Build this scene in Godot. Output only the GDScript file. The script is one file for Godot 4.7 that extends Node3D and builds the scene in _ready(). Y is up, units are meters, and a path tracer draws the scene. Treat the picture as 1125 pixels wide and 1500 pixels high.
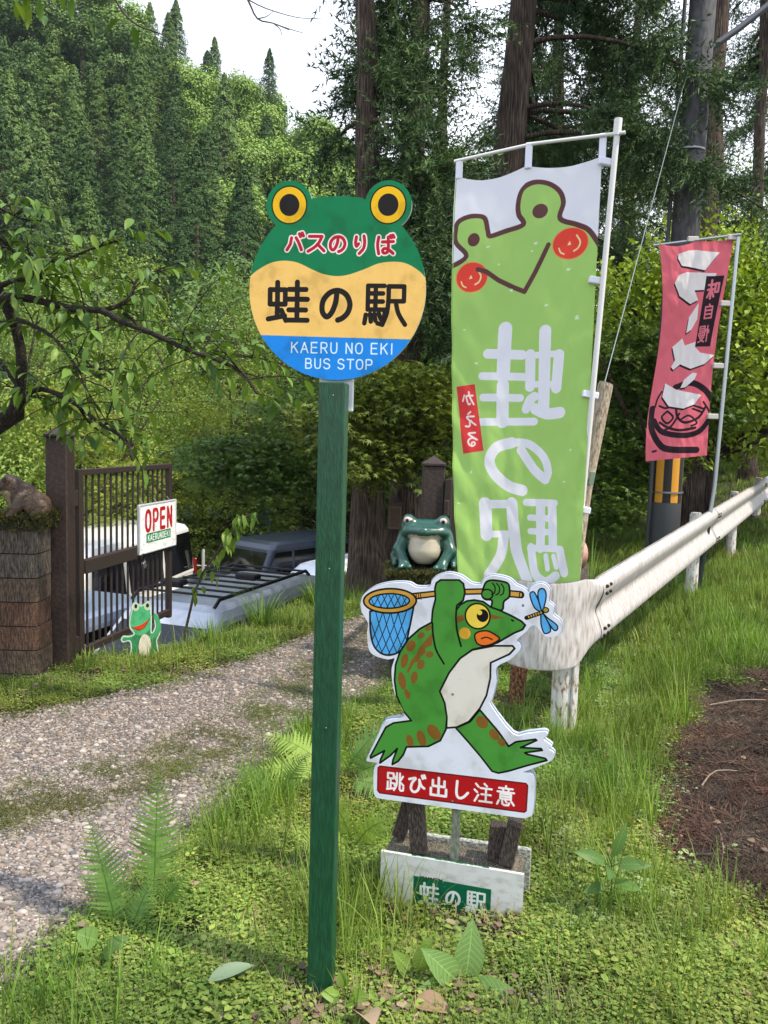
extends Node3D

# ---------------------------------------------------------------- helpers
var rng := RandomNumberGenerator.new()
var used := {}
var tex_cache := {}

class Mb:
	var v := PackedVector3Array()
	var n := PackedVector3Array()
	var uv := PackedVector2Array()
	var c := PackedColorArray()
	var i := PackedInt32Array()
	var col := Color.WHITE
	func vert(p: Vector3, nn: Vector3, t := Vector2.ZERO) -> int:
		v.append(p); n.append(nn); uv.append(t); c.append(col)
		return v.size() - 1
	# a b c counter-clockwise seen from the front
	func tri(a: int, b: int, d: int) -> void:
		i.append(a); i.append(d); i.append(b)
	func ftri(a: Vector3, b: Vector3, d: Vector3) -> void:
		var nn := (b - a).cross(d - a).normalized()
		var k := vert(a, nn); vert(b, nn); vert(d, nn)
		tri(k, k + 1, k + 2)
	func quad(a: Vector3, b: Vector3, d: Vector3, e: Vector3, ta := Vector2(0, 1), tb := Vector2(1, 1), td := Vector2(1, 0), te := Vector2(0, 0)) -> void:
		var nn := (b - a).cross(d - a).normalized()
		var k := vert(a, nn, ta); vert(b, nn, tb); vert(d, nn, td); vert(e, nn, te)
		tri(k, k + 1, k + 2); tri(k, k + 2, k + 3)
	func mesh(m: Material) -> ArrayMesh:
		var a := []
		for k in range(0, i.size(), 3):   # turn every face to the side its normals point to
			var x := i[k]; var y := i[k + 1]; var z := i[k + 2]
			if (v[z] - v[x]).cross(v[y] - v[x]).dot(n[x] + n[y] + n[z]) < 0.0:
				i[k + 1] = z; i[k + 2] = y
		a.resize(Mesh.ARRAY_MAX)
		a[Mesh.ARRAY_VERTEX] = v; a[Mesh.ARRAY_NORMAL] = n; a[Mesh.ARRAY_TEX_UV] = uv; a[Mesh.ARRAY_COLOR] = c; a[Mesh.ARRAY_INDEX] = i
		var am := ArrayMesh.new()
		am.add_surface_from_arrays(Mesh.PRIMITIVE_TRIANGLES, a)
		am.surface_set_material(0, m)
		return am
	func box(at: Vector3, size: Vector3, b := Basis(), ch := 0.004) -> void:
		var h := size * 0.5
		ch = minf(ch, minf(h.x, minf(h.y, h.z)) * 0.5)
		var ax := [Vector3(1, 0, 0), Vector3(0, 1, 0), Vector3(0, 0, 1)]
		for k in 3:
			for s in [-1.0, 1.0]:
				var w: Vector3 = ax[k] * s
				var p: Vector3 = ax[(k + 1) % 3]
				var q: Vector3 = ax[(k + 2) % 3] * s
				var hw := absf(w.dot(h)); var hp := absf(p.dot(h)) - ch; var hq := absf(q.dot(h)) - ch
				quad(at + b * (w * hw - p * hp - q * hq), at + b * (w * hw + p * hp - q * hq), at + b * (w * hw + p * hp + q * hq), at + b * (w * hw - p * hp + q * hq))
		for k in 3:
			for s in [-1.0, 1.0]:
				for t in [-1.0, 1.0]:
					var l: Vector3 = ax[k]
					var p2: Vector3 = ax[(k + 1) % 3] * s
					var q2: Vector3 = ax[(k + 2) % 3] * t
					var hl := absf(l.dot(h)) - ch; var hp2 := absf(p2.dot(h)); var hq2 := absf(q2.dot(h))
					var a1 := p2 * hp2 + q2 * (hq2 - ch); var a2 := p2 * (hp2 - ch) + q2 * hq2
					if s * t > 0: quad(at + b * (a1 - l * hl), at + b * (a2 - l * hl), at + b * (a2 + l * hl), at + b * (a1 + l * hl))
					else: quad(at + b * (a2 - l * hl), at + b * (a1 - l * hl), at + b * (a1 + l * hl), at + b * (a2 + l * hl))
		for sx in [-1.0, 1.0]:
			for sy in [-1.0, 1.0]:
				for sz in [-1.0, 1.0]:
					var s3 := Vector3(sx, sy, sz)
					var a3 := at + b * (s3 * Vector3(h.x, h.y - ch, h.z - ch)); var b3 := at + b * (s3 * Vector3(h.x - ch, h.y, h.z - ch)); var c3 := at + b * (s3 * Vector3(h.x - ch, h.y - ch, h.z))
					if sx * sy * sz > 0: ftri(a3, b3, c3)
					else: ftri(a3, c3, b3)
	func tube(p: PackedVector3Array, r: PackedFloat32Array, sides := 8, caps := true, flare := 0.0) -> void:
		var m := p.size()
		var up := Vector3(0.31, 0.2, 0.93)
		var first := v.size()
		var run := 0.0
		for k in m:
			var t := (p[mini(k + 1, m - 1)] - p[maxi(k - 1, 0)]).normalized()
			var x := up.cross(t)
			if x.length() < 0.05: x = Vector3(1, 0.1, 0).cross(t)
			x = x.normalized()
			up = t.cross(x)
			if k > 0: run += p[k].distance_to(p[k - 1])
			for s in sides + 1:
				var a := TAU * s / sides
				var d := x * cos(a) + up * sin(a)
				vert(p[k] + d * r[k] * (1.0 + flare * sin(a * 3.0 + 1.0) * exp(-k * 0.8)), d, Vector2(float(s) / sides, run))
		for k in m - 1:
			for s in sides:
				var a := first + k * (sides + 1) + s
				tri(a, a + 1, a + sides + 2); tri(a, a + sides + 2, a + sides + 1)
		if caps:
			for e in [0, m - 1]:
				var t2 := (p[1] - p[0]).normalized() * -1.0 if e == 0 else (p[m - 1] - p[m - 2]).normalized()
				var cc := vert(p[e], t2)
				for s in sides + 1: vert(v[first + e * (sides + 1) + s], t2)
				for s in sides:
					if e == 0: tri(cc, cc + 2 + s, cc + 1 + s)
					else: tri(cc, cc + 1 + s, cc + 2 + s)
	func ball(at: Vector3, r: Vector3, b := Basis(), seg := 12, ring := 8) -> void:
		var first := v.size()
		for a in ring + 1:
			for s in seg + 1:
				var th := PI * a / ring; var ph := TAU * s / seg
				var d := Vector3(sin(th) * cos(ph), cos(th), sin(th) * sin(ph))
				vert(at + b * (d * r), (b * (d / r)).normalized(), Vector2(float(s) / seg, float(a) / ring))
		for a in ring:
			for s in seg:
				var k := first + a * (seg + 1) + s
				tri(k, k + 1, k + seg + 2); tri(k, k + seg + 2, k + seg + 1)
	func leaf(base: Vector3, dir: Vector3, up: Vector3, l: float, w: float, fold := 0.25, droop := 0.3, segs := 4, pw := 0.8) -> void:
		dir = dir.normalized()
		var side := dir.cross(up).normalized()
		var nn := side.cross(dir)
		var first := v.size()
		for k in segs + 1:
			var t := float(k) / segs
			var sp := base + dir * l * (t - 0.12 * droop * t * t) - nn * l * droop * t * t * 0.5
			var ww := w * 0.5 * pow(sin(PI * clampf(pow(t, pw), 0.0, 1.0)), 0.9) + w * 0.03 * (1.0 - t)
			var tl := (nn + dir * droop * t).normalized()
			vert(sp - side * ww + nn * ww * fold, (tl + side * fold).normalized(), Vector2(0, t)); vert(sp, tl, Vector2(0.5, t)); vert(sp + side * ww + nn * ww * fold, (tl - side * fold).normalized(), Vector2(1, t))
		for k in segs:
			var a := first + k * 3
			for s in 2:
				tri(a + s, a + s + 1, a + s + 4); tri(a + s, a + s + 4, a + s + 3)
	func blade(base: Vector3, dir: Vector3, h: float, w: float, bend: float, segs := 4) -> void:
		var side := Vector3(-dir.z, 0, dir.x).normalized()
		var first := v.size()
		var p := base
		var ang := 0.12
		for k in segs + 1:
			var t := float(k) / segs
			var tang := (Vector3.UP * cos(ang) + dir * sin(ang))
			var nn := (tang.cross(side)).normalized()
			var ww := w * 0.5 * (1.0 - t * t * 0.97)
			vert(p - side * ww, nn); vert(p + side * ww, nn)
			p += tang * h / segs
			ang += bend / segs
		for k in segs:
			var a := first + k * 2
			tri(a, a + 1, a + 3); tri(a, a + 3, a + 2)
	# closed polygon (counter-clockwise, metres) pushed out along z from z0 to z1; uv runs over rect r
	func plate(poly: PackedVector2Array, z0: float, z1: float, r: Rect2, edge := true, front := true, back := true) -> void:
		if Geometry2D.is_polygon_clockwise(poly):
			poly = poly.duplicate(); poly.reverse()
		var ix := Geometry2D.triangulate_polygon(poly)
		for f in 2:
			if (f == 0 and not front) or (f == 1 and not back): continue
			var k := v.size()
			for p in poly: vert(Vector3(p.x, p.y, z1 if f == 0 else z0), Vector3(0, 0, 1.0 - 2.0 * f), Vector2((p.x - r.position.x) / r.size.x, 1.0 - (p.y - r.position.y) / r.size.y))
			for t in range(0, ix.size(), 3):
				var a := poly[ix[t]]; var b := poly[ix[t + 1]]; var d := poly[ix[t + 2]]
				var ccw := (b - a).cross(d - a) > 0.0
				if ccw == (f == 0): tri(k + ix[t], k + ix[t + 1], k + ix[t + 2])
				else: tri(k + ix[t], k + ix[t + 2], k + ix[t + 1])
		if edge:
			var m := poly.size()
			for q in m:
				var a := poly[q]; var b := poly[(q + 1) % m]
				quad(Vector3(a.x, a.y, z0), Vector3(b.x, b.y, z0), Vector3(b.x, b.y, z1), Vector3(a.x, a.y, z1))

func numbered(s: String) -> String:
	var k: int = used.get(s, 0)
	used[s] = k + 1
	return s if k == 0 else "%s_%03d" % [s, k]

func tag(o: Node3D, label: String, category: String, group := "", kind := "") -> Node3D:
	if label: o.set_meta("label", label)
	if category: o.set_meta("category", category)
	if group: o.set_meta("group", group)
	if kind: o.set_meta("kind", kind)
	return o

func thing(called: String, label: String, category: String, at := Vector3.ZERO, turn := 0.0, group := "") -> Node3D:
	var o := Node3D.new()
	o.name = numbered(called)
	add_child(o)
	o.position = at
	o.rotation.y = turn
	tag(o, label, category, group)
	return o

func put(called: String, m: Mesh, parent: Node = null) -> MeshInstance3D:
	var o := MeshInstance3D.new()
	o.mesh = m
	if parent == null:
		o.name = numbered(called)
		add_child(o)
	else:
		var d: Dictionary = parent.get_meta("kids", {}) if parent.has_meta("kids") else {}
		var k: int = d.get(called, 0)
		d[called] = k + 1
		parent.set_meta("kids", d)
		o.name = called if k == 0 else "%s_%03d" % [called, k]
		parent.add_child(o, true)
	return o

func many(called: String, m: Mesh, ts: Array, cols: PackedColorArray, parent: Node = null, stuff := false) -> MultiMeshInstance3D:
	var mm := MultiMesh.new()
	mm.transform_format = MultiMesh.TRANSFORM_3D
	mm.use_colors = true
	mm.mesh = m
	mm.instance_count = ts.size()
	for k in ts.size():
		mm.set_instance_transform(k, ts[k])
		mm.set_instance_color(k, cols[k])
	var o := MultiMeshInstance3D.new()
	o.multimesh = mm
	if parent == null:
		o.name = numbered(called)
		add_child(o)
	else:
		o.name = called
		parent.add_child(o, true)
	if stuff: o.set_meta("kind", "stuff")
	return o

func structure(called: String, m: Mesh, label := "", kind := "structure") -> MeshInstance3D:
	var o := put(called, m)
	tag(o, label, "", "", kind)
	return o

func pv(s: String) -> PackedVector2Array:
	var o := PackedVector2Array()
	var f := s.split_floats(" ", false)
	for k in range(0, f.size() - 1, 2): o.append(Vector2(f[k], f[k + 1]))
	return o

func pv3(s: String) -> PackedVector3Array:
	var o := PackedVector3Array()
	var f := s.split_floats(" ", false)
	for k in range(0, f.size() - 2, 3): o.append(Vector3(f[k], f[k + 1], f[k + 2]))
	return o

func smooth(p: PackedVector2Array, m := 6, closed := false) -> PackedVector2Array:
	var o := PackedVector2Array()
	var k := p.size()
	for a in (k if closed else k - 1):
		var p0 := p[(a - 1 + k) % k] if closed else p[maxi(a - 1, 0)]
		var p1 := p[a]
		var p2 := p[(a + 1) % k]
		var p3 := p[(a + 2) % k] if closed else p[mini(a + 2, k - 1)]
		for s in m:
			o.append(p1.cubic_interpolate(p2, p0, p3, float(s) / m))
	if not closed: o.append(p[k - 1])
	return o

func smooth3(p: PackedVector3Array, m := 4) -> PackedVector3Array:
	var o := PackedVector3Array()
	var k := p.size()
	for a in k - 1:
		for s in m:
			o.append(p[a].cubic_interpolate(p[a + 1], p[maxi(a - 1, 0)], p[mini(a + 2, k - 1)], float(s) / m))
	o.append(p[k - 1])
	return o

func ellipse(cx: float, cy: float, rx: float, ry: float, turn := 0.0, m := 40) -> PackedVector2Array:
	var o := PackedVector2Array()
	for k in m:
		o.append(Vector2(cx, cy) + Vector2(cos(TAU * k / m) * rx, sin(TAU * k / m) * ry).rotated(turn))
	return o

func lin(r: float, g: float, b: float) -> Color:
	return Color(r, g, b).linear_to_srgb()

func mat(c: Color, rough := 0.8, metal := 0.0) -> StandardMaterial3D:
	var m := StandardMaterial3D.new()
	m.albedo_color = c
	m.roughness = rough
	m.metallic = metal
	return m

func leafmat(back := 0.7, rough := 0.55) -> StandardMaterial3D:
	var m := mat(Color.WHITE, rough)
	m.vertex_color_use_as_albedo = true
	m.backlight_enabled = true
	m.backlight = Color(back, back, back * 0.55)
	m.cull_mode = BaseMaterial3D.CULL_DISABLED
	m.metallic_specular = 0.35
	return m

func noise_tex(key: String, freq: float, cols: Array, stops: Array, size := 512, oct := 5, kind := FastNoiseLite.TYPE_SIMPLEX_SMOOTH, sd := 1) -> NoiseTexture2D:
	if tex_cache.has(key): return tex_cache[key]
	var f := FastNoiseLite.new()
	f.noise_type = kind
	f.frequency = freq
	f.fractal_octaves = oct
	f.seed = sd
	var t := NoiseTexture2D.new()
	t.width = size; t.height = size
	t.seamless = true
	t.noise = f
	if cols.size():
		var g := Gradient.new()
		g.offsets = PackedFloat32Array(stops)
		g.colors = PackedColorArray(cols)
		t.color_ramp = g
	tex_cache[key] = t
	return t

# rough stuff: colour noise and relief, laid on all three planes
func grained(key: String, cols: Array, stops: Array, freq := 0.02, scale := Vector3.ONE, bump := 1.0, rough := 0.9, bfreq := 0.05, world := false) -> StandardMaterial3D:
	var m := mat(Color.WHITE, rough)
	m.albedo_texture = noise_tex(key, freq, cols, stops, 512, 5, FastNoiseLite.TYPE_SIMPLEX_SMOOTH, key.hash() % 997)
	m.uv1_triplanar = true
	m.uv1_world_triplanar = world
	m.uv1_scale = scale
	if bump > 0.0:
		m.heightmap_enabled = true
		m.heightmap_texture = noise_tex("bump%.3f" % bfreq, bfreq, [], [], 512, 4, FastNoiseLite.TYPE_SIMPLEX_SMOOTH, 5)
		m.heightmap_scale = bump
	return m

# ---------------------------------------------------------------- flat print
class Art:
	var img: Image
	var s: float
	var u0: float
	var v1: float
	func _init(r: Rect2, px: float, bg: Color) -> void:   # r in the plate's own units, y up
		s = px * 2.0
		u0 = r.position.x; v1 = r.end.y
		img = Image.create(int(r.size.x * s), int(r.size.y * s), false, Image.FORMAT_RGBA8)
		img.fill(bg)
	func px(p: PackedVector2Array) -> PackedVector2Array:
		var o := PackedVector2Array()
		for q in p: o.append(Vector2((q.x - u0) * s, (v1 - q.y) * s))
		return o
	func fill_px(polys: Array, c: Color) -> void:
		var y0 := 1e9; var y1 := -1e9
		for p in polys:
			for q in p: y0 = minf(y0, q.y); y1 = maxf(y1, q.y)
		for y in range(maxi(0, int(y0)), mini(img.get_height(), int(y1) + 1)):
			var yy := y + 0.5
			var xs := PackedFloat32Array()
			for p in polys:
				var k: int = p.size()
				for a in k:
					var m: Vector2 = p[a]; var n: Vector2 = p[(a + 1) % k]
					if (m.y <= yy) != (n.y <= yy): xs.append(m.x + (yy - m.y) / (n.y - m.y) * (n.x - m.x))
			xs.sort()
			for a in range(0, xs.size() - 1, 2):
				var x0 := int(round(xs[a])); var w := int(round(xs[a + 1])) - x0
				if w > 0: img.fill_rect(Rect2i(x0, y, w, 1), c)
	func fill(p: PackedVector2Array, c: Color) -> void: fill_px([px(p)], c)
	func stroke(p: PackedVector2Array, w: float, c: Color, closed := false, butt := false) -> void:
		var q := px(p)
		if closed: q.append(q[0])
		fill_px(Geometry2D.offset_polyline(q, w * s * 0.5, Geometry2D.JOIN_ROUND, Geometry2D.END_BUTT if butt else Geometry2D.END_ROUND), c)
	func shape(p: PackedVector2Array, f: Color, w: float, c: Color) -> void:
		fill(p, f)
		stroke(p, w, c, true)
	func tex() -> ImageTexture:
		img.resize(img.get_width() / 2, img.get_height() / 2, Image.INTERPOLATE_BILINEAR)
		return ImageTexture.create_from_image(img)

const GLYPH := {
	"ba": "32 26 26 58 8 86;~56 26 72 52 86 86;74 6 80 20;89 2 96 16", "su": "14 16 82 16;~82 16 66 46 42 70 8 90;58 54 94 88",
	"no": "~52 18 49 44 38 70 24 80 12 66 14 40 32 20 56 14 78 24 89 46 84 68 70 82 56 88", "ri": "~28 12 24 40 29 58 40 46;~68 8 72 40 66 70 44 94",
	"ha_": "~16 10 11 50 18 92;36 34 94 32;~66 10 68 70 60 86 44 88 38 76 50 66 72 74 94 90;78 2 83 14;91 0 97 11",
	"kaeru": "8 22 45 22 45 56 8 56 8 22;26 5 26 87;4 91 44 83;36 70 47 94;54 21 95 21;50 44 99 44;54 69 95 69;50 93 99 93;74 4 74 44;74 53 74 93",
	"eki": "10 9 10 62;10 9 48 9;10 26 45 26;10 44 45 44;28 9 28 62;10 62 51 62 49 80 43 95 34 93;6 74 3 93;16 72 18 89;26 72 29 87;36 70 41 83;58 10 94 10 94 43 58 43;~58 10 58 43 55 70 45 96;~75 43 82 70 98 95",
	"tobu": "8 10 40 10 40 36 8 36 8 10;24 36 24 86;24 60 43 60;8 54 8 90;4 93 45 84;~59 6 59 62 44 94;76 6 76 86 82 93 95 91 97 76;48 24 56 42;46 70 58 56;93 20 81 40;81 52 97 66",
	"bi": "~8 28 42 20 24 46 18 74 34 90 56 80 66 52 64 26;~64 26 74 52 92 66;78 4 83 17;90 1 96 13", "de": "50 4 50 92;18 18 18 46 82 46 82 18;8 58 8 92 92 92 92 58",
	"shi": "~30 8 28 68 42 90 66 84 90 60", "chu": "10 8 25 22;4 38 19 50;6 94 25 62;56 4 70 16;36 27 96 27;42 57 92 57;32 92 99 92;66 27 66 92",
	"i": "50 2 50 12;14 14 86 14;34 17 38 30;66 17 62 30;6 32 94 32;22 42 78 42 78 66 22 66 22 42;22 54 78 54;14 76 6 94;32 74 34 91 44 96 66 95 70 84;48 70 56 82;80 74 95 92",
	"ka": "~8 36 56 30 60 44 52 84 38 84;36 8 32 42 10 92;74 22 94 56", "e": "38 4 62 16;~16 38 76 34 12 94;~42 62 56 66 58 88 72 94 94 88", "ru": "~20 14 76 12 14 60;~14 60 52 42 84 54 82 80 58 94 36 86 40 72 58 72 64 88",
	"aji": "6 24 34 24 34 66 6 66 6 24;46 28 94 28;40 52 98 52;70 6 70 96;68 54 42 88;72 54 98 88", "ji": "50 2 40 16;18 18 82 18 82 94 18 94 18 18;18 42 82 42;18 68 82 68",
	"man": "20 4 20 96;8 28 8 46;32 24 36 38;46 6 92 6 92 32 46 32 46 6;46 19 92 19;42 42 96 42 96 60 42 60 42 42;60 42 60 60;78 42 78 60;46 70 86 70 70 86 42 97;52 76 72 90 98 97",
	"K": "10 0 10 100;86 0 12 58;40 40 90 100", "A": "4 100 50 0 96 100;20 66 80 66", "E": "86 0 12 0 12 100 88 100;12 48 78 48", "R": "12 100 12 0;~12 0 60 0 84 12 84 38 60 52 12 52;50 52 90 100",
	"U": "~12 0 12 64 24 94 50 100 76 94 88 64 88 0", "N": "12 100 12 0 88 100 88 0", "O": "~50 0 22 8 8 34 8 66 22 92 50 100 78 92 92 66 92 34 78 8 50 0", "I": "50 0 50 100",
	"B": "12 0 12 100;~12 0 60 0 80 10 80 34 60 47 12 47;~12 47 64 47 88 60 88 86 64 100 12 100", "S": "~86 14 66 0 34 0 12 14 16 38 50 48 84 60 88 84 66 100 32 100 10 86", "T": "6 0 94 0;50 0 50 100", "P": "12 100 12 0;~12 0 64 0 88 12 88 42 64 54 12 54",
}

func glyph(a: Art, key: String, cx: float, cy: float, w: float, h: float, sw: float, c: Color, mirror := false, turn := 0.0) -> void:
	for st in GLYPH[key].split(";"):
		var curve: bool = st.begins_with("~")
		var p := pv(st.trim_prefix("~"))
		if curve: p = smooth(p, 7)
		var q := PackedVector2Array()
		for t in p:
			var d := Vector2((t.x - 50) / 100.0 * w * (-1.0 if mirror else 1.0), (50 - t.y) / 100.0 * h).rotated(turn)
			q.append(Vector2(cx, cy) + d)
		a.stroke(q, sw, c)

func words(a: Art, text: String, x0: float, cy: float, cw: float, gap: float, h: float, sw: float, c: Color) -> void:
	var x := x0
	for ch in text:
		if ch == " ": x += cw * 0.7
		else:
			var w := cw * (0.35 if ch == "I" else 1.0)
			glyph(a, ch, x + w * 0.5, cy, w, h, sw, c)
			x += w + gap

func printed(t: Texture2D, rough := 0.55) -> StandardMaterial3D:
	var m := mat(Color.WHITE, rough)
	m.albedo_texture = t
	m.metallic_specular = 0.3
	m.detail_enabled = true   # faint grime, run-off and fading
	m.detail_blend_mode = BaseMaterial3D.BLEND_MODE_MUL
	m.detail_albedo = noise_tex("grime", 0.012, [Color(0.90, 0.895, 0.875), Color(0.965, 0.965, 0.955), Color(1, 1, 1)], [0.2, 0.36, 0.6], 512, 6, FastNoiseLite.TYPE_SIMPLEX_SMOOTH, 31)
	m.roughness_texture = noise_tex("sheen", 0.02, [Color(0.75, 0.75, 0.75), Color(1, 1, 1)], [0.35, 0.7], 256, 4, FastNoiseLite.TYPE_SIMPLEX_SMOOTH, 12)
	return m

# ---------------------------------------------------------------- the lie of the land
const DRIVE := "-9 -4.6 -4.2 -4.3 -2.85 -4.3 -2.03 -4.3 -1.62 -4.62 -1.3 -4.95 -.92 -5.55 -.42 -6.5 -.05 -7.2 .5 -8 1.2 -9.2 2.0 -10.4 2.6 -9.6 1.7 -8.2 1.0 -7.1 .45 -6.2 .12 -5.5 .05 -4.95 -.22 -4.55 -.45 -4.05 -.55 -3.6 -.66 -3.1 -.8 -2.7 -.9 -2.4 -.98 -2.0 -1.1 -1 -1.3 .5 -1.6 2.5 -9 2.5"
const DIRT := "2.05 -5.0 2.7 -5.4 4.5 -7 6 -6 4 -3 2 -1.9 1.45 -2.5 1.25 -2.7 1.12 -2.9 1.25 -3.3 1.5 -4"
var drive_poly: PackedVector2Array
var dirt_poly: PackedVector2Array
var bump := FastNoiseLite.new()

func edge_x(d: float) -> float:
	var ds := [5.1, 5.4, 5.55, 5.75, 6.1, 6.9, 8.0, 9.5, 12.0, 20.0, 40.0]
	var xs := [-2.5, -2.1, -1.72, -1.40, -1.16, -0.85, -0.5, -0.2, 0.4, 1.5, 3.0]
	if d < ds[0]: return -99.0
	for k in 10:
		if d < ds[k + 1]: return lerpf(xs[k], xs[k + 1], (d - ds[k]) / (ds[k + 1] - ds[k]))
	return 3.0

func land(x: float, z: float) -> float:
	var d := -z
	var y := 0.0
	y += 0.05 * maxf(0.0, d - 5.0) * smoothstep(0.3, 2.6, x) * (1.0 if d < 40.0 else 40.0 / d)
	y += 0.55 * smoothstep(9.0, 14.0, d) * smoothstep(4.0, 6.5, x)
	var s := minf(edge_x(d) - x, (d - 5.1) * 1.5)
	y -= lerpf(2.0, 2.25, smoothstep(9.5, 13.5, d)) * smoothstep(0.0, 1.1, s)
	var inside := 0.0 if d > 14.0 or d < -3 else (1.0 if Geometry2D.is_point_in_polygon(Vector2(x, z), drive_poly) else 0.0)
	y += bump.get_noise_2d(x * 60.0, z * 60.0) * 0.03 * (1.0 - inside)
	return y

func ridge(x: float) -> float:   # height of the mountain's crest over the valley floor
	return clampf(47.0 - 0.57 * (x + 27.0), 9.0, 80.0)

func hill(x: float, z: float) -> float:
	var d := -z
	var p := clampf((d - 38.0) / 66.0, 0.0, 1.0)
	var back := clampf((d - 104.0) / 60.0, 0.0, 1.0)
	return -2.4 + ridge(x / maxf(d, 20.0) * 100.0) * (d / 104.0 if d < 104.0 else 1.0) * pow(p, 0.95) * (1.0 - 0.5 * back) + bump.get_noise_2d(x * 2.0, z * 2.0) * 3.0 * smoothstep(0.0, 0.2, p)

# ---------------------------------------------------------------- scene
func _ready() -> void:
	rng.seed = 20240
	bump.noise_type = FastNoiseLite.TYPE_SIMPLEX_SMOOTH
	bump.frequency = 0.02
	bump.seed = 3
	drive_poly = pv(DRIVE)
	dirt_poly = pv(DIRT)

	var cam := Camera3D.new()
	cam.name = "camera"
	cam.fov = 65.33
	cam.near = 0.05
	cam.far = 600.0
	add_child(cam)
	cam.position = Vector3(0, 1.6, 0)
	cam.basis = Basis(Vector3.RIGHT, deg_to_rad(-5.5)) * Basis(Vector3.BACK, deg_to_rad(1.6))
	cam.current = true

	var sky := ProceduralSkyMaterial.new()
	sky.sky_top_color = Color(0.62, 0.74, 0.93)
	sky.sky_horizon_color = Color(0.97, 0.98, 1.0)
	sky.sky_curve = 0.9
	sky.ground_bottom_color = Color(0.2, 0.22, 0.15)
	sky.ground_horizon_color = Color(0.55, 0.58, 0.5)
	sky.sky_energy_multiplier = 1.12
	sky.sun_angle_max = 20.0
	var cl := FastNoiseLite.new()
	cl.frequency = 0.006
	cl.fractal_octaves = 5
	var ct := NoiseTexture2D.new()
	ct.width = 1024; ct.height = 512; ct.seamless = true; ct.noise = cl
	var cg := Gradient.new()
	cg.offsets = PackedFloat32Array([0.35, 0.65])
	cg.colors = PackedColorArray([Color(1, 1, 1, 0.15), Color(1, 1, 1, 0.55)])
	ct.color_ramp = cg
	sky.sky_cover = ct
	sky.sky_cover_modulate = Color(1, 1, 1, 0.7)
	var env := Environment.new()
	env.background_mode = Environment.BG_SKY
	env.sky = Sky.new()
	env.sky.sky_material = sky
	env.tonemap_mode = Environment.TONE_MAPPER_LINEAR
	env.tonemap_exposure = 1.22
	env.background_energy_multiplier = 1.0
	env.sdfgi_enabled = true
	env.ssao_enabled = true
	env.ssil_enabled = true
	env.fog_enabled = true
	env.fog_density = 0.00022
	env.fog_light_color = Color(0.86, 0.92, 1.0)
	var we := WorldEnvironment.new()
	we.name = "world_environment"
	we.environment = env
	add_child(we)
	var sun := DirectionalLight3D.new()
	sun.name = "sun"
	sun.light_energy = 1.45
	sun.light_color = Color(1.0, 0.95, 0.86)
	sun.light_angular_distance = 1.5
	sun.shadow_enabled = true
	add_child(sun)
	var az := deg_to_rad(112.0)
	var el := deg_to_rad(57.0)
	var to_sun := Vector3(sin(az) * cos(el), sin(el), -cos(az) * cos(el))
	sun.look_at_from_position(to_sun * 50.0, Vector3.ZERO, Vector3.UP)

	ground_all()
	mountain()
	trees_near()
	valley()
	gate_side()
	vehicles()
	guardrail()
	pole_side()
	bus_sign()
	caution_board()
	banners()
	statues()
	plants()

func grid_mesh(xs: PackedFloat32Array, zs: PackedFloat32Array, h: Callable, m: Material) -> ArrayMesh:
	var b := Mb.new()
	var w := xs.size()
	for z in zs:
		for x in xs:
			b.vert(Vector3(x, h.call(x, z), z), Vector3.UP, Vector2(x, z))
	for j in zs.size():
		for k in w:
			var px := b.v[j * w + mini(k + 1, w - 1)] - b.v[j * w + maxi(k - 1, 0)]
			var pz := b.v[mini(j + 1, zs.size() - 1) * w + k] - b.v[maxi(j - 1, 0) * w + k]
			b.n[j * w + k] = pz.cross(px).normalized() * signf(pz.cross(px).y)
	for j in zs.size() - 1:
		for k in w - 1:
			var a := j * w + k
			if zs[j + 1] < zs[j]: b.tri(a, a + 1, a + w + 1); b.tri(a, a + w + 1, a + w)
			else: b.tri(a, a + w, a + w + 1); b.tri(a, a + w + 1, a + 1)
	return b.mesh(m)

func stretch(a: float, fine0: float, fine1: float, bb: float, step: float, grow: float) -> PackedFloat32Array:
	var o := PackedFloat32Array()
	var x := fine0
	var lo := []
	var s := step
	while x > a:
		s *= grow
		x -= s
		lo.append(maxf(x, a))
	lo.reverse()
	for q in lo: o.append(q)
	x = fine0
	while x < fine1:
		o.append(x)
		x += step
	s = step
	while x < bb:
		o.append(x)
		x += s
		s *= grow
	o.append(bb)
	return o

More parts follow.
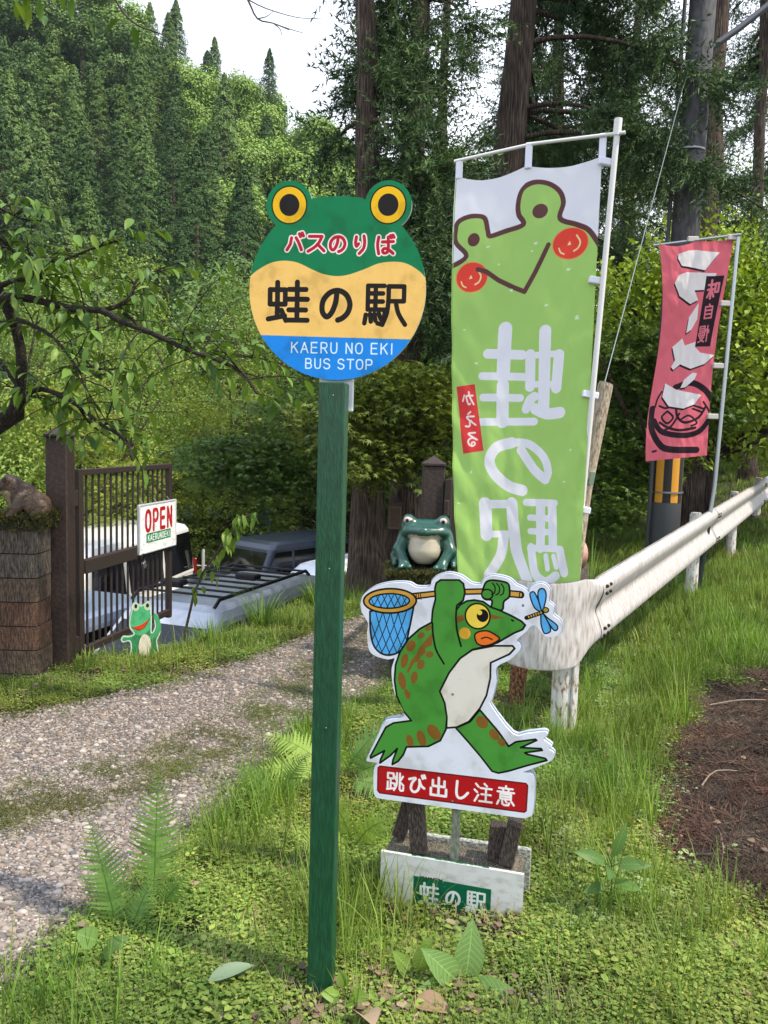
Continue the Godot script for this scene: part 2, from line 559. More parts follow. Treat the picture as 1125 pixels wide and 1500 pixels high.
func ground_all() -> void:
	var soil := grained("soil", [Color(0.12, 0.095, 0.065), Color(0.21, 0.17, 0.10), Color(0.24, 0.24, 0.11), Color(0.30, 0.34, 0.14)], [0.25, 0.45, 0.62, 0.85], 0.012, Vector3.ONE * 0.9, 2.0, 0.95, 0.06, true)
	var xs := stretch(-160, -3.4, 4.2, 160, 0.12, 1.16)
	var zs := stretch(-220, -12.0, -1.2, 60, 0.12, 1.16)
	structure("ground", grid_mesh(xs, zs, func(x, z): return land(x, z), soil), "mossy brown earth of the roadside verge with low weeds")
	# gravel drive: its own thin sheet with frayed edges
	var gm := grained("gravel", [Color(0.30, 0.26, 0.225), Color(0.46, 0.40, 0.355), Color(0.54, 0.485, 0.44), Color(0.63, 0.58, 0.53)], [0.2, 0.45, 0.6, 0.85], 0.09, Vector3.ONE * 3.0, 1.0, 0.95, 0.12, true)
	var b := Mb.new()
	var st := 0.08
	var zz := -10.6
	while zz < 2.4:
		var xx := -8.8
		while xx < 2.7:
			if Geometry2D.is_point_in_polygon(Vector2(xx + st * 0.5 + bump.get_noise_2d(xx * 300, zz * 300) * 0.1, zz + st * 0.5 + bump.get_noise_2d(zz * 300 + 50, xx * 300) * 0.1), drive_poly):
				var q := []
				for o in [Vector2(0, 1), Vector2(1, 1), Vector2(1, 0), Vector2(0, 0)]:
					var x: float = xx + o.x * st
					var z: float = zz + o.y * st
					q.append(Vector3(x, land(x, z) + 0.012, z))
				b.quad(q[0], q[1], q[2], q[3])
			xx += st
		zz += st
	structure("gravel_drive", b.mesh(gm), "pinkish gravel drive leading in between the gate pillars")
	# loose stones
	var pals := [lin(0.215, 0.175, 0.150), lin(0.27, 0.23, 0.195), lin(0.145, 0.125, 0.11), lin(0.36, 0.32, 0.285), lin(0.12, 0.115, 0.115), lin(0.24, 0.185, 0.145)]
	var sm := mat(Color.WHITE, 0.85)
	sm.vertex_color_use_as_albedo = true
	for kind in 3:
		var sb := Mb.new()
		stone(sb, kind)
		var ts := []
		var cs := PackedColorArray()
		var n := 0
		while n < 26000:
			var d := 1.7 + 6.5 * pow(rng.randf(), 1.7)
			var x := (rng.randf() * 0.9 - 0.62) * d
			if not Geometry2D.is_point_in_polygon(Vector2(x, -d), drive_poly): 
				if rng.randf() > 0.02: continue
			n += 1
			if strip(x, -d) > 0.55 and rng.randf() < 0.3: continue
			var r := 0.0033 + 0.0052 * rng.randf() * rng.randf() + (0.008 if rng.randf() < 0.02 else 0.0)
			ts.append(Transform3D(Basis.from_euler(Vector3(rng.randf() * 0.6, rng.randf() * TAU, rng.randf() * 0.6)).scaled(Vector3(r * (1.0 + rng.randf() * 0.6), r * 0.75, r)), Vector3(x, land(x, -d) + 0.012 + r * 0.25, -d)))
			var c: Color = pals[rng.randi() % 6]
			var q := 0.75 + 0.5 * rng.randf()
			cs.append((c.srgb_to_linear() * q))
		many("gravel_stones", sb.mesh(sm), ts, cs, null, true)

func stone(sb: Mb, sd: int) -> void:
	var f := FastNoiseLite.new()
	f.seed = sd + 9
	f.frequency = 0.7
	sb.ball(Vector3.ZERO, Vector3.ONE, Basis(), 7, 5)
	for k in sb.v.size():
		sb.v[k] *= 1.0 + 0.55 * f.get_noise_3dv(sb.v[k] * 1.6)

# how green the middle of the drive is
func strip(x: float, z: float) -> float:
	var best := 9.0
	var p := pv("-2.4 -2.9 -1.55 -3.15 -1.0 -3.6 -.66 -4.3 -.38 -5.3 -.1 -6.2 .4 -7.2")
	for k in p.size() - 1:
		best = minf(best, Geometry2D.get_closest_point_to_segment(Vector2(x, z), p[k], p[k + 1]).distance_to(Vector2(x, z)))
	return clampf(1.25 - best / 0.24, 0.0, 1.0)

# ---------------------------------------------------------------- trees far away
func far_conifer(sd: int, h: float, r: float, pal: Array, faces: int, fs: float) -> Mb:
	var g := RandomNumberGenerator.new()
	g.seed = sd
	var b := Mb.new()
	var nb := 170
	for k in nb:
		var u := pow(float(k) / nb, 0.85)
		var y := h * (0.08 + 0.92 * u)
		var rad := r * pow(1.0 - u, 0.75) * (0.6 + 0.5 * g.randf()) + 0.10
		var a := k * 2.4 + g.randf() * 0.9
		var dir := Vector3(cos(a), 0, sin(a))
		var c: Color = pal[g.randi() % pal.size()]
		var bc: Color = c * (0.88 + 0.24 * g.randf())
		for j in faces:
			var f := 0.25 + 0.8 * sqrt(g.randf())
			var side := (g.randf() + g.randf() - 1.0) * (0.55 * rad * f + 0.08)
			b.col = bc * (0.8 + 0.4 * g.randf())
			var p := Vector3(0, y, 0) + dir * rad * f + Vector3(-dir.z, 0, dir.x) * side + Vector3(0, (g.randf() - 0.5) * 0.3 - 0.5 * f * f * rad * 0.5 + 0.15 - absf(side) * 0.3, 0)
			var nn := (dir * 0.7 + Vector3(-dir.z, 0, dir.x) * side / (rad + 0.1) * 0.8 + Vector3(0, 0.6, 0) + Vector3(g.randf() - 0.5, g.randf() - 0.5, g.randf() - 0.5) * 1.2).normalized()
			var t := nn.cross(Vector3(g.randf() - 0.5, g.randf() - 0.5, g.randf() - 0.5)).normalized()
			var s := fs * (0.6 + 0.8 * g.randf())
			var q := nn.cross(t)
			var i0 := b.vert(p - t * s * 0.5, nn); b.vert(p + q * s * 0.42, nn); b.vert(p + t * s * 0.7 - Vector3(0, s * 0.2, 0), nn)
			b.tri(i0, i0 + 2, i0 + 1)
	return b

func far_broad(sd: int, h: float, r: float, pal: Array, n: int, fs: float) -> Mb:
	var g := RandomNumberGenerator.new()
	g.seed = sd
	var b := Mb.new()
	for k in n:
		var cc := Vector3((g.randf() - 0.5) * 1.5 * r, h * (0.4 + 0.48 * g.randf()), (g.randf() - 0.5) * 1.5 * r)
		cc.x *= 1.0 - maxf(0, cc.y / h - 0.55) * 1.4
		cc.z *= 1.0 - maxf(0, cc.y / h - 0.55) * 1.4
		var br := r * (0.28 + 0.25 * g.randf())
		var c: Color = pal[g.randi() % pal.size()]
		for j in 260:
			b.col = c * (0.75 + 0.5 * g.randf())
			var d := Vector3(g.randfn(), g.randfn() + 0.3, g.randfn()).normalized()
			var p := cc + d * br * (0.75 + 0.35 * g.randf()) * Vector3(1, 0.75, 1)
			var nn := (d + Vector3(g.randf() - 0.5, g.randf() - 0.2, g.randf() - 0.5) * 1.1).normalized()
			var t := nn.cross(Vector3(g.randf() - 0.5, g.randf() - 0.5, g.randf() - 0.5)).normalized()
			var q := nn.cross(t)
			var s := fs * (0.6 + 0.8 * g.randf())
			var i0 := b.vert(p - t * s * 0.55, nn); b.vert(p + q * s * 0.4, nn); b.vert(p + t * s * 0.55, nn); b.vert(p - q * s * 0.4, nn)
			b.tri(i0, i0 + 2, i0 + 1); b.tri(i0, i0 + 3, i0 + 2)
	return b

func mountain() -> void:
	var m := grained("forest_floor", [Color(0.05, 0.08, 0.04), Color(0.1, 0.14, 0.06)], [0.3, 0.7], 0.02, Vector3.ONE * 0.1, 0.0, 1.0, 0.05, true)
	structure("mountain_slope", grid_mesh(stretch(-130, -60, 24, 120, 3.0, 1.2), stretch(-210, -112, -36, -34, 3.0, 1.2), func(x, z): return hill(x, z), m), "forested mountainside behind the valley")
	var lm := leafmat(0.35, 0.7)
	var dark := [Color(0.053, 0.108, 0.026), Color(0.065, 0.126, 0.030), Color(0.084, 0.150, 0.040)]
	var mid := [Color(0.102, 0.180, 0.041), Color(0.122, 0.206, 0.046), Color(0.136, 0.221, 0.060)]
	var lite := [Color(0.213, 0.335, 0.060), Color(0.262, 0.387, 0.072), Color(0.230, 0.344, 0.080)]
	var bark := mat(lin(0.10, 0.075, 0.055), 0.95)
	var protos := []
	var say := ["dark green conifer", "slim mid green conifer", "tall grey green conifer", "rounded broadleaf tree", "bright light green broadleaf tree"]
	for k in 11:
		var root := Node3D.new()
		var h: float = [12.0, 13.0, 14.0, 12.5, 13.5, 11.0, 9.5, 9.0, 12.5, 13.0, 11.5][k]
		var crown: Mb
		if k < 5 or k > 7: crown = far_conifer(40 + k, h, [3.2, 2.7, 2.9, 3.4, 2.5, 0, 0, 0, 3.2, 2.8, 2.6][k], [dark, mid, [dark[0]], [dark[1]], [mid[1]], 0, 0, 0, [dark[0]], [mid[2]], [mid[0]]][k], 64, 0.20)
		else: crown = far_broad(60 + k, h, [3.2, 3.4, 3.0][k - 5], [mid, lite, dark + mid][k - 5], 34, 0.24)
		put("crown", crown.mesh(lm), root)
		var tb := Mb.new()
		tb.tube(PackedVector3Array([Vector3(0, -1.5, 0), Vector3(0.05, h * 0.45, 0), Vector3(0, h * 0.92, 0)]), PackedFloat32Array([0.28, 0.2, 0.04]), 6)
		put("trunk", tb.mesh(bark), root)
		protos.append(root)
	var n := 0
	var d := 41.0
	var row := 0
	while d < 112.0:
		var step := 3.5 + (d - 40.0) * 0.016
		var x := -0.62 * d + fmod(row * 1.7, step)
		while x < 0.2 * d:
			var px := x + (rng.randf() - 0.5) * 2.0
			var pz := -d + (rng.randf() - 0.5) * 2.0
			var az := px / d
			var skip := n >= 300
			if d > 60 and az > 0.12: skip = true
			if not skip and rng.randf() < 0.95:
				var broad := bump.get_noise_2d(px * 1.2 + 300, pz * 1.2) > 0.16 or (d > 75 and az > -0.26 and az < 0.02 and rng.randf() < 0.6) or d < 46
				var k: int = [0, 1, 2, 3, 4, 8, 9, 10][rng.randi() % 8]
				if broad: k = 5 + (rng.randi() % 3)
				if broad and az > -0.28 and d > 66: k = 6
				var o: Node3D = protos[k].duplicate()
				var kind: String = say[[0, 1, 0, 2, 1, 3, 4, 3, 0, 2, 1][k]]
				o.name = numbered("conifer" if k < 5 or k > 7 else "broadleaf_tree")
				add_child(o)
				var y := hill(px, pz)
				o.position = Vector3(px, y - 0.5, pz)
				o.rotation.y = rng.randf() * TAU
				var s := 0.72 + 0.38 * rng.randf()
				o.scale = Vector3(s, s * (0.78 + 0.26 * rng.randf()), s)
				var hgt := (d - 41.0) / 71.0
				var zone: String = ["foot", "lowest slope", "lower slope", "middle slope", "upper slope", "highest slope", "crest"][clampi(int(hgt * 7.0), 0, 6)]
				var side: String = ["far left", "left", "left of centre", "centre", "right of centre", "right", "far right"][clampi(int((az + 0.54) / 0.095), 0, 6)]
				tag(o, "%s at the %s of the mountain's %s" % [kind, side, zone], "tree", "trees of the mountain forest")
				n += 1
			x += step * (0.85 + 0.3 * rng.randf())
		d += step * 0.85
		row += 1
	for p in protos: p.free()
	print("forest trees ", n)

# ---------------------------------------------------------------- trees at hand
func clump_broad(sd: int, leaves: int, rad: float, l: float, w: float, flat := 1.0) -> Mb:
	var g := RandomNumberGenerator.new()
	g.seed = sd
	var b := Mb.new()
	for k in leaves:
		b.col = Color.WHITE * (0.75 + 0.5 * g.randf())
		var p := Vector3(g.randfn(), g.randfn() * flat, g.randfn()) * rad * 0.5
		var dir := Vector3(g.randfn(), -0.3 * flat - 0.25 + 0.3 * g.randf(), g.randfn()).normalized()
		b.leaf(p, dir, Vector3(g.randfn() * 0.35, 1, g.randfn() * 0.35).normalized(), l * (0.7 + 0.5 * g.randf()), w * (0.8 + 0.4 * g.randf()), 0.2, 0.35, 2)
	return b

# maple sprays: flat fans of lobed leaves
func clump_maple(sd: int, leaves: int, rad: float, l: float) -> Mb:
	var g := RandomNumberGenerator.new()
	g.seed = sd
	var b := Mb.new()
	for k in leaves:
		b.col = Color.WHITE * (0.75 + 0.5 * g.randf())
		var a := g.randf() * TAU
		var p := Vector3(cos(a), 0, sin(a)) * rad * sqrt(g.randf()) + Vector3(0, g.randfn() * rad * 0.13, 0)
		p.y -= p.length() * 0.25
		var up := Vector3(g.randfn() * 0.4, 1, g.randfn() * 0.4).normalized()
		var x := up.cross(Vector3(sin(a), 0, cos(a))).normalized()
		var z := x.cross(up)
		var s := l * (0.7 + 0.6 * g.randf())
		var nn := up
		for q in 5:
			var an := (q - 2) * 0.75 + a
			var dr := x * sin(an) + z * cos(an)
			var sd2 := x * cos(an) - z * sin(an)
			var ll := s * (1.0 - 0.14 * absf(q - 2))
			var i0 := b.vert(p - sd2 * s * 0.13, nn); b.vert(p + dr * ll - up * ll * 0.25, nn); b.vert(p + sd2 * s * 0.13, nn)
			b.tri(i0, i0 + 2, i0 + 1)
	return b

# hanging cedar spray: a curved stem set with short needles
func clump_cedar(sd: int) -> Mb:
	var g := RandomNumberGenerator.new()
	g.seed = sd
	var b := Mb.new()
	for stem in 4:
		var dir := Vector3(g.randfn() * 0.5, -0.35, 0.8).normalized()
		var p := Vector3(g.randfn() * 0.05, 0, 0)
		for k in 9:
			var t := k / 9.0
			b.col = Color.WHITE * (0.7 + 0.6 * g.randf())
			for q in 5:
				var nd := (dir + Vector3(g.randfn(), g.randfn(), g.randfn()) * 0.75).normalized()
				var sd2 := nd.cross(Vector3(g.randfn(), g.randfn(), g.randfn())).normalized()
				var l := 0.085 * (1.0 - 0.5 * t) * (0.7 + 0.6 * g.randf())
				var nn := (nd.cross(sd2) + Vector3.UP * 0.5).normalized()
				var i0 := b.vert(p - sd2 * 0.0065, nn); b.vert(p + nd * l, nn); b.vert(p + sd2 * 0.0065, nn)
				b.tri(i0, i0 + 2, i0 + 1)
			p += dir * 0.055
			dir = (dir + Vector3(0, -0.09, 0) + Vector3(g.randfn(), g.randfn(), g.randfn()) * 0.08).normalized()
	return b

func look_basis(dir: Vector3, roll := 0.0) -> Basis:
	var z := dir.normalized()
	var x := Vector3.UP.cross(z)
	if x.length() < 0.05: x = Vector3.RIGHT
	x = x.normalized()
	return Basis(x, z.cross(x), z).rotated(z, roll)

func bark_mat() -> StandardMaterial3D:
	if not tex_cache.has("barkm"):
		var m := grained("bark", [Color(0.15, 0.115, 0.095), Color(0.29, 0.235, 0.20), Color(0.45, 0.39, 0.34)], [0.25, 0.5, 0.8], 0.03, Vector3(3.2, 0.22, 3.2), 3.0, 0.95, 0.05, true)
		tex_cache["barkm"] = m
	return tex_cache["barkm"]

func cedar(label: String, p0: Vector3, p1: Vector3, r0: float, top: float, sd: int, low: float, reach: float, nb: int, aim := Vector3.ZERO, spread := TAU) -> void:
	var g := RandomNumberGenerator.new()
	g.seed = sd
	var t := thing("cedar_tree", label, "tree", p0, 0.0, "tall cedars behind the banners")
	var dir := (p1 - p0) / (p1.y - p0.y)
	var b := Mb.new()
	var pts := PackedVector3Array()
	var rs := PackedFloat32Array()
	for k in 13:
		var f := k / 12.0
		pts.append(dir * (top * f - 0.25) + Vector3(g.randfn(), 0, g.randfn()) * 0.02)
		rs.append(r0 * (1.0 - 0.75 * f) * (1.0 + 0.35 * exp(-f * 22.0)))
	b.tube(pts, rs, 18, true, 0.25)
	put("trunk", b.mesh(bark_mat()), t)
	var lb := Mb.new()
	var ts := [[], []]
	var cs := [PackedColorArray(), PackedColorArray()]
	for k in nb:
		var y := low + (top - low) * pow(float(k) / nb, 1.1) + g.randfn() * 0.15
		var a := g.randf() * spread + atan2(aim.x, aim.z) - spread * 0.5 if aim.length() > 0.01 else g.randf() * TAU
		var out := Vector3(sin(a), 0, cos(a))
		var l := reach * (0.6 + 0.55 * g.randf()) * clampf((top - y) / (top * 0.55), 0.25, 1.0)
		var bp := PackedVector3Array()
		var br := PackedFloat32Array()
		var rise := 0.15 + 0.2 * g.randf()
		for s in 7:
			var f := s / 6.0
			bp.append(dir * y + out * l * f + Vector3(0, l * (rise * f - 0.55 * f * f), 0) + Vector3(g.randfn(), g.randfn(), g.randfn()) * 0.03 * f)
			br.append(0.035 * (1.0 - f * 0.8))
		lb = Mb.new()
		lb.tube(bp, br, 5, false)
		put("limb", lb.mesh(bark_mat()), t)
		var m := int(l * 22.0)
		for s in m:
			var f := 0.18 + 0.82 * sqrt(g.randf())
			var q := f * 5.999
			var p := bp[int(q)].lerp(bp[int(q) + 1], q - int(q))
			var sd3 := out.cross(Vector3.UP) * (1.0 if g.randf() < 0.5 else -1.0)
			var dd := (out * (0.3 + 0.5 * g.randf()) + sd3 * (0.2 + 0.9 * g.randf()) + Vector3(0, -0.25 - 0.6 * g.randf(), 0)).normalized()
			var sc := 0.75 + 0.6 * g.randf()
			p += dd * 0.25 * g.randf()
			var w := g.randi() % 2
			ts[w].append(Transform3D(look_basis(dd, g.randf() * TAU).scaled(Vector3.ONE * sc), p))
			cs[w].append([Color(0.042, 0.085, 0.034), Color(0.058, 0.11, 0.042), Color(0.08, 0.145, 0.05), Color(0.11, 0.185, 0.058)][g.randi() % 4])
	for w in 2: many("foliage" if w == 0 else "foliage_001", cedar_mesh(w), ts[w], cs[w], t, true)

func cedar_mesh(w: int) -> ArrayMesh:
	var key := "cedarmesh%d" % w
	if not tex_cache.has(key): tex_cache[key] = clump_cedar(71 + w).mesh(leafmat(0.4, 0.6))
	return tex_cache[key]

func clump_mesh(kind: String) -> ArrayMesh:
	if not tex_cache.has("c_" + kind):
		var b: Mb
		if kind == "maple": b = clump_maple(5, 34, 0.26, 0.055)
		elif kind == "broad": b = clump_broad(6, 22, 0.30, 0.10, 0.05)
		elif kind == "fine": b = clump_broad(7, 34, 0.30, 0.065, 0.032)
		elif kind == "far": b = clump_broad(8, 60, 0.55, 0.105, 0.06)
		tex_cache["c_" + kind] = b.mesh(leafmat(0.75, 0.5))
	return tex_cache["c_" + kind]

# a tree of leafy masses: blobs are centre x y z and radii x y z (metres, local); branches run from the trunk to each
func leafy(called: String, label: String, group: String, base: Vector3, blobs: String, n: int, kind: String, pal: Array, sd: int, trunk_r := 0.07, layers := 0.0, shell := 0.55, fork_at := 0.45) -> void:
	var g := RandomNumberGenerator.new()
	g.seed = sd
	var t := thing(called, label, "tree" if called.ends_with("tree") else "shrub", base, 0.0, group)
	var f := blobs.split_floats(" ", false)
	var lb := Mb.new()
	var hub := Vector3.ZERO
	var vol := 0.0
	var nb := f.size() / 6
	for k in nb:
		hub += Vector3(f[k * 6], f[k * 6 + 1], f[k * 6 + 2]) / nb
		vol += pow(f[k * 6 + 3] * f[k * 6 + 4] * f[k * 6 + 5], 0.67)
	var fork := Vector3(hub.x * 0.3, hub.y * fork_at, hub.z * 0.3)
	lb.tube(smooth3(PackedVector3Array([Vector3(0, -0.3, 0), fork * 0.5 + Vector3(g.randfn(), 0, g.randfn()) * 0.05, fork]), 3), PackedFloat32Array([1.3, 1.15, 1.0, 0.9, 0.85, 0.8, 0.75].map(func(q): return q * trunk_r)), 8)
	put("trunk", lb.mesh(bark_mat()), t)
	lb = Mb.new()
	var ts := []
	var cs := PackedColorArray()
	for k in nb:
		var c := Vector3(f[k * 6], f[k * 6 + 1], f[k * 6 + 2])
		var r := Vector3(f[k * 6 + 3], f[k * 6 + 4], f[k * 6 + 5])
		for tw in 4:
			var e := c + Vector3(g.randfn() * r.x, g.randfn() * r.y, g.randfn() * r.z) * 0.5
			lb.tube(smooth3(PackedVector3Array([fork, fork.lerp(e, 0.5) + Vector3(g.randfn(), g.randfn() + 0.5, g.randfn()) * 0.12 * r.y, e]), 3), PackedFloat32Array([0.55, 0.5, 0.42, 0.36, 0.28, 0.2, 0.12].map(func(q): return q * trunk_r)), 5, false)
		var tone: Color = pal[k % pal.size()]
		var m := int(n * pow(r.x * r.y * r.z, 0.67) / vol)
		for s in m:
			var d := Vector3(g.randfn(), g.randfn(), g.randfn()).normalized()
			var q := lerpf(pow(g.randf(), 0.5), 0.92 + 0.16 * g.randf(), shell)
			var p := c + d * r * q
			if layers > 0.0: p.y = round(p.y / layers + 0.35 * sin(p.x * 2.1 + p.z * 1.7)) * layers + g.randfn() * layers * 0.1 - 0.12 * Vector2(p.x - hub.x, p.z - hub.z).length()
			ts.append(Transform3D(Basis.from_euler(Vector3(g.randfn() * 0.25, g.randf() * TAU, g.randfn() * 0.25)).scaled(Vector3.ONE * (0.7 + 0.6 * g.randf())), p))
			var cc := tone.lerp(pal[g.randi() % pal.size()], 0.4) * (0.8 + 0.4 * g.randf())
			cs.append(Color(cc.r, cc.g, cc.b))
	put("limbs", lb.mesh(bark_mat()), t).set_meta("kind", "stuff")
	many("foliage", clump_mesh(kind), ts, cs, t, true)

func trees_near() -> void:
	cedar("tall cedar with a straight grey trunk, left of the tall cedars", Vector3(-0.1, -0.05, -8.03), Vector3(-0.318, 5.765, -8.13), 0.18, 9.5, 11, 2.9, 0.62, 30, Vector3(0.5, 0, -1), 4.6)
	cedar("dark leafy cedar just right of the grey trunked cedar", Vector3(0.2, -0.1, -8.4), Vector3(0.226, 6.02, -8.6), 0.19, 9.5, 12, 2.7, 0.72, 52)
	cedar("thick brown cedar trunk rising right behind the green banner", Vector3(1.02, 0.0, -9.3), Vector3(1.372, 6.359, -9.2), 0.27, 10.5, 13, 4.9, 2.4, 34, Vector3(1, 0, -0.25), 2.1)
	cedar("cedar with wide trunk behind the pink banner and utility pole", Vector3(3.95, 0.2, -10.6), Vector3(4.15, 7.3, -10.9), 0.27, 10.5, 14, 8.4, 1.2, 14)
	cedar("slender cedar at the right edge on the grassy slope", Vector3(6.35, 0.8, -14.0), Vector3(6.1, 7.9, -14.0), 0.15, 11.0, 15, 7.4, 1.4, 20)
	cedar("far cedar between the green banner and the utility pole", Vector3(2.6, 0.2, -14.0), Vector3(2.7, 7.9, -14.0), 0.2, 11.0, 16, 4.6, 2.2, 36)
	cedar("cedar standing deep in the wood right of the sign", Vector3(0.9, 0.0, -16.0), Vector3(0.9, 7.9, -16.0), 0.2, 11.5, 18, 2.6, 1.6, 30)
	cedar("cedar deep in the wood behind the pink banner", Vector3(5.4, 0.6, -19.0), Vector3(5.4, 7.9, -19.0), 0.22, 13.0, 19, 5.0, 2.2, 40)
	cedar("distant cedar deep in the wood at the right edge", Vector3(9.0, 1.0, -19.0), Vector3(9.0, 8.9, -19.0), 0.22, 13.0, 20, 5.0, 2.2, 40)

	var lime := [Color(0.236, 0.338, 0.053), Color(0.289, 0.388, 0.060), Color(0.184, 0.289, 0.053)]
	var green := [Color(0.108, 0.187, 0.039), Color(0.144, 0.238, 0.045), Color(0.081, 0.153, 0.036)]
	var deep := [Color(0.045, 0.093, 0.023), Color(0.063, 0.117, 0.026), Color(0.087, 0.143, 0.029)]
	var gold := [Color(0.30, 0.37, 0.055), Color(0.36, 0.41, 0.06), Color(0.23, 0.33, 0.055)]
	# maples and bushes round the gate and behind the signs
	leafy("maple_tree", "dark green maple with flat tiers of leaves behind the green post", "maples by the gate", Vector3(-0.55, -2.0, -9.9), "-.9 3.4 .1 .75 .35 .7 -.2 3.25 .3 .6 .3 .6 -1.45 3.4 0 .6 .28 .6 .15 3.6 .0 .6 .4 .6 -.5 3.9 -.2 .75 .35 .6 .3 3.2 .4 .45 .3 .4", 800, "maple", [deep[2], green[0], green[1], deep[1], lime[2]], 21, 0.045, 0.2, 0.55, 0.78)
	leafy("maple_tree", "maple with golden green tips between sign and green banner", "maples by the gate", Vector3(0.52, 0.0, -7.7), "-.85 1.85 .1 .4 .24 .4 -.45 2.1 .1 .5 .25 .4 .0 1.9 0 .45 .25 .4 -.6 1.5 .1 .42 .18 .4 -.15 1.5 0 .4 .18 .3", 420, "maple", [Color(0.15, 0.20, 0.035), Color(0.10, 0.15, 0.03), Color(0.20, 0.25, 0.04)], 22, 0.035, 0.14, 0.55, 0.7)
	leafy("maple_tree", "shady maple with black forked limbs between the two banners", "maples by the gate", Vector3(3.55, 0.15, -10.0), "-.55 1.5 .1 .6 .45 .5 -.8 .9 .2 .5 .3 .5 .0 2.0 .0 .7 .4 .6 -.3 2.5 0 .8 .4 .6", 700, "maple", green + [deep[2], lime[2]], 23, 0.09, 0.2)
	leafy("maple_tree", "sunlit yellow green tree behind the pink banner", "sunlit trees behind the banners", Vector3(4.4, 0.3, -10.9), "-1.3 3.2 .2 .9 .6 .8 -.3 3.5 .3 1.0 .65 .8 .8 3.3 0 1.0 .7 .9 -1.0 2.3 .3 .9 .6 .7 .2 2.5 .4 1.0 .7 .8 1.5 2.5 .2 .9 .7 .8 -.7 1.5 .2 .7 .5 .6 .9 1.6 .2 .9 .5 .7", 1150, "broad", [Color(0.32, 0.44, 0.06), Color(0.40, 0.52, 0.075), Color(0.26, 0.39, 0.06)], 24, 0.09, 0.22)
	leafy("maple_tree", "sunlit green tree at the right edge beyond the slope", "sunlit trees behind the banners", Vector3(7.6, 0.9, -15.5), "-1.2 2.6 .2 1.0 .8 .8 .3 2.9 .2 1.2 .8 .9 -.6 1.6 .4 .9 .6 .7 .9 1.7 .2 1.0 .7 .8 -1.7 1.6 .2 .8 .7 .8", 900, "fine", lime + green, 25, 0.09, 0.3)
	leafy("understorey_shrub", "dark leafy undergrowth between cedar trunks by the green banner", "undergrowth in the cedar wood", Vector3(2.2, 0.1, -12.5), "-.6 .8 0 1.0 .8 .8 .7 .9 0 1.0 .9 .8 0 1.9 0 1.1 .7 .8", 600, "fine", green + [deep[2]], 26, 0.05, 0.0)
	leafy("understorey_shrub", "green undergrowth behind the right-hand cedars", "undergrowth in the cedar wood", Vector3(3.4, 0.2, -18), "-2.2 1.5 0 1.7 1.5 .9 1.2 1.6 0 2.0 1.6 .9 4 2.2 0 2.0 1.6 .9 -1 3.5 0 2.0 1.0 .9 3.0 4.2 0 2.0 1.2 .9", 1100, "far", green + deep, 27, 0.05)
	leafy("understorey_shrub", "green undergrowth deep in the wood behind the bus sign", "undergrowth in the cedar wood", Vector3(-0.2, -1.2, -20), "-1.2 2.5 0 1.8 1.5 .9 1.2 2.6 0 2.0 1.6 .9 0 4.5 0 2.0 1.2 .9 2.6 4.6 0 1.6 1.2 .9", 700, "far", green, 28, 0.05)
	# overhanging cherry at the left
	cherry()

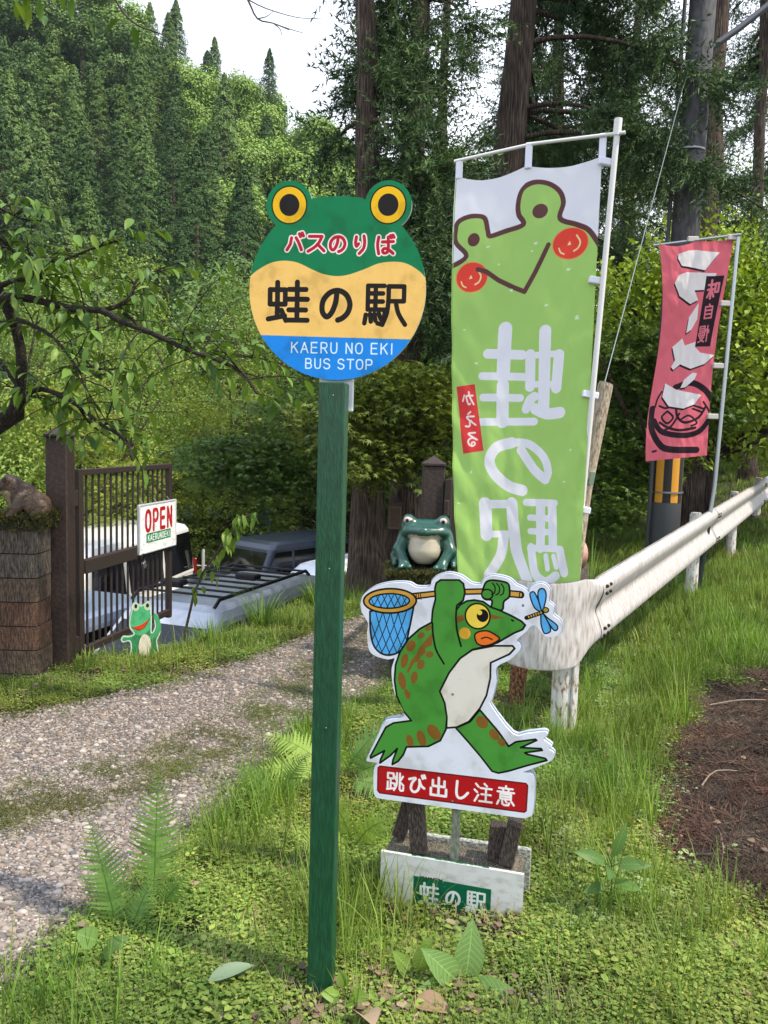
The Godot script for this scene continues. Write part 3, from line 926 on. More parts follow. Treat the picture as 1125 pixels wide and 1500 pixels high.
func cherry() -> void:
	var g := RandomNumberGenerator.new()
	g.seed = 77
	var t := thing("cherry_tree", "old cherry tree with crooked mossy limbs leaning in from the left", "tree", Vector3(-2.95, 0, -4.95))
	var o := t.position
	var m := grained("cherrybark", [Color(0.08, 0.065, 0.05), Color(0.17, 0.14, 0.11), Color(0.30, 0.27, 0.22)], [0.3, 0.55, 0.85], 0.03, Vector3(4, 4, 4), 1.5, 0.95, 0.06, true)
	var b := Mb.new()
	var tp := PackedVector3Array([Vector3(0.05, -0.2, 0), Vector3(0.02, 0.6, 0)])
	for q in pv3("-2.89 1.11 -4.90 -2.73 1.40 -4.87 -2.51 1.53 -4.83 -2.37 1.59 -4.80 -2.20 1.67 -4.77 -2.16 1.79 -4.73 -2.13 1.92 -4.70 -2.12 2.03 -4.67 -2.13 2.15 -4.63 -2.16 2.25 -4.60 -2.18 2.32 -4.57 -2.21 2.44 -4.53 -2.26 2.57 -4.50"): tp.append(q - o)
	var rs := PackedFloat32Array()
	for k in tp.size(): rs.append([0.13, 0.12, 0.11, 0.1, 0.085, 0.075, 0.055, 0.034, 0.032, 0.03, 0.029, 0.03, 0.028, 0.022, 0.016][k])
	b.tube(tp, rs, 10, true)
	put("trunk", b.mesh(m), t)
	var limbs := {
		"-2.15 2.36 -4.50 -2.05 2.39 -4.47 -1.91 2.40 -4.43 -1.87 2.47 -4.40 -1.73 2.49 -4.37 -1.60 2.53 -4.33 -1.42 2.58 -4.30": 0.016,
		"-2.13 2.30 -4.50 -1.98 2.29 -4.46 -1.84 2.26 -4.43 -1.69 2.23 -4.39 -1.54 2.22 -4.35 -1.42 2.16 -4.32 -1.30 2.12 -4.28 -1.13 2.05 -4.25 -1.01 2.00 -4.21 -.88 1.96 -4.17 -.75 1.90 -4.14 -.66 1.79 -4.10": 0.024,
		"-1.55 2.22 -4.38 -1.44 2.28 -4.43 -1.42 2.34 -4.49 -1.41 2.42 -4.54 -1.34 2.47 -4.60": 0.014, "-1.44 2.22 -4.40 -1.31 2.12 -4.50 -1.19 2.08 -4.60 -1.00 2.06 -4.70 -.8 2.03 -4.75": 0.011,
		"-2.08 2.19 -4.55 -1.90 2.12 -4.46 -1.77 2.03 -4.38 -1.65 1.91 -4.29 -1.58 1.83 -4.20": 0.013, "-1.66 1.92 -4.30 -1.59 1.92 -4.35 -1.52 1.91 -4.40": 0.008,
		"-2.15 1.66 -4.65 -2.01 1.80 -4.58 -1.82 1.77 -4.50 -1.67 1.69 -4.43 -1.54 1.61 -4.35 -1.39 1.54 -4.28 -1.33 1.43 -4.20": 0.018, "-1.68 1.70 -4.40 -1.67 1.61 -4.55 -1.55 1.49 -4.70": 0.009,
		"-2.39 2.04 -4.80 -2.27 1.96 -4.73 -2.17 1.86 -4.67 -2.09 1.77 -4.60": 0.02, "-2.16 2.61 -4.30 -2.08 2.58 -4.35 -2.02 2.52 -4.40 -1.95 2.44 -4.45 -1.94 2.42 -4.50": 0.01,
		"-2.23 2.78 -4.40 -2.10 2.75 -4.40 -1.99 2.70 -4.40 -1.88 2.69 -4.40": 0.01,
	}
	var lm := [leafmat(0.8, 0.42)]
	var shapes := []
	for k in 4:
		var lb := Mb.new()
		lb.col = [Color(0.085, 0.165, 0.030), Color(0.12, 0.215, 0.036), Color(0.065, 0.135, 0.028), Color(0.19, 0.29, 0.05)][k]
		lb.leaf(Vector3.ZERO, Vector3(0, -0.1, 1), Vector3.UP, 0.092, 0.033, 0.35, 0.35 + 0.15 * k, 6, 1.0)
		shapes.append(lb.mesh(lm[0]))
	var spots := []
	for key in limbs:
		var p := smooth3(pv3(key), 3)
		for k in p.size(): p[k] -= o
		var r: float = limbs[key]
		var pr := PackedFloat32Array()
		for k in p.size(): pr.append(r * (1.0 - 0.72 * k / (p.size() - 1.0)) * (1.0 + 0.12 * sin(k * 2.3)))
		b = Mb.new()
		b.tube(p, pr, 8, true)
		var lo := put("limb", b.mesh(m), t)
		var tb := Mb.new()
		var count := int(p.size() * 1.25)
		for s in count:
			var q := p[int(p.size() * (0.12 + 0.86 * g.randf()))]
			var d := Vector3(g.randfn() * 0.8, g.randfn() * 0.35 + 0.25, g.randfn() * 0.7).normalized()
			var l := 0.16 + 0.36 * g.randf()
			var tw := PackedVector3Array()
			for k in 6:
				tw.append(q)
				if k > 0:
					var sgn := 1.0 if k % 2 == 0 else -1.0
					var dd := (d + d.cross(Vector3.UP) * sgn * 0.9 + Vector3(0, -0.35 - 0.5 * g.randf(), 0) + Vector3(g.randfn(), g.randfn(), g.randfn()) * 0.25).normalized()
					spots.append(Transform3D(look_basis(dd, g.randfn() * 0.3).scaled(Vector3.ONE * (0.75 + 0.5 * g.randf())), q))
				q += d * l / 5.0
				d = (d + Vector3(g.randfn() * 0.15, -0.14, g.randfn() * 0.15)).normalized()
			tb.tube(tw, PackedFloat32Array([0.004, 0.0035, 0.003, 0.0025, 0.002, 0.0015]), 4, false)
		put("twig", tb.mesh(m), lo).set_meta("kind", "stuff")
	# leaves that the photograph lets you pick apart are parts; the rest one mass
	print("cherry leaves ", spots.size())
	var rest := []
	var rc := PackedColorArray()
	for k in spots.size():
		if k < 300:
			var lf := put("leaf", shapes[g.randi() % 4], t)
			lf.transform = spots[(k * 7) % spots.size()]
		else:
			rest.append(spots[(k * 7) % spots.size()])
			rc.append(Color.WHITE * (0.8 + 0.5 * g.randf()))
	many("leaf_mass", shapes[1], rest, rc, t, true)
	# twigs hanging into the sky from above
	var bare := mat(lin(0.07, 0.06, 0.05), 0.9)
	var tw := thing("bare_twig", "thin bare twig forking against the white sky beside the mountain crest", "twig", Vector3(-0.83, 3.86, -4.2))
	var to := tw.position
	var n := 0
	for key in ["-.83 3.86 -4.2 -.75 3.74 -4.2 -.70 3.65 -4.2 -.62 3.63 -4.2 -.54 3.60 -4.2", "-.70 3.65 -4.2 -.66 3.67 -4.22 -.63 3.71 -4.25", "-.75 3.74 -4.2 -.66 3.70 -4.2 -.5 3.66 -4.2 -.38 3.66 -4.2", "-.62 3.63 -4.2 -.58 3.58 -4.15 -.57 3.55 -4.15", "-.62 3.63 -4.2 -.55 3.63 -4.25 -.47 3.61 -4.25"]:
		b = Mb.new()
		var p := smooth3(pv3(key), 3)
		var pr := PackedFloat32Array()
		for k in p.size():
			p[k] -= to
			pr.append((0.0065 if n == 0 else 0.0035) * (1.0 - 0.75 * k / p.size()))
		b.tube(p, pr, 5)
		put("stem", b.mesh(bare), tw)
		n += 1
	for spec in [["leafy twig hanging at the top left corner over the forest", "-2.5 4.1 -4.2 -2.2 3.95 -4.2 -1.95 3.80 -4.2 -1.75 3.74 -4.2", 70], ["dark twig curving down over the forest left of the bare twig", "-1.5 3.9 -4.0 -1.33 3.60 -4.0 -1.24 3.51 -4.0 -1.15 3.48 -4.0 -1.05 3.44 -4.0", 3]]:
		tw = thing("leafy_twig", spec[0], "twig", pv3(spec[1])[0])
		b = Mb.new()
		var p := smooth3(pv3(spec[1]), 3)
		var pr := PackedFloat32Array()
		for k in p.size():
			p[k] -= tw.position
			pr.append(0.007 * (1.0 - 0.7 * k / p.size()))
		b.tube(p, pr, 5)
		put("stem", b.mesh(bare), tw)
		for k in spec[2]:
			var lf := put("leaf", shapes[g.randi() % 4], tw)
			var dd := Vector3(g.randfn(), -0.6, g.randfn()).normalized()
			lf.transform = Transform3D(look_basis(dd).scaled(Vector3.ONE * 1.1), p[g.randi() % p.size()] + dd * 0.05 * g.randf() + Vector3(g.randfn(), g.randfn() * 0.6, g.randfn()) * (0.1 if spec[2] > 9 else 0.01))
	# green sapling hanging before the cars
	tw = thing("sapling", "young sapling with drooping light green leaves before the dark car", "sapling", Vector3(-1.2, -0.1, -6.4))
	b = Mb.new()
	b.tube(smooth3(pv3("-.55 -.6 -.2 -.35 .35 -.1 -.12 .75 0 .05 1.0 .1 .2 1.05 .15"), 3), PackedFloat32Array([0.014, 0.013, 0.012, 0.011, 0.01, 0.009, 0.008, 0.007, 0.006, 0.005, 0.004, 0.003, 0.002]), 5)
	put("stem", b.mesh(bare), tw)
	for k in 46:
		var f := g.randf()
		var p := pv3("-.35 .35 -.1 -.12 .75 0 .05 1.0 .1 .2 1.05 .15")
		var q := f * 2.99
		var lf := put("leaf", shapes[3 if g.randf() < 0.7 else 1], tw)
		lf.transform = Transform3D(look_basis(Vector3(g.randfn() * 0.7, -0.7, g.randfn() * 0.7)).scaled(Vector3.ONE * 1.2), p[int(q)].lerp(p[int(q) + 1], q - int(q)) + Vector3(g.randfn(), g.randfn() * 0.4, g.randfn()) * 0.05)

func valley() -> void:
	var lime := [Color(0.254, 0.355, 0.068), Color(0.306, 0.404, 0.083), Color(0.201, 0.305, 0.068)]
	var green := [Color(0.135, 0.221, 0.048), Color(0.171, 0.264, 0.056), Color(0.108, 0.178, 0.042)]
	var gold := [Color(0.30, 0.37, 0.055), Color(0.36, 0.41, 0.06), Color(0.23, 0.33, 0.055)]
	var round := "0 2.6 0 1.5 1.1 1.3 -.9 2.0 .4 1.0 .8 .9 .95 2.1 .3 1.0 .8 .9 .3 3.4 0 1.0 .8 .9 -.5 1.2 .4 1.1 .7 .9 .6 1.1 .4 1.1 .7 .9"
	# each: px-free world place, scale, kind of leaf, tones, label
	var spec := [
		[Vector3(-6.4, -2.2, -15.2), 1.1, "maple", gold, "golden green maple just beyond the gate's left post", "maple_tree"],
		[Vector3(-7.6, -2.2, -13.8), 1.15, "broad", lime, "light green tree at the left edge behind the stone pillar", "garden_tree"],
		[Vector3(-4.2, -2.2, -18.5), 1.25, "maple", gold, "yellow green maple rising behind the white van", "maple_tree"],
		[Vector3(-6.2, -2.2, -19.0), 1.45, "fine", lime, "feathery light green tree left of centre in the valley", "garden_tree"],
		[Vector3(-3.6, -2.2, -21.0), 1.55, "fine", lime, "light green tree in the valley below the cherry branch tip", "garden_tree"],
		[Vector3(-9.6, -2.2, -20.0), 1.6, "fine", green, "mid green tree in the valley at the far left", "garden_tree"],
		[Vector3(-0.9, -2.2, -19.0), 1.3, "maple", green, "green maple in the valley behind the green post", "maple_tree"],
		[Vector3(-5.2, -2.2, -27.0), 2.1, "far", green, "rounded green tree at the foot of the mountain, middle", "garden_tree"],
		[Vector3(-10.5, -2.2, -28.0), 2.3, "far", lime, "bright tree at the foot of the mountain, left", "garden_tree"],
		[Vector3(-1.2, -2.2, -28.0), 2.2, "far", green, "dark rounded tree at the mountain foot behind the bus sign", "garden_tree"],
		[Vector3(-15.5, -2.2, -30.0), 2.4, "far", green, "green tree at the mountain foot outside left", "garden_tree"],
		[Vector3(3.4, -1.0, -27.0), 2.3, "far", green, "green tree deep behind the green banner", "garden_tree"],
		[Vector3(9.5, 0.5, -26.0), 2.4, "far", lime, "bright tree deep behind the pink banner", "garden_tree"],
		[Vector3(15.5, 0.6, -26.0), 2.4, "far", green, "green tree deep in the wood at the right", "garden_tree"],
		[Vector3(-8.0, -2.2, -36.0), 2.2, "far", green, "hazy green tree before the forest, left of centre", "garden_tree"],
		[Vector3(-3.0, -2.2, -36.0), 2.2, "far", lime, "hazy light tree before the forest, centre", "garden_tree"],
		[Vector3(-14.5, -2.2, -37.0), 2.3, "far", green, "hazy green tree before the forest, far left", "garden_tree"],
		[Vector3(2.6, -2.2, -36.0), 2.6, "far", green, "hazy green tree before the forest, right of the bus sign", "garden_tree"],
	]
	var k := 0
	for s in spec:
		var f: PackedFloat64Array = round.split_floats(" ", false)
		var q := ""
		for j in f.size(): q += "%.2f " % (f[j] * s[1] * (0.85 + 0.3 * rng.randf()))
		leafy(s[5], s[4], "trees in the valley below the mountain", s[0], q, 620 if s[2] == "far" else 900, s[2], s[3], 300 + k, 0.09 * s[1], 0.3 if s[2] == "maple" else 0.0)
		k += 1
	var cz := [Vector3(-7.4, -2.2, -33), Vector3(-4.4, -2.2, -33.5), Vector3(-11.6, -2.2, -34), Vector3(-2.0, -2.2, -34)]
	var lm := leafmat(0.35, 0.7)
	var mesh := far_conifer(91, 9.5, 2.0, [Color(0.05, 0.095, 0.034), Color(0.066, 0.116, 0.040), Color(0.09, 0.14, 0.05)], 60, 0.26).mesh(lm)
	for j in 4:
		var t := thing("conifer", ["pale green conifer at the mountain foot, second from left", "pale green conifer at the mountain foot, third from left", "leftmost pale green conifer at the mountain foot", "pale green conifer at the mountain foot nearest the bus sign"][j], "tree", cz[j], j * 1.3, "pale conifers at the mountain foot")
		put("crown", mesh, t)
		var tb := Mb.new()
		tb.tube(PackedVector3Array([Vector3(0, -0.3, 0), Vector3(0, 8.5, 0)]), PackedFloat32Array([0.2, 0.04]), 7)
		put("trunk", tb.mesh(bark_mat()), t)
		t.scale = Vector3.ONE * [1.0, 1.1, 0.95, 0.9][j]

# ---------------------------------------------------------------- gate, pillars
func wood_mat(key: String, c0: Color, c1: Color) -> StandardMaterial3D:
	return grained(key, [c0, c0.lerp(c1, 0.5), c1], [0.25, 0.5, 0.8], 0.03, Vector3(6, 0.6, 6), 0.4, 0.75, 0.09)

func gate_leaf(label: String, at: Vector3, turn: float) -> Node3D:
	var t := thing("metal_gate", label, "gate", at, turn, "brown barred gates of the drive")
	var rust := grained("gatepaint", [Color(0.125, 0.085, 0.07), Color(0.175, 0.125, 0.10), Color(0.30, 0.19, 0.13)], [0.3, 0.62, 0.9], 0.03, Vector3(5, 5, 5), 0.3, 0.7, 0.1)
	var w := 1.38
	for s in [["stile", Vector3(0.025, 0.66, 0), Vector3(0.055, 1.31, 0.045)], ["stile", Vector3(w - 0.025, 0.66, 0), Vector3(0.05, 1.31, 0.042)], ["rail", Vector3(w * 0.5, 1.292, 0.002), Vector3(w - 0.1, 0.042, 0.04)], ["rail", Vector3(w * 0.5, 0.645, 0.012), Vector3(w - 0.1, 0.095, 0.05)], ["rail", Vector3(w * 0.5, 0.055, 0.002), Vector3(w - 0.1, 0.05, 0.04)]]:
		var b := Mb.new()
		b.box(s[1], s[2])
		put(s[0], b.mesh(rust), t)
	var bb := Mb.new()
	bb.tube(PackedVector3Array([Vector3(0, 0.08, 0), Vector3(0, 0.598, 0)]), PackedFloat32Array([0.009, 0.009]), 8)
	bb.tube(PackedVector3Array([Vector3(0, 0.692, 0), Vector3(0, 1.272, 0)]), PackedFloat32Array([0.009, 0.009]), 8)
	var bm := bb.mesh(rust)
	for k in 15:
		put("bar", bm, t).position = Vector3(0.05 + (k + 1) * (w - 0.1) / 16.0, 0, -0.008)
	for y in [0.12, 1.12]:
		var b := Mb.new()
		b.box(Vector3(-0.035, y, 0), Vector3(0.075, 0.11, 0.03))
		put("hinge", b.mesh(rust), t)
	return t

func square_post(called: String, label: String, at: Vector3, w: float, h: float, m: Material) -> void:
	var t := thing(called, label, "post", at, 0.0, "square brown gate posts")
	var b := Mb.new()
	b.box(Vector3(0, h * 0.5 - 0.1, 0), Vector3(w, h + 0.2, w), Basis(), 0.008)
	put("shaft", b.mesh(m), t)
	b = Mb.new()
	var a := w * 0.5 + 0.008
	b.box(Vector3(0, h + 0.008, 0), Vector3(w + 0.016, 0.016, w + 0.016))
	var tip := Vector3(0, h + 0.07, 0)
	var y := h + 0.016
	b.ftri(Vector3(-a, y, a), Vector3(a, y, a), tip); b.ftri(Vector3(a, y, a), Vector3(a, y, -a), tip); b.ftri(Vector3(a, y, -a), Vector3(-a, y, -a), tip); b.ftri(Vector3(-a, y, -a), Vector3(-a, y, a), tip)
	put("pyramid_cap", b.mesh(m), t)

func moss_lump(b: Mb, w: float, d: float, y: float, h: float, sd: int, drop := 0.05) -> void:
	var f := FastNoiseLite.new()
	f.seed = sd; f.frequency = 9.0
	var n := 22
	var first := b.v.size()
	for j in n + 1:
		for k in n + 1:
			var u := k * 2.0 / n - 1.0
			var v := j * 2.0 / n - 1.0
			var e := maxf(absf(u), absf(v))
			var yy := y + h * (0.6 + 0.6 * f.get_noise_2d(u, v)) * (1.0 if e < 0.93 else 0.2) - (drop if e > 0.97 else 0.0)
			b.vert(Vector3(u * w * 0.5 * (1.0 + 0.02 * f.get_noise_2d(u * 3, v * 3)), yy, v * d * 0.5), Vector3(f.get_noise_2d(u * 2, v) * 0.8 + (u * 0.8 if e > 0.9 else 0.0), 1, f.get_noise_2d(u, v * 2 + 5) * 0.8 + (v * 0.8 if e > 0.9 else 0.0)).normalized())
	for j in n:
		for k in n:
			var a := first + j * (n + 1) + k
			b.tri(a, a + n + 1, a + n + 2); b.tri(a, a + n + 2, a + 1)

func pillar(label: String, at: Vector3, w: float, d: float, h: float, ch: float, cols: Array, sd: int) -> void:
	var g := RandomNumberGenerator.new()
	g.seed = sd
	var t := thing("stone_pillar", label, "pillar", at)
	var core := Mb.new()
	core.box(Vector3(0, h * 0.5 - 0.1, 0), Vector3(w - 0.03, h + 0.16, d - 0.03))
	put("mortar", core.mesh(mat(Color(0.16, 0.14, 0.12), 0.95)), t)
	var y := h - 0.03
	var row := 0
	while y > -0.1:
		var m := grained("block%d_%d" % [sd, row % cols.size()], cols[row % cols.size()], [0.15, 0.42, 0.62, 0.9], 0.02, Vector3(7.0, 1.3, 7.0), 3.0, 0.95, 0.07)
		for s in 1:
			var b := Mb.new()
			var bw := w
			var cx := 0.0
			var hh := ch - 0.008
			# rounded outer corner, split face
			var q := PackedVector2Array()
			var x0 := cx - bw * 0.5
			var x1 := cx + bw * 0.5
			var r0 := 0.045 if s == 0 else 0.006
			var r1 := 0.045
			for c in [[x1 - r1, d * 0.5 - r1, r1, 0.0], [x0 + r0, d * 0.5 - r0, r0, 90.0], [x0 + r0, -d * 0.5 + r0, r0, 180.0], [x1 - r1, -d * 0.5 + r1, r1, 270.0]]:
				for k in 5: q.append(Vector2(c[0], c[1]) + Vector2(c[2], 0).rotated(deg_to_rad(c[3] + k * 22.5)))
			var off := 0.003 * g.randfn()
			b.plate(q, 0.0, hh, Rect2(-1, -1, 2, 2))
			var rot := Basis(Vector3.RIGHT, Vector3(0, 0, -1), Vector3.UP)
			for k in b.v.size():
				var p := b.v[k]
				b.v[k] = Vector3(p.x + off, p.z, p.y)
				var nn := b.n[k]
				b.n[k] = Vector3(nn.x, nn.z, nn.y)
			var o := put("stone_block", b.mesh(m), t)
			o.position.y = y - hh
		y -= ch
		row += 1
	var mb := Mb.new()
	mb.box(Vector3(0, h + 0.012, 0), Vector3(w + 0.06, 0.08, d + 0.06), Basis(), 0.012)
	put("cap_stone", mb.mesh(grained("capstone", [Color(0.10, 0.11, 0.07), Color(0.2, 0.2, 0.13), Color(0.3, 0.28, 0.2)], [0.3, 0.5, 0.8], 0.03, Vector3(4, 4, 4), 2.0)), t)
	mb = Mb.new()
	moss_lump(mb, w + 0.075, d + 0.075, h + 0.05, 0.025, sd)
	var mo := put("moss", mb.mesh(grained("moss", [Color(0.12, 0.13, 0.05), Color(0.22, 0.24, 0.08), Color(0.33, 0.35, 0.12)], [0.3, 0.5, 0.75], 0.06, Vector3(5, 5, 5), 3.0, 1.0, 0.15)), t)
	mo.set_meta("kind", "stuff")
	var ts := []
	var cs := PackedColorArray()
	for k in 1500:
		var p := Vector3(g.randf() - 0.5, 0, g.randf() - 0.5) * Vector3(w + 0.08, 0, d + 0.08)
		var yy := h + 0.055
		if g.randf() < 0.45:
			if g.randf() < 0.5: p.z = (d + 0.07) * 0.5
			else: p.x = (w + 0.07) * 0.5
			yy = h + 0.07 - 0.10 * g.randf() * g.randf()
		ts.append(Transform3D(Basis.from_euler(Vector3(g.randfn() * 0.5, g.randf() * TAU, g.randfn() * 0.5)).scaled(Vector3.ONE * (0.7 + 0.7 * g.randf())), p + Vector3(0, yy, 0)))
		cs.append([Color(0.055, 0.060, 0.016), Color(0.085, 0.090, 0.022), Color(0.04, 0.04, 0.014), Color(0.12, 0.12, 0.03)][g.randi() % 4])
	if not tex_cache.has("mosst"): tex_cache["mosst"] = tuft(77, 9, 0.030, 0.0035, 0.016, 1.2).mesh(leafmat(0.4, 0.8))
	many("moss_tufts", tex_cache["mosst"], ts, cs, t, true)

func gate_side() -> void:
	var g0 := gate_leaf("brown barred gate swung open behind the left post, OPEN sign on it", Vector3(-2.07, 0.0, -5.35), deg_to_rad(78.9))
	gate_leaf("brown barred gate swung open behind the right post and frog statue", Vector3(0.43, 0.0, -5.4), deg_to_rad(77.0))
	var pm := grained("postpaint", [Color(0.15, 0.11, 0.098), Color(0.19, 0.142, 0.126), Color(0.24, 0.18, 0.158)], [0.3, 0.5, 0.8], 0.02, Vector3(3, 3, 3), 0.2, 0.6, 0.1)
	square_post("gate_post", "tall dark brown gate post beside the toad pillar", Vector3(-2.112, 0, -5.19), 0.14, 1.53, pm)
	square_post("gate_post", "reddish brown gate post behind the green frog statue", Vector3(0.334, 0, -5.5), 0.15, 1.40, pm)
	var rustc := [Color(0.24, 0.19, 0.155), Color(0.40, 0.30, 0.24), Color(0.50, 0.35, 0.26), Color(0.56, 0.49, 0.43)]
	var greyc := [Color(0.25, 0.22, 0.195), Color(0.38, 0.345, 0.305), Color(0.48, 0.44, 0.40), Color(0.57, 0.53, 0.48)]
	var brown := [Color(0.24, 0.2, 0.165), Color(0.38, 0.32, 0.265), Color(0.48, 0.39, 0.32), Color(0.55, 0.5, 0.45)]
	pillar("pillar of split-faced stone blocks with mossy top under the toad", Vector3(-2.445, 0, -4.995), 0.62, 0.25, 0.985, 0.152, [greyc, greyc, brown, rustc, rustc, brown], 4)
	pillar("mossy dark stone plinth under the green frog statue", Vector3(0.285, 0, -5.22), 0.45, 0.4, 0.675, 0.165, [[Color(0.12, 0.11, 0.09), Color(0.2, 0.18, 0.14), Color(0.28, 0.25, 0.2), Color(0.36, 0.33, 0.27)]], 5)
	# OPEN sign on the gate
	var w := 61.0
	var h := 37.0
	var a := Art.new(Rect2(0, 0, w, h), 10, Color(0.90, 0.91, 0.92))
	var red := Color(0.68, 0.09, 0.13)
	words(a, "OPEN", 9.2, 24.4, 8.6, 3.6, 15.5, 3.3, red)
	a.fill(pv("10.5 7 10.5 14.5 52 14.5 52 7"), Color(0.05, 0.45, 0.27))
	words(a, "KAERUNOEKI", 13.0, 10.7, 3.0, 1.0, 4.6, 0.8, Color(0.92, 0.95, 0.93))
	for k in 14: a.stroke(PackedVector2Array([Vector2(rng.randf() * w, rng.randf() * h), Vector2(rng.randf() * w, rng.randf() * h)]), 0.12, Color(0.8, 0.82, 0.82, 1))
	var t := thing("open_sign", "white OPEN sign with red letters hung on the left gate", "sign", Vector3(-2.07, 0, -5.35) + Vector3(0.193, 0, -0.981) * 0.765 + Vector3(0.981, 0, 0.193) * 0.045 + Vector3(0, 0.635, 0), deg_to_rad(78.9))
	var b := Mb.new()
	b.plate(pv("0 0 .61 0 .61 .37 0 .37"), -0.006, 0.006, Rect2(0, 0, 0.61, 0.37))
	put("panel", b.mesh(printed(a.tex())), t)
	for k in 4:
		b = Mb.new()
		b.box([Vector3(0.305, 0.374, 0), Vector3(0.305, -0.004, 0), Vector3(-0.004, 0.185, 0), Vector3(0.614, 0.185, 0)][k], [Vector3(0.626, 0.012, 0.022), Vector3(0.626, 0.012, 0.022), Vector3(0.012, 0.364, 0.022), Vector3(0.012, 0.364, 0.022)][k], Basis(), 0.002)
		put("frame", b.mesh(mat(Color(0.82, 0.83, 0.85), 0.35, 0.3)), t)
	for k in 3:
		b = Mb.new()
		b.tube(PackedVector3Array([Vector3(0.08 + k * 0.22, 0.374, 0.0), Vector3(0.08 + k * 0.22, 0.41, -0.03)]), PackedFloat32Array([0.0025, 0.0025]), 5)
		put("wire_tie", b.mesh(mat(Color(0.5, 0.5, 0.5), 0.4, 0.8)), t)
	# padlock on the gate's middle rail
	t = thing("padlock", "small steel padlock with ring hanging under the OPEN sign", "padlock", Vector3(-2.07, 0, -5.35) + Vector3(0.193, 0, -0.981) * 0.80 + Vector3(0.981, 0, 0.193) * 0.06 + Vector3(0, 0.565, 0), deg_to_rad(78.9))
	b = Mb.new()
	b.box(Vector3(0.01, -0.02, 0.004), Vector3(0.045, 0.055, 0.02), Basis(Vector3.BACK, 0.4), 0.006)
	put("lock_body", b.mesh(mat(Color(0.78, 0.78, 0.8), 0.25, 0.9)), t)
	b = Mb.new()
	var ring := PackedVector3Array()
	var rr := PackedFloat32Array()
	for k in 13:
		ring.append(Vector3(cos(TAU * k / 12.0) * 0.028, sin(TAU * k / 12.0) * 0.03 + 0.035, 0))
		rr.append(0.005)
	b.tube(ring, rr, 6, false)
	put("shackle", b.mesh(mat(Color(0.2, 0.18, 0.17), 0.5, 0.7)), t)
	# little plywood frog standing in the grass by the gate
	var fa := Art.new(Rect2(-16, 0, 32, 43), 12, Color(0.22, 0.55, 0.36))
	var k0 := Vector2(0, 0)
	fa.fill(ellipse(1, 11, 9, 12.5), Color(0.20, 0.50, 0.32))
	fa.shape(ellipse(1.5, 10.5, 4.6, 9.0), Color(0.83, 0.80, 0.73), 0.5, Color(0.08, 0.25, 0.14))
	fa.fill(ellipse(-1.5, 29, 7.6, 10.5), Color(0.30, 0.66, 0.45))
	fa.fill(smooth(pv("-7.2 24.5 -3.5 22.6 0.5 23.8 4.4 29.8 1.5 27.6 -2.2 25.6"), 5, true), Color(0.80, 0.22, 0.10))
	fa.stroke(smooth(pv("-7.5 24.8 -3.0 22.4 1.0 23.8 4.6 30.2"), 5), 0.4, Color(0.25, 0.06, 0.04))
	var sil: Array = [smooth(pv("-9 4 -7 0 8 0 10.5 6 9.8 14 11.6 18 12.4 25 9.6 33 7.4 32 8.2 24 6 20 6.2 30 5.6 36 5.4 41 3.2 42.4 1 40.6 -1 39.6 -2.6 40.6 -4.6 42.3 -7 40.6 -7.6 36 -9 30 -8.6 24 -6 20 -9.5 18.6 -13 19 -14.6 16.5 -13 14.5 -9 15 -8 10"), 3, true)]
	fa.stroke(sil[0], 1.5, Color(0.78, 0.82, 0.76), true)
	for e in [-4.6, 3.2]:
		fa.fill(ellipse(e, 39.0, 2.3, 3.0), Color(0.72, 0.78, 0.66)); fa.fill(ellipse(e, 39.4, 1.0, 1.5), Color(0.07, 0.12, 0.09))
	fa.stroke(smooth(pv("8 32 11 26 10 20 6 17"), 5), 3.2, Color(0.26, 0.60, 0.40))
	t = thing("frog_cutout", "small green plywood frog cut-out in the grass at the gate's foot", "garden figure", Vector3(-1.66, -0.02, -5.46), deg_to_rad(25))
	var sp := PackedVector2Array()
	for q in sil[0]: sp.append(q * 0.01)
	b = Mb.new()
	b.plate(sp, -0.009, 0.009, Rect2(-0.16, 0, 0.32, 0.43))
	put("plywood_frog", b.mesh(printed(fa.tex(), 0.6)), t)
	b = Mb.new()
	b.box(Vector3(0, 0.1, -0.02), Vector3(0.03, 0.3, 0.02))
	put("stake", b.mesh(wood_mat("stakewood", Color(0.25, 0.2, 0.15), Color(0.42, 0.36, 0.3))), t)

# ---------------------------------------------------------------- vehicles
func ring_pts(hw: float, zb: float, zf: float, r: float) -> PackedVector2Array:
	var q := PackedVector2Array()
	for c in [[hw - r, zf - r, 0.0], [-hw + r, zf - r, 90.0], [-hw + r, zb + r, 180.0], [hw - r, zb + r, 270.0]]:
		for k in 6: q.append(Vector2(c[0], c[1]) + Vector2(r, 0).rotated(deg_to_rad(c[2] + k * 18.0)))
	return q

func loft(b: Mb, rings: Array, cap := true) -> void:   # each ring: y, half width, z back, z front, corner radius
	var n := 24
	var first := b.v.size()
	for r in rings:
		var q := ring_pts(r[1], r[2], r[3], r[4])
		for k in n: b.vert(Vector3(q[k].x, r[0], q[k].y), Vector3.UP)
	for j in rings.size() - 1:
		for k in n:
			var k2 := (k + 1) % n
			var a := b.v[first + j * n + k]; var c := b.v[first + j * n + k2]; var d := b.v[first + (j + 1) * n + k2]; var e := b.v[first + (j + 1) * n + k]
			b.quad(c, a, e, d)
	if cap:
		var top: int = first + (rings.size() - 1) * n
		var m := Vector3.ZERO
		for k in n: m += b.v[top + k] / n
		m.y += 0.015
		for k in n: b.ftri(b.v[top + (k + 1) % n], b.v[top + k], m)

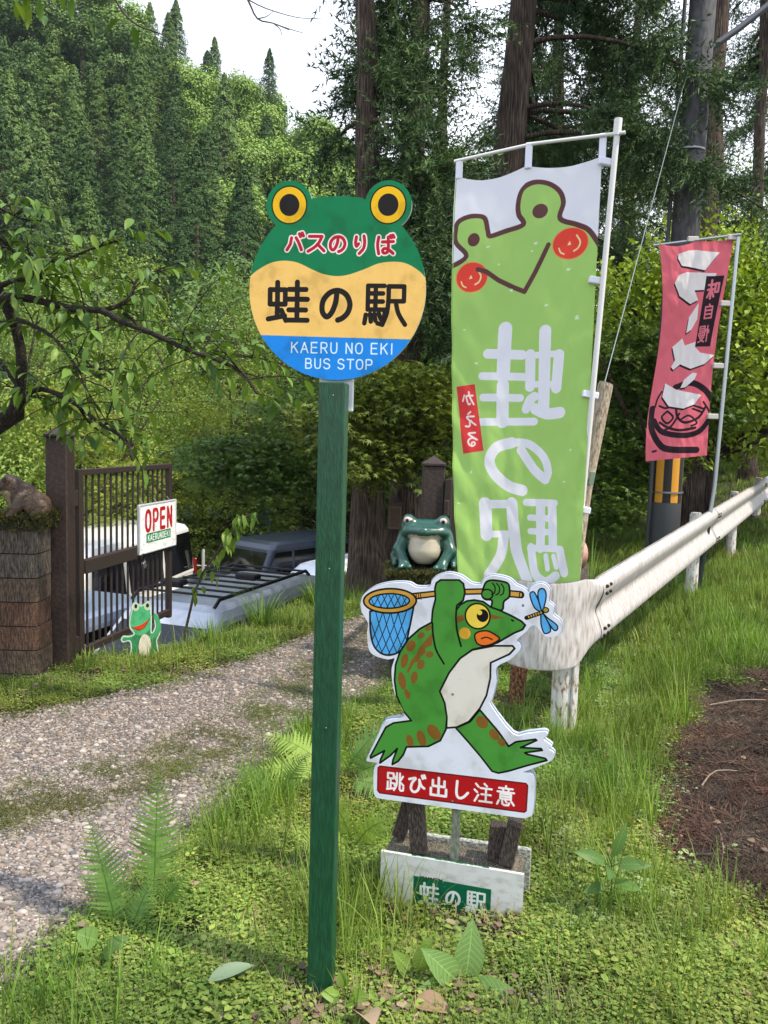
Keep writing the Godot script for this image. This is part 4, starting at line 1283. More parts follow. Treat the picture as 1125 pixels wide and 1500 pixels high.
func vehicle(called: String, label: String, cat: String, at: Vector3, nose: Vector3, s: Dictionary) -> Node3D:
	var t := thing(called, label, cat, at, atan2(nose.x, nose.z))
	var hw: float = s.w * 0.5
	var L: float = s.l * 0.5
	var paint := mat(s.color, 0.28, s.get("metal", 0.0))
	paint.clearcoat_enabled = true
	paint.clearcoat = 0.6
	var dark := mat(Color(0.07, 0.07, 0.075), 0.5)
	var glass := mat(Color(0.045, 0.05, 0.05), 0.08)
	glass.metallic_specular = 0.6
	var belt: float = s.belt
	var roof: float = s.roof
	var fb: float = L - s.hood      # front of the greenhouse at the belt
	var ft: float = fb - s.rake
	var b := Mb.new()
	var nose_h: float = s.get("nose", belt)
	loft(b, [[0.22, hw - 0.06, -L + 0.08, L - 0.06, 0.12], [0.34, hw, -L, L, 0.14], [0.6, hw, -L, L, 0.16], [nose_h - 0.06, hw - 0.01, -L + 0.01, L - 0.02, 0.16], [nose_h, hw - 0.05, -L + 0.03, L - 0.1, 0.16]])
	if belt > nose_h: loft(b, [[nose_h - 0.02, hw - 0.04, -L + 0.02, L - 0.1, 0.15], [belt, hw - 0.04, -L + 0.02, fb + 0.05, 0.15]])
	put("body", b.mesh(paint), t)
	b = Mb.new()
	var ht: float = hw - s.tuck
	loft(b, [[belt - 0.03, hw - 0.03, -L + 0.02, fb, 0.12], [roof - 0.12, ht + 0.02, -L + 0.08, ft + 0.04, 0.12], [roof - 0.04, ht - 0.03, -L + 0.13, ft - 0.05, 0.12], [roof, ht - 0.12, -L + 0.25, ft - 0.2, 0.12]])
	put("cabin", b.mesh(paint), t)
	var y0 := belt + 0.03
	var y1: float = roof - 0.17
	var f := func(y: float) -> float: return (y - belt + 0.03) / (roof - 0.12 - belt + 0.03)
	var xw := func(y: float) -> float: return lerpf(hw - 0.03, ht + 0.02, f.call(y)) + 0.006
	var zfr := func(y: float) -> float: return lerpf(fb, ft + 0.04, f.call(y)) + 0.006
	var zbk := func(y: float) -> float: return lerpf(-L + 0.02, -L + 0.08, f.call(y)) - 0.006
	b = Mb.new()
	b.quad(Vector3(-xw.call(y0) + 0.1, y0, zfr.call(y0)), Vector3(xw.call(y0) - 0.1, y0, zfr.call(y0)), Vector3(xw.call(y1) - 0.1, y1, zfr.call(y1)), Vector3(-xw.call(y1) + 0.1, y1, zfr.call(y1)))
	put("windshield", b.mesh(glass), t)
	b = Mb.new()
	b.quad(Vector3(xw.call(y0) - 0.12, y0, zbk.call(y0)), Vector3(-xw.call(y0) + 0.12, y0, zbk.call(y0)), Vector3(-xw.call(y1) + 0.12, y1, zbk.call(y1)), Vector3(xw.call(y1) - 0.12, y1, zbk.call(y1)))
	put("rear_window", b.mesh(glass), t)
	for side in [-1.0, 1.0]:
		for wn in s.windows:
			b = Mb.new()
			var z0: float = wn[0]; var z1: float = wn[1]
			var z1t := minf(z1, zfr.call(y1) - 0.14)
			var z1b := minf(z1, zfr.call(y0) - 0.12)
			var p := [Vector3(side * xw.call(y0), y0, z0), Vector3(side * xw.call(y0), y0, z1b), Vector3(side * xw.call(y1), y1, z1t), Vector3(side * xw.call(y1), y1, z0)]
			if side < 0: b.quad(p[0], p[1], p[2], p[3])
			else: b.quad(p[1], p[0], p[3], p[2])
			put("side_window", b.mesh(glass), t)
		b = Mb.new()
		b.ball(Vector3(side * (hw + 0.12), belt + 0.08, fb - 0.25), Vector3(0.09, 0.1, 0.07))
		b.tube(PackedVector3Array([Vector3(side * (hw - 0.05), belt + 0.04, fb - 0.25), Vector3(side * (hw + 0.1), belt + 0.05, fb - 0.25)]), PackedFloat32Array([0.02, 0.02]), 6)
		put("side_mirror", b.mesh(mat(s.color, 0.35)), t)
		b = Mb.new()
		b.box(Vector3(side * (hw - 0.2), nose_h - 0.17, L - 0.012), Vector3(0.26, 0.15, 0.05), Basis(), 0.015)
		put("headlight", b.mesh(mat(Color(0.86, 0.88, 0.9), 0.1, 0.3)), t)
		b = Mb.new()
		b.box(Vector3(side * (hw - 0.05), belt - 0.02, -L + 0.02), Vector3(0.08, 0.45, 0.06), Basis(), 0.015)
		put("tail_light", b.mesh(mat(Color(0.5, 0.03, 0.04), 0.2)), t)
		for z in [L - 0.75, -L + 0.8]:
			b = Mb.new()
			b.tube(PackedVector3Array([Vector3(side * (hw - 0.2), 0.31, z), Vector3(side * (hw - 0.02), 0.31, z), Vector3(side * (hw + 0.012), 0.31, z)]), PackedFloat32Array([0.31, 0.31, 0.28]), 20)
			var wl := put("wheel", b.mesh(mat(Color(0.05, 0.05, 0.05), 0.9)), t)
			b = Mb.new()
			b.tube(PackedVector3Array([Vector3(side * (hw - 0.01), 0.31, z), Vector3(side * (hw + 0.02), 0.31, z)]), PackedFloat32Array([0.2, 0.17]), 16)
			put("rim", b.mesh(mat(Color(0.6, 0.61, 0.63), 0.35, 0.8)), wl)
		b = Mb.new()
		for z in s.seams:
			b.box(Vector3(side * (hw - 0.002), (0.35 + belt) * 0.5, z), Vector3(0.008, belt - 0.38, 0.012), Basis(), 0.001)
		put("door_seam", b.mesh(dark), t)
	b = Mb.new()
	b.box(Vector3(0, nose_h - 0.17, L + 0.002), Vector3(s.w - 0.7, 0.14, 0.03), Basis(), 0.01)
	put("grille", b.mesh(s.get("grille", dark)), t)
	b = Mb.new()
	b.box(Vector3(0, 0.42, L + 0.01), Vector3(s.w - 0.12, 0.2, 0.1), Basis(), 0.03)
	put("bumper", b.mesh(s.get("bumper", dark)), t)
	return t

func vehicles() -> void:
	var chrome := mat(Color(0.75, 0.76, 0.78), 0.2, 0.9)
	vehicle("van", "white van with dark side windows parked behind the gate bars", "van", Vector3(-4.77, -2.2, -13.0), Vector3(-0.15, 0, 1), {"w": 1.75, "l": 4.7, "belt": 1.15, "roof": 2.05, "hood": 0.35, "rake": 0.55, "tuck": 0.14, "color": Color(0.88, 0.88, 0.87), "windows": [[-2.2, -1.0], [-0.9, 0.35], [0.5, 1.6]], "seams": [0.42, -0.95, 1.6], "nose": 1.0})
	var w := vehicle("station_wagon", "silver wagon with roof rack below the verge beside the gate", "car", Vector3(-2.04, -1.93, -8.91), Vector3(-0.35, 0, 0.94), {"w": 1.52, "l": 3.8, "belt": 1.06, "roof": 1.66, "hood": 0.7, "rake": 0.6, "tuck": 0.17, "color": Color(0.72, 0.74, 0.78), "metal": 0.1, "windows": [[-1.75, -0.85], [-0.78, 0.1], [0.17, 1.1]], "seams": [0.13, -0.8], "nose": 0.92})
	var rm := mat(Color(0.12, 0.12, 0.125), 0.45, 0.4)
	for s in [-1.0, 1.0]:
		var b := Mb.new()
		b.tube(PackedVector3Array([Vector3(s * 0.52, 1.68, -1.7), Vector3(s * 0.52, 1.75, -1.6), Vector3(s * 0.52, 1.75, 0.45), Vector3(s * 0.52, 1.68, 0.55)]), PackedFloat32Array([0.022, 0.022, 0.022, 0.022]), 6)
		put("rack_rail", b.mesh(rm), w)
	for k in 8:
		var b := Mb.new()
		b.box(Vector3(0, 1.765, -1.5 + k * 0.27), Vector3(1.08, 0.022, 0.035))
		put("rack_bar", b.mesh(rm), w)
	for s in [[-0.3, 0.1], [0.25, -0.6]]:
		var b := Mb.new()
		b.box(Vector3(s[0], 1.81, s[1]), Vector3(0.28, 0.07, 0.16), Basis(), 0.02)
		put("rack_clamp", b.mesh(rm), w)
	vehicle("minivan", "silver blue minivan nearest behind the gate bars", "car", Vector3(-3.97, -2.25, -8.9), Vector3(-0.35, 0, 0.94), {"w": 1.5, "l": 3.4, "belt": 1.0, "roof": 1.7, "hood": 0.55, "rake": 0.75, "tuck": 0.16, "color": Color(0.60, 0.65, 0.73), "metal": 0.1, "windows": [[-1.5, -0.7], [-0.62, 0.2], [0.27, 1.1]], "seams": [0.24, -0.66], "nose": 0.88})
	vehicle("compact_car", "dark blue grey boxy compact car under the maple", "car", Vector3(-2.15, -2.15, -15.6), Vector3(-0.62, 0, 0.78), {"w": 1.48, "l": 3.4, "belt": 1.02, "roof": 1.68, "hood": 0.7, "rake": 0.35, "tuck": 0.1, "color": Color(0.16, 0.20, 0.27), "metal": 0.2, "windows": [[-1.5, -0.75], [-0.68, 0.1], [0.17, 0.95]], "seams": [0.14, -0.7], "grille": chrome, "bumper": mat(Color(0.3, 0.33, 0.4), 0.4), "nose": 0.98})
	vehicle("white_car", "white car parked farthest back, right of the dark compact car", "car", Vector3(-1.0, -2.25, -14.6), Vector3(-0.5, 0, 0.8), {"w": 1.6, "l": 3.8, "belt": 0.9, "roof": 1.45, "hood": 0.95, "rake": 0.7, "tuck": 0.2, "color": Color(0.9, 0.91, 0.93), "windows": [[-1.5, -0.75], [-0.68, 0.1], [0.17, 0.95]], "seams": [0.14, -0.7], "nose": 0.85})
	vehicle("white_car", "white car glimpsed through leaves far left of the van", "car", Vector3(-6.6, -2.25, -18.5), Vector3(0.8, 0, 0.5), {"w": 1.65, "l": 4.2, "belt": 0.95, "roof": 1.75, "hood": 0.9, "rake": 0.6, "tuck": 0.2, "color": Color(0.9, 0.91, 0.93), "windows": [[-1.7, -0.75], [-0.68, 0.1], [0.17, 0.95]], "seams": [0.14, -0.7], "nose": 0.9})
	# blue tarpaulin over a heap and a pale post, half hidden by leaves
	var b := Mb.new()
	moss_lump(b, 2.6, 1.4, 0.55, 0.35, 51, 0.6)
	tag(put("blue_tarpaulin", b.mesh(mat(Color(0.22, 0.45, 0.75), 0.45))), "blue tarpaulin over a heap seen through the leaves behind the cars", "tarpaulin").position = Vector3(-4.3, -1.3, -21)
	b = Mb.new()
	b.tube(PackedVector3Array([Vector3(0, -0.2, 0), Vector3(0, 1.5, 0), Vector3(0, 1.52, 0)]), PackedFloat32Array([0.03, 0.03, 0.02]), 8)
	b.tube(PackedVector3Array([Vector3(-0.12, 1.2, 0), Vector3(0.12, 1.2, 0)]), PackedFloat32Array([0.014, 0.014]), 6)
	tag(put("marker_post", b.mesh(mat(Color(0.8, 0.8, 0.78), 0.6))), "thin white post standing behind the van's tail", "post").position = Vector3(-3.45, -2.2, -15.2)

# ---------------------------------------------------------------- guardrail
func rail_point(s: float) -> Vector3:
	return Vector3(1.23 + 0.515 * s, 0.655 + 0.0355 * maxf(s, -0.2), -4.45 - 0.857 * s)

func white_steel(key: String) -> StandardMaterial3D:
	var m := grained(key, [Color(0.53, 0.495, 0.465), Color(0.645, 0.62, 0.60), Color(0.72, 0.705, 0.695), Color(0.78, 0.775, 0.775)], [0.15, 0.32, 0.52, 0.8], 0.03, Vector3(2.6, 0.5, 2.6), 0.05, 0.5, 0.08, true)
	return m

func sweep(b: Mb, path: PackedVector3Array, profs: Array, th := 0.005) -> void:   # profile points: x outward, y up
	var n: int = profs[0].size()
	for layer in 2:
		var first := b.v.size()
		for k in path.size():
			var t := path[mini(k + 1, path.size() - 1)] - path[maxi(k - 1, 0)]
			t.y = 0
			t = t.normalized()
			var out := Vector3(-t.z, 0, t.x)     # right of the way up the road
			var pr: PackedVector2Array = profs[k]
			for j in n:
				var tg := (pr[mini(j + 1, n - 1)] - pr[maxi(j - 1, 0)]).normalized()
				var nn := out * -tg.y + Vector3.UP * tg.x
				if nn.dot(out) < 0 and absf(nn.dot(out)) > 0.3: nn = -nn
				var off := -nn * th if layer == 1 else Vector3.ZERO
				b.vert(path[k] + out * pr[j].x + Vector3.UP * pr[j].y + off, nn if layer == 0 else -nn, Vector2(k, j))
		for k in path.size() - 1:
			for j in n - 1:
				var a := first + k * n + j
				if layer == 0: b.tri(a, a + n, a + n + 1); b.tri(a, a + n + 1, a + 1)
				else: b.tri(a, a + n + 1, a + n); b.tri(a, a + 1, a + n + 1)
	var half := b.v.size()
	for k in path.size() - 1:
		for j in [0, n - 1]:
			var a: int = half - 2 * path.size() * n + k * n + j
			b.quad(b.v[a], b.v[a + n], b.v[a + n + path.size() * n], b.v[a + path.size() * n])

func guardrail() -> void:
	var g := RandomNumberGenerator.new()
	g.seed = 8
	var steel := white_steel("railpaint")
	var w := smooth(pv("-.028 .172 -.01 .178 .012 .172 .034 .15 .040 .122 .034 .095 .012 .05 -.006 .022 -.012 0 -.006 -.022 .012 -.05 .034 -.095 .040 -.122 .034 -.15 .012 -.172 -.01 -.178 -.028 -.172"), 3)
	var t := thing("guardrail", "weathered white steel guardrail along the roadside with curled end", "guardrail", Vector3(1.23, 0, -4.45))
	var o := t.position
	var bolt := mat(Color(0.22, 0.19, 0.17), 0.6, 0.6)
	var bb := Mb.new()
	bb.ball(Vector3.ZERO, Vector3(0.011, 0.011, 0.008), Basis(), 8, 6)
	var bm := bb.mesh(bolt)
	var turn := atan2(0.857, 0.515)
	for seg in 4:
		var path := PackedVector3Array()
		var pr := []
		var s0 := seg * 4.0 - (0.0 if seg == 0 else 0.16)
		for k in 9:
			path.append(rail_point(lerpf(s0, (seg + 1) * 4.0, k / 8.0)) - o + (Vector3(0.857, 0, 0.515) * 0.006 * (seg % 2)))
			pr.append(w)
		var b := Mb.new()
		sweep(b, path, pr)
		put("rail_beam", b.mesh(steel), t)
		if seg > 0:
			for y in [-0.13, -0.105, 0.105, 0.13]:
				for x in [0.03, 0.12]:
					put("bolt", bm, t).position = rail_point(s0 + x) - o + Vector3(0.857, 0, 0.515) * 0.046 + Vector3.UP * y
	# the flared end sleeve: W flattens out and the plate curls round to the back
	var path := PackedVector3Array()
	var pr := []
	var pos := rail_point(0.06) + Vector3(0.857, 0, 0.515) * 0.007
	var dir := Vector3(-0.515, 0, 0.857)
	for k in 22:
		path.append(pos - o)
		var f := smoothstep(0.0, 7.0, float(k))
		var hs := 1.0 + 0.28 * smoothstep(2.0, 9.0, float(k)) - 0.10 * smoothstep(15.0, 21.0, float(k))
		var q := PackedVector2Array()
		for p in w: q.append(Vector2(p.x * (1.0 - 0.92 * f), p.y * hs - 0.022 * smoothstep(3.0, 12.0, float(k))))
		pr.append(q)
		pos += dir * 0.052
		if k > 6: dir = dir.rotated(Vector3.UP, deg_to_rad(-13.5 if k < 17 else -4.0))
	path.reverse()
	pr.reverse()
	var b := Mb.new()
	sweep(b, path, pr)
	put("end_sleeve", b.mesh(white_steel("railpaint_end")), t)
	for y in [-0.14, -0.1, 0.1, 0.14]:
		for x in [-0.02, 0.05]:
			put("bolt", bm, t).position = rail_point(x) - o + Vector3(0.857, 0, 0.515) * 0.048 + Vector3.UP * y
	# splice strap
	b = Mb.new()
	var p2 := PackedVector3Array([rail_point(-0.06) - o + Vector3(0.857, 0, 0.515) * 0.012, rail_point(0.04) - o + Vector3(0.857, 0, 0.515) * 0.012])
	var wf := PackedVector2Array()
	for p in w: wf.append(Vector2(p.x * 0.75, p.y * 0.97))
	sweep(b, p2, [wf, wf])
	put("splice_strap", b.mesh(steel), t)
	var pm := grained("postrust", [Color(0.36, 0.20, 0.12), Color(0.68, 0.62, 0.56), Color(0.80, 0.79, 0.77), Color(0.84, 0.84, 0.84)], [0.2, 0.3, 0.45, 0.8], 0.02, Vector3(4, 1.2, 4), 0.1, 0.6, 0.08)
	for s in [-0.42, 3.6, 6.1, 8.6, 11.1]:
		var p := rail_point(s) - Vector3(0.857, 0, 0.515) * 0.12
		if s < 0: p = Vector3(1.0, 0, -4.25)
		var y := land(p.x, p.z)
		b = Mb.new()
		b.tube(PackedVector3Array([Vector3(p.x, y - 0.2, p.z) - o, Vector3(p.x, rail_point(s).y + (0.14 if s > 0 else -0.16), p.z) - o, Vector3(p.x, rail_point(s).y + (0.165 if s > 0 else -0.14), p.z) - o]), PackedFloat32Array([0.058, 0.058, 0.045]), 18)
		var po := put("post", b.mesh(pm), t)
		b = Mb.new()
		b.box(Vector3(p.x, rail_point(s).y, p.z) - o + Vector3(0.857, 0, 0.515) * 0.06, Vector3(0.09, 0.14, 0.06), Basis(Vector3.UP, turn))
		if s > 0: put("bracket", b.mesh(pm), po)
	b = Mb.new()
	b.box(Vector3(1.055, 0.2, -4.2) - o, Vector3(0.035, 0.62, 0.02), Basis(Vector3.UP, 0.3))
	put("strap", b.mesh(pm), t)
	b = Mb.new()
	b.tube(PackedVector3Array([Vector3(0.83, -0.1, -4.72) - o, Vector3(0.84, 0.42, -4.66) - o]), PackedFloat32Array([0.05, 0.05]), 14)
	put("post", b.mesh(grained("rustier", [Color(0.25, 0.13, 0.08), Color(0.45, 0.27, 0.17), Color(0.62, 0.52, 0.42)], [0.3, 0.5, 0.8], 0.03, Vector3(4, 2, 4), 0.3)), t)

# ---------------------------------------------------------------- utility pole, guy wire, pot
func pole_side() -> void:
	var t := thing("utility_pole", "grey concrete utility pole with yellow striped guard behind the pink banner", "utility pole", Vector3(3.135, 0.1, -8.9))
	var b := Mb.new()
	b.tube(PackedVector3Array([Vector3(0, -0.3, 0), Vector3(0.03, 3, 0), Vector3(0.075, 6.2, 0), Vector3(0.12, 10, 0)]), PackedFloat32Array([0.165, 0.152, 0.135, 0.118]), 24)
	put("shaft", b.mesh(grained("polecrete", [Color(0.24, 0.24, 0.255), Color(0.31, 0.31, 0.325), Color(0.36, 0.36, 0.37)], [0.3, 0.5, 0.8], 0.02, Vector3(2, 0.5, 2), 0.15, 0.75, 0.1)), t)
	b = Mb.new()
	b.tube(PackedVector3Array([Vector3(0, -0.2, 0), Vector3(0, 0.84, 0)]), PackedFloat32Array([0.178, 0.174]), 24, false)
	put("dark_sleeve", b.mesh(mat(Color(0.27, 0.28, 0.30), 0.55)), t)
	for k in 12:
		b = Mb.new()
		var first := 0
		for j in 5:
			var a := TAU * (k + j / 4.0) / 12.0
			for y in [0.845, 2.1]: b.vert(Vector3(sin(a) * 0.17, y, cos(a) * 0.17), Vector3(sin(a), 0, cos(a)))
		for j in 4: b.tri(j * 2, j * 2 + 2, j * 2 + 3); b.tri(j * 2, j * 2 + 3, j * 2 + 1)
		put("guard_stripe", b.mesh(mat(Color(0.80, 0.56, 0.12) if k % 2 == 0 else Color(0.09, 0.09, 0.09), 0.6)), t)
	b = Mb.new()
	b.tube(PackedVector3Array([Vector3(-0.2, -0.2, 0.08), Vector3(-0.19, 2.3, 0.08), Vector3(-0.13, 6.5, 0.06)]), PackedFloat32Array([0.022, 0.022, 0.02]), 8)
	put("conduit", b.mesh(mat(Color(0.24, 0.25, 0.26), 0.6)), t)
	for y in [0.3, 0.95, 1.6, 3.1, 4.6]:
		b = Mb.new()
		b.tube(PackedVector3Array([Vector3(0.005 * y, y, 0), Vector3(0.005 * y, y + 0.018, 0)]), PackedFloat32Array([0.186 - 0.003 * y, 0.186 - 0.003 * y]), 20)
		put("band", b.mesh(mat(Color(0.55, 0.56, 0.57), 0.35, 0.8)), t)
	# cables
	var dark := mat(Color(0.13, 0.13, 0.14), 0.6)
	b = Mb.new()
	b.tube(PackedVector3Array([Vector3(3.25, 5.72, -8.9), Vector3(3.62, 5.99, -8.9), Vector3(3.9, 6.22, -8.9), Vector3(4.6, 6.75, -8.9)]), PackedFloat32Array([0.035, 0.035, 0.035, 0.035]), 8)
	tag(put("pole_brace", b.mesh(mat(Color(0.33, 0.34, 0.36), 0.5, 0.5))), "grey steel brace slanting up from the utility pole", "brace")
	t = thing("guy_wire", "thin guy wire rising from the wooden sleeve to the utility pole", "wire", Vector3(1.42, 2.02, -5.22))
	b = Mb.new()
	b.tube(PackedVector3Array([Vector3(-0.02, -0.05, 0), Vector3(1.494, 3.166, -3.28), Vector3(1.75, 3.75, -3.7)]), PackedFloat32Array([0.0042, 0.0042, 0.0042]), 6)
	put("strand", b.mesh(mat(Color(0.46, 0.50, 0.50), 0.45, 0.5)), t)
	t = thing("wire_sleeve", "weathered pale wooden sleeve round the guy wire beside the green banner", "sleeve", Vector3(1.21, 0, -5.15))
	b = Mb.new()
	b.tube(PackedVector3Array([Vector3(-0.03, -0.2, 0.0), Vector3(0.10, 1.27, -0.05), Vector3(0.197, 1.955, -0.07), Vector3(0.203, 1.975, -0.07)]), PackedFloat32Array([0.034, 0.04, 0.049, 0.044]), 14)
	put("log", b.mesh(grained("sleevewood", [Color(0.50, 0.44, 0.37), Color(0.66, 0.60, 0.52), Color(0.77, 0.72, 0.64)], [0.3, 0.5, 0.8], 0.03, Vector3(4, 1, 4), 0.5, 0.85, 0.08)), t)
	b = Mb.new()
	b.box(Vector3(0.125, 1.36, 0.0), Vector3(0.03, 0.085, 0.006), Basis(Vector3.BACK, -0.12))
	put("tag_plate", b.mesh(mat(Color(0.45, 0.55, 0.47), 0.5)), t)
	# pot lying on its side
	t = thing("flower_pot", "pale pink clay pot lying on its side behind the guardrail", "pot", Vector3(1.3, land(1.3, -5.7) + 0.72, -5.7), 0.3)
	t.position = Vector3(1.36, 0.80, -5.62)
	b = Mb.new()
	b.tube(PackedVector3Array([Vector3(-0.16, 0, 0), Vector3(0.0, 0, 0), Vector3(0.0, 0, 0.0) + Vector3(0.012, 0, 0), Vector3(0.05, 0, 0)]), PackedFloat32Array([0.06, 0.085, 0.1, 0.1]), 20)
	put("clay_body", b.mesh(mat(Color(0.78, 0.58, 0.52), 0.75)), t)
	b = Mb.new()
	b.tube(PackedVector3Array([Vector3(0.05, 0, 0), Vector3(0.056, 0, 0)]), PackedFloat32Array([0.088, 0.08]), 20)
	put("rim", b.mesh(mat(Color(0.85, 0.72, 0.66), 0.75)), t)
	var stn := Mb.new()
	stone(stn, 4)
	var so := tag(put("boulder", stn.mesh(grained("boulderm", [Color(0.3, 0.28, 0.26), Color(0.45, 0.43, 0.4), Color(0.58, 0.55, 0.5)], [0.3, 0.5, 0.8], 0.03, Vector3(3, 3, 3), 2.0))), "grey boulder behind the guardrail under the clay pot", "boulder")
	so.position = Vector3(1.32, 0.28, -5.75)
	so.scale = Vector3(0.3, 0.44, 0.28)
	# small notice nailed to the cedar trunk
	var na := Art.new(Rect2(0, 0, 14, 24), 8, Color(0.32, 0.26, 0.22))
	na.stroke(pv("1.5 1.5 12.5 1.5 12.5 22.5 1.5 22.5"), 0.4, Color(0.5, 0.42, 0.36), true)
	t = thing("notice_board", "small brown notice fixed to the dark cedar trunk", "notice", Vector3(0.11, 0.66, -7.98))
	b = Mb.new()
	b.plate(pv("-.07 0 .07 0 .07 .24 -.07 .24"), 0, 0.012, Rect2(-0.07, 0, 0.14, 0.24))
	put("panel", b.mesh(printed(na.tex(), 0.7)), t)
	b = Mb.new()
	b.box(Vector3(0, 0.252, 0.006), Vector3(0.16, 0.02, 0.03))
	put("top_batten", b.mesh(wood_mat("battenwood", Color(0.2, 0.15, 0.12), Color(0.36, 0.29, 0.24))), t)

# ---------------------------------------------------------------- bus stop sign
func cm(p: PackedVector2Array) -> PackedVector2Array:
	var o := PackedVector2Array()
	for q in p: o.append(q * 0.01)
	return o

func bus_sign() -> void:
	var r := Rect2(-25, 173.5, 50, 54)
	var green := Color(0.02, 0.47, 0.29)
	var a := Art.new(r, 19, green)
	a.fill(smooth(pv("-26 199 -24 201.1 -21.9 202.9 -18.2 204.9 -14.5 205.5 -10.8 205 -6.5 203.1 -3.4 202 -.2 201.6 2.9 202 7 203.4 11.1 205 15.2 205.4 18.3 204.9 21.4 203.2 23.5 201.2 26 199"), 8) + pv("26 185.3 -26 185.9"), Color(0.93, 0.76, 0.42))
	a.fill(pv("-26 186 26 185.2 26 170 -26 170"), Color(0.10, 0.52, 0.87))
	for x in [-13.35, 12.95]:
		a.fill(ellipse(x, 219.9, 4.85, 5.0), Color(0.05, 0.12, 0.06))
		a.fill(ellipse(x, 219.9, 4.5, 4.65), Color(0.91, 0.72, 0.08))
		a.fill(ellipse(x, 219.9, 2.7, 2.85), Color(0.10, 0.085, 0.085))
	var keys := ["ba", "su", "no", "ri", "ha_"]
	var xs := [-11.7, -6.0, -0.2, 5.9, 12.4]
	for pass_ in 2:
		for k in 5:
			glyph(a, keys[k], xs[k], 210.2 - 0.15 * k, 5.0, 5.2, 1.55 if pass_ == 0 else 0.82, Color(0.93, 0.88, 0.86) if pass_ == 0 else Color(0.71, 0.08, 0.17))
	var ink := Color(0.10, 0.08, 0.07)
	glyph(a, "kaeru", -13.5, 194.8, 11.2, 11.2, 1.35, ink)
	glyph(a, "no", -0.3, 194.1, 9.6, 10.4, 1.45, ink)
	glyph(a, "eki", 12.8, 194.4, 11.4, 11.6, 1.22, ink)
	var pale := Color(0.83, 0.91, 0.96)
	words(a, "KAERU NO EKI", -12.3, 182.8, 2.05, 0.62, 2.7, 0.36, pale)
	words(a, "BUS STOP", -8.4, 178.6, 1.95, 0.55, 2.5, 0.36, pale)
	# small scuffs and specks
	var g := RandomNumberGenerator.new()
	g.seed = 3
	for k in 60:
		var p := Vector2(g.randf_range(-24, 24), g.randf_range(175, 225))
		a.fill(ellipse(p.x, p.y, 0.06 + 0.07 * g.randf(), 0.06, 0, 8), Color(0.32, 0.33, 0.25))
	var face := printed(a.tex(), 0.5)
	var t := thing("bus_stop_sign", "round green frog-faced bus stop sign with yellow eyes on a green post", "bus stop sign", Vector3(-0.14, 0, -2.17), deg_to_rad(-6))
	var out := ellipse(-0.2, 197.95, 23.7, 23.6, 0, 120)
	var head := smooth(pv("-13 216 -7.9 221.1 -4.3 221.9 -.4 222.15 3.4 221.9 7.1 221.1 12 216"), 6)
	out = Geometry2D.merge_polygons(out, head)[0]
	for x in [-13.35, 12.95]: out = Geometry2D.merge_polygons(out, ellipse(x, 219.9, 6.2, 6.2, 0, 60))[0]
	var b := Mb.new()
	b.plate(cm(out), 0.0, 0.003, Rect2(r.position * 0.01, r.size * 0.01), false, true, false)
	put("printed_face", b.mesh(face), t)
	b = Mb.new()
	b.plate(cm(out), -0.012, 0.0028, Rect2(r.position * 0.01, r.size * 0.01), true, false, true)
	put("plate", b.mesh(mat(Color(0.62, 0.66, 0.66), 0.4)), t)
	b = Mb.new()
	b.box(Vector3(0.0, 1.80, -0.02), Vector3(0.094, 0.28, 0.012), Basis(), 0.003)
	put("bracket", b.mesh(mat(Color(0.83, 0.86, 0.87), 0.45)), t)
	var pm := grained("greenpaint", [Color(0.045, 0.23, 0.14), Color(0.06, 0.275, 0.17), Color(0.085, 0.315, 0.205)], [0.2, 0.55, 0.9], 0.03, Vector3(7, 0.9, 7), 0.12, 0.42, 0.07)
	b = Mb.new()
	b.box(Vector3(0.0, 0.77, 0.021), Vector3(0.070, 1.93, 0.070), Basis(), 0.003)
	put("post", b.mesh(pm), t)
	for y in [1.70, 1.24, 0.8]:
		b = Mb.new()
		b.ball(Vector3(0.004, y, 0.057), Vector3(0.0022, 0.0022, 0.0015), Basis(), 8, 6)
		put("screw", b.mesh(mat(Color(0.55, 0.6, 0.55), 0.3, 0.8)), t)

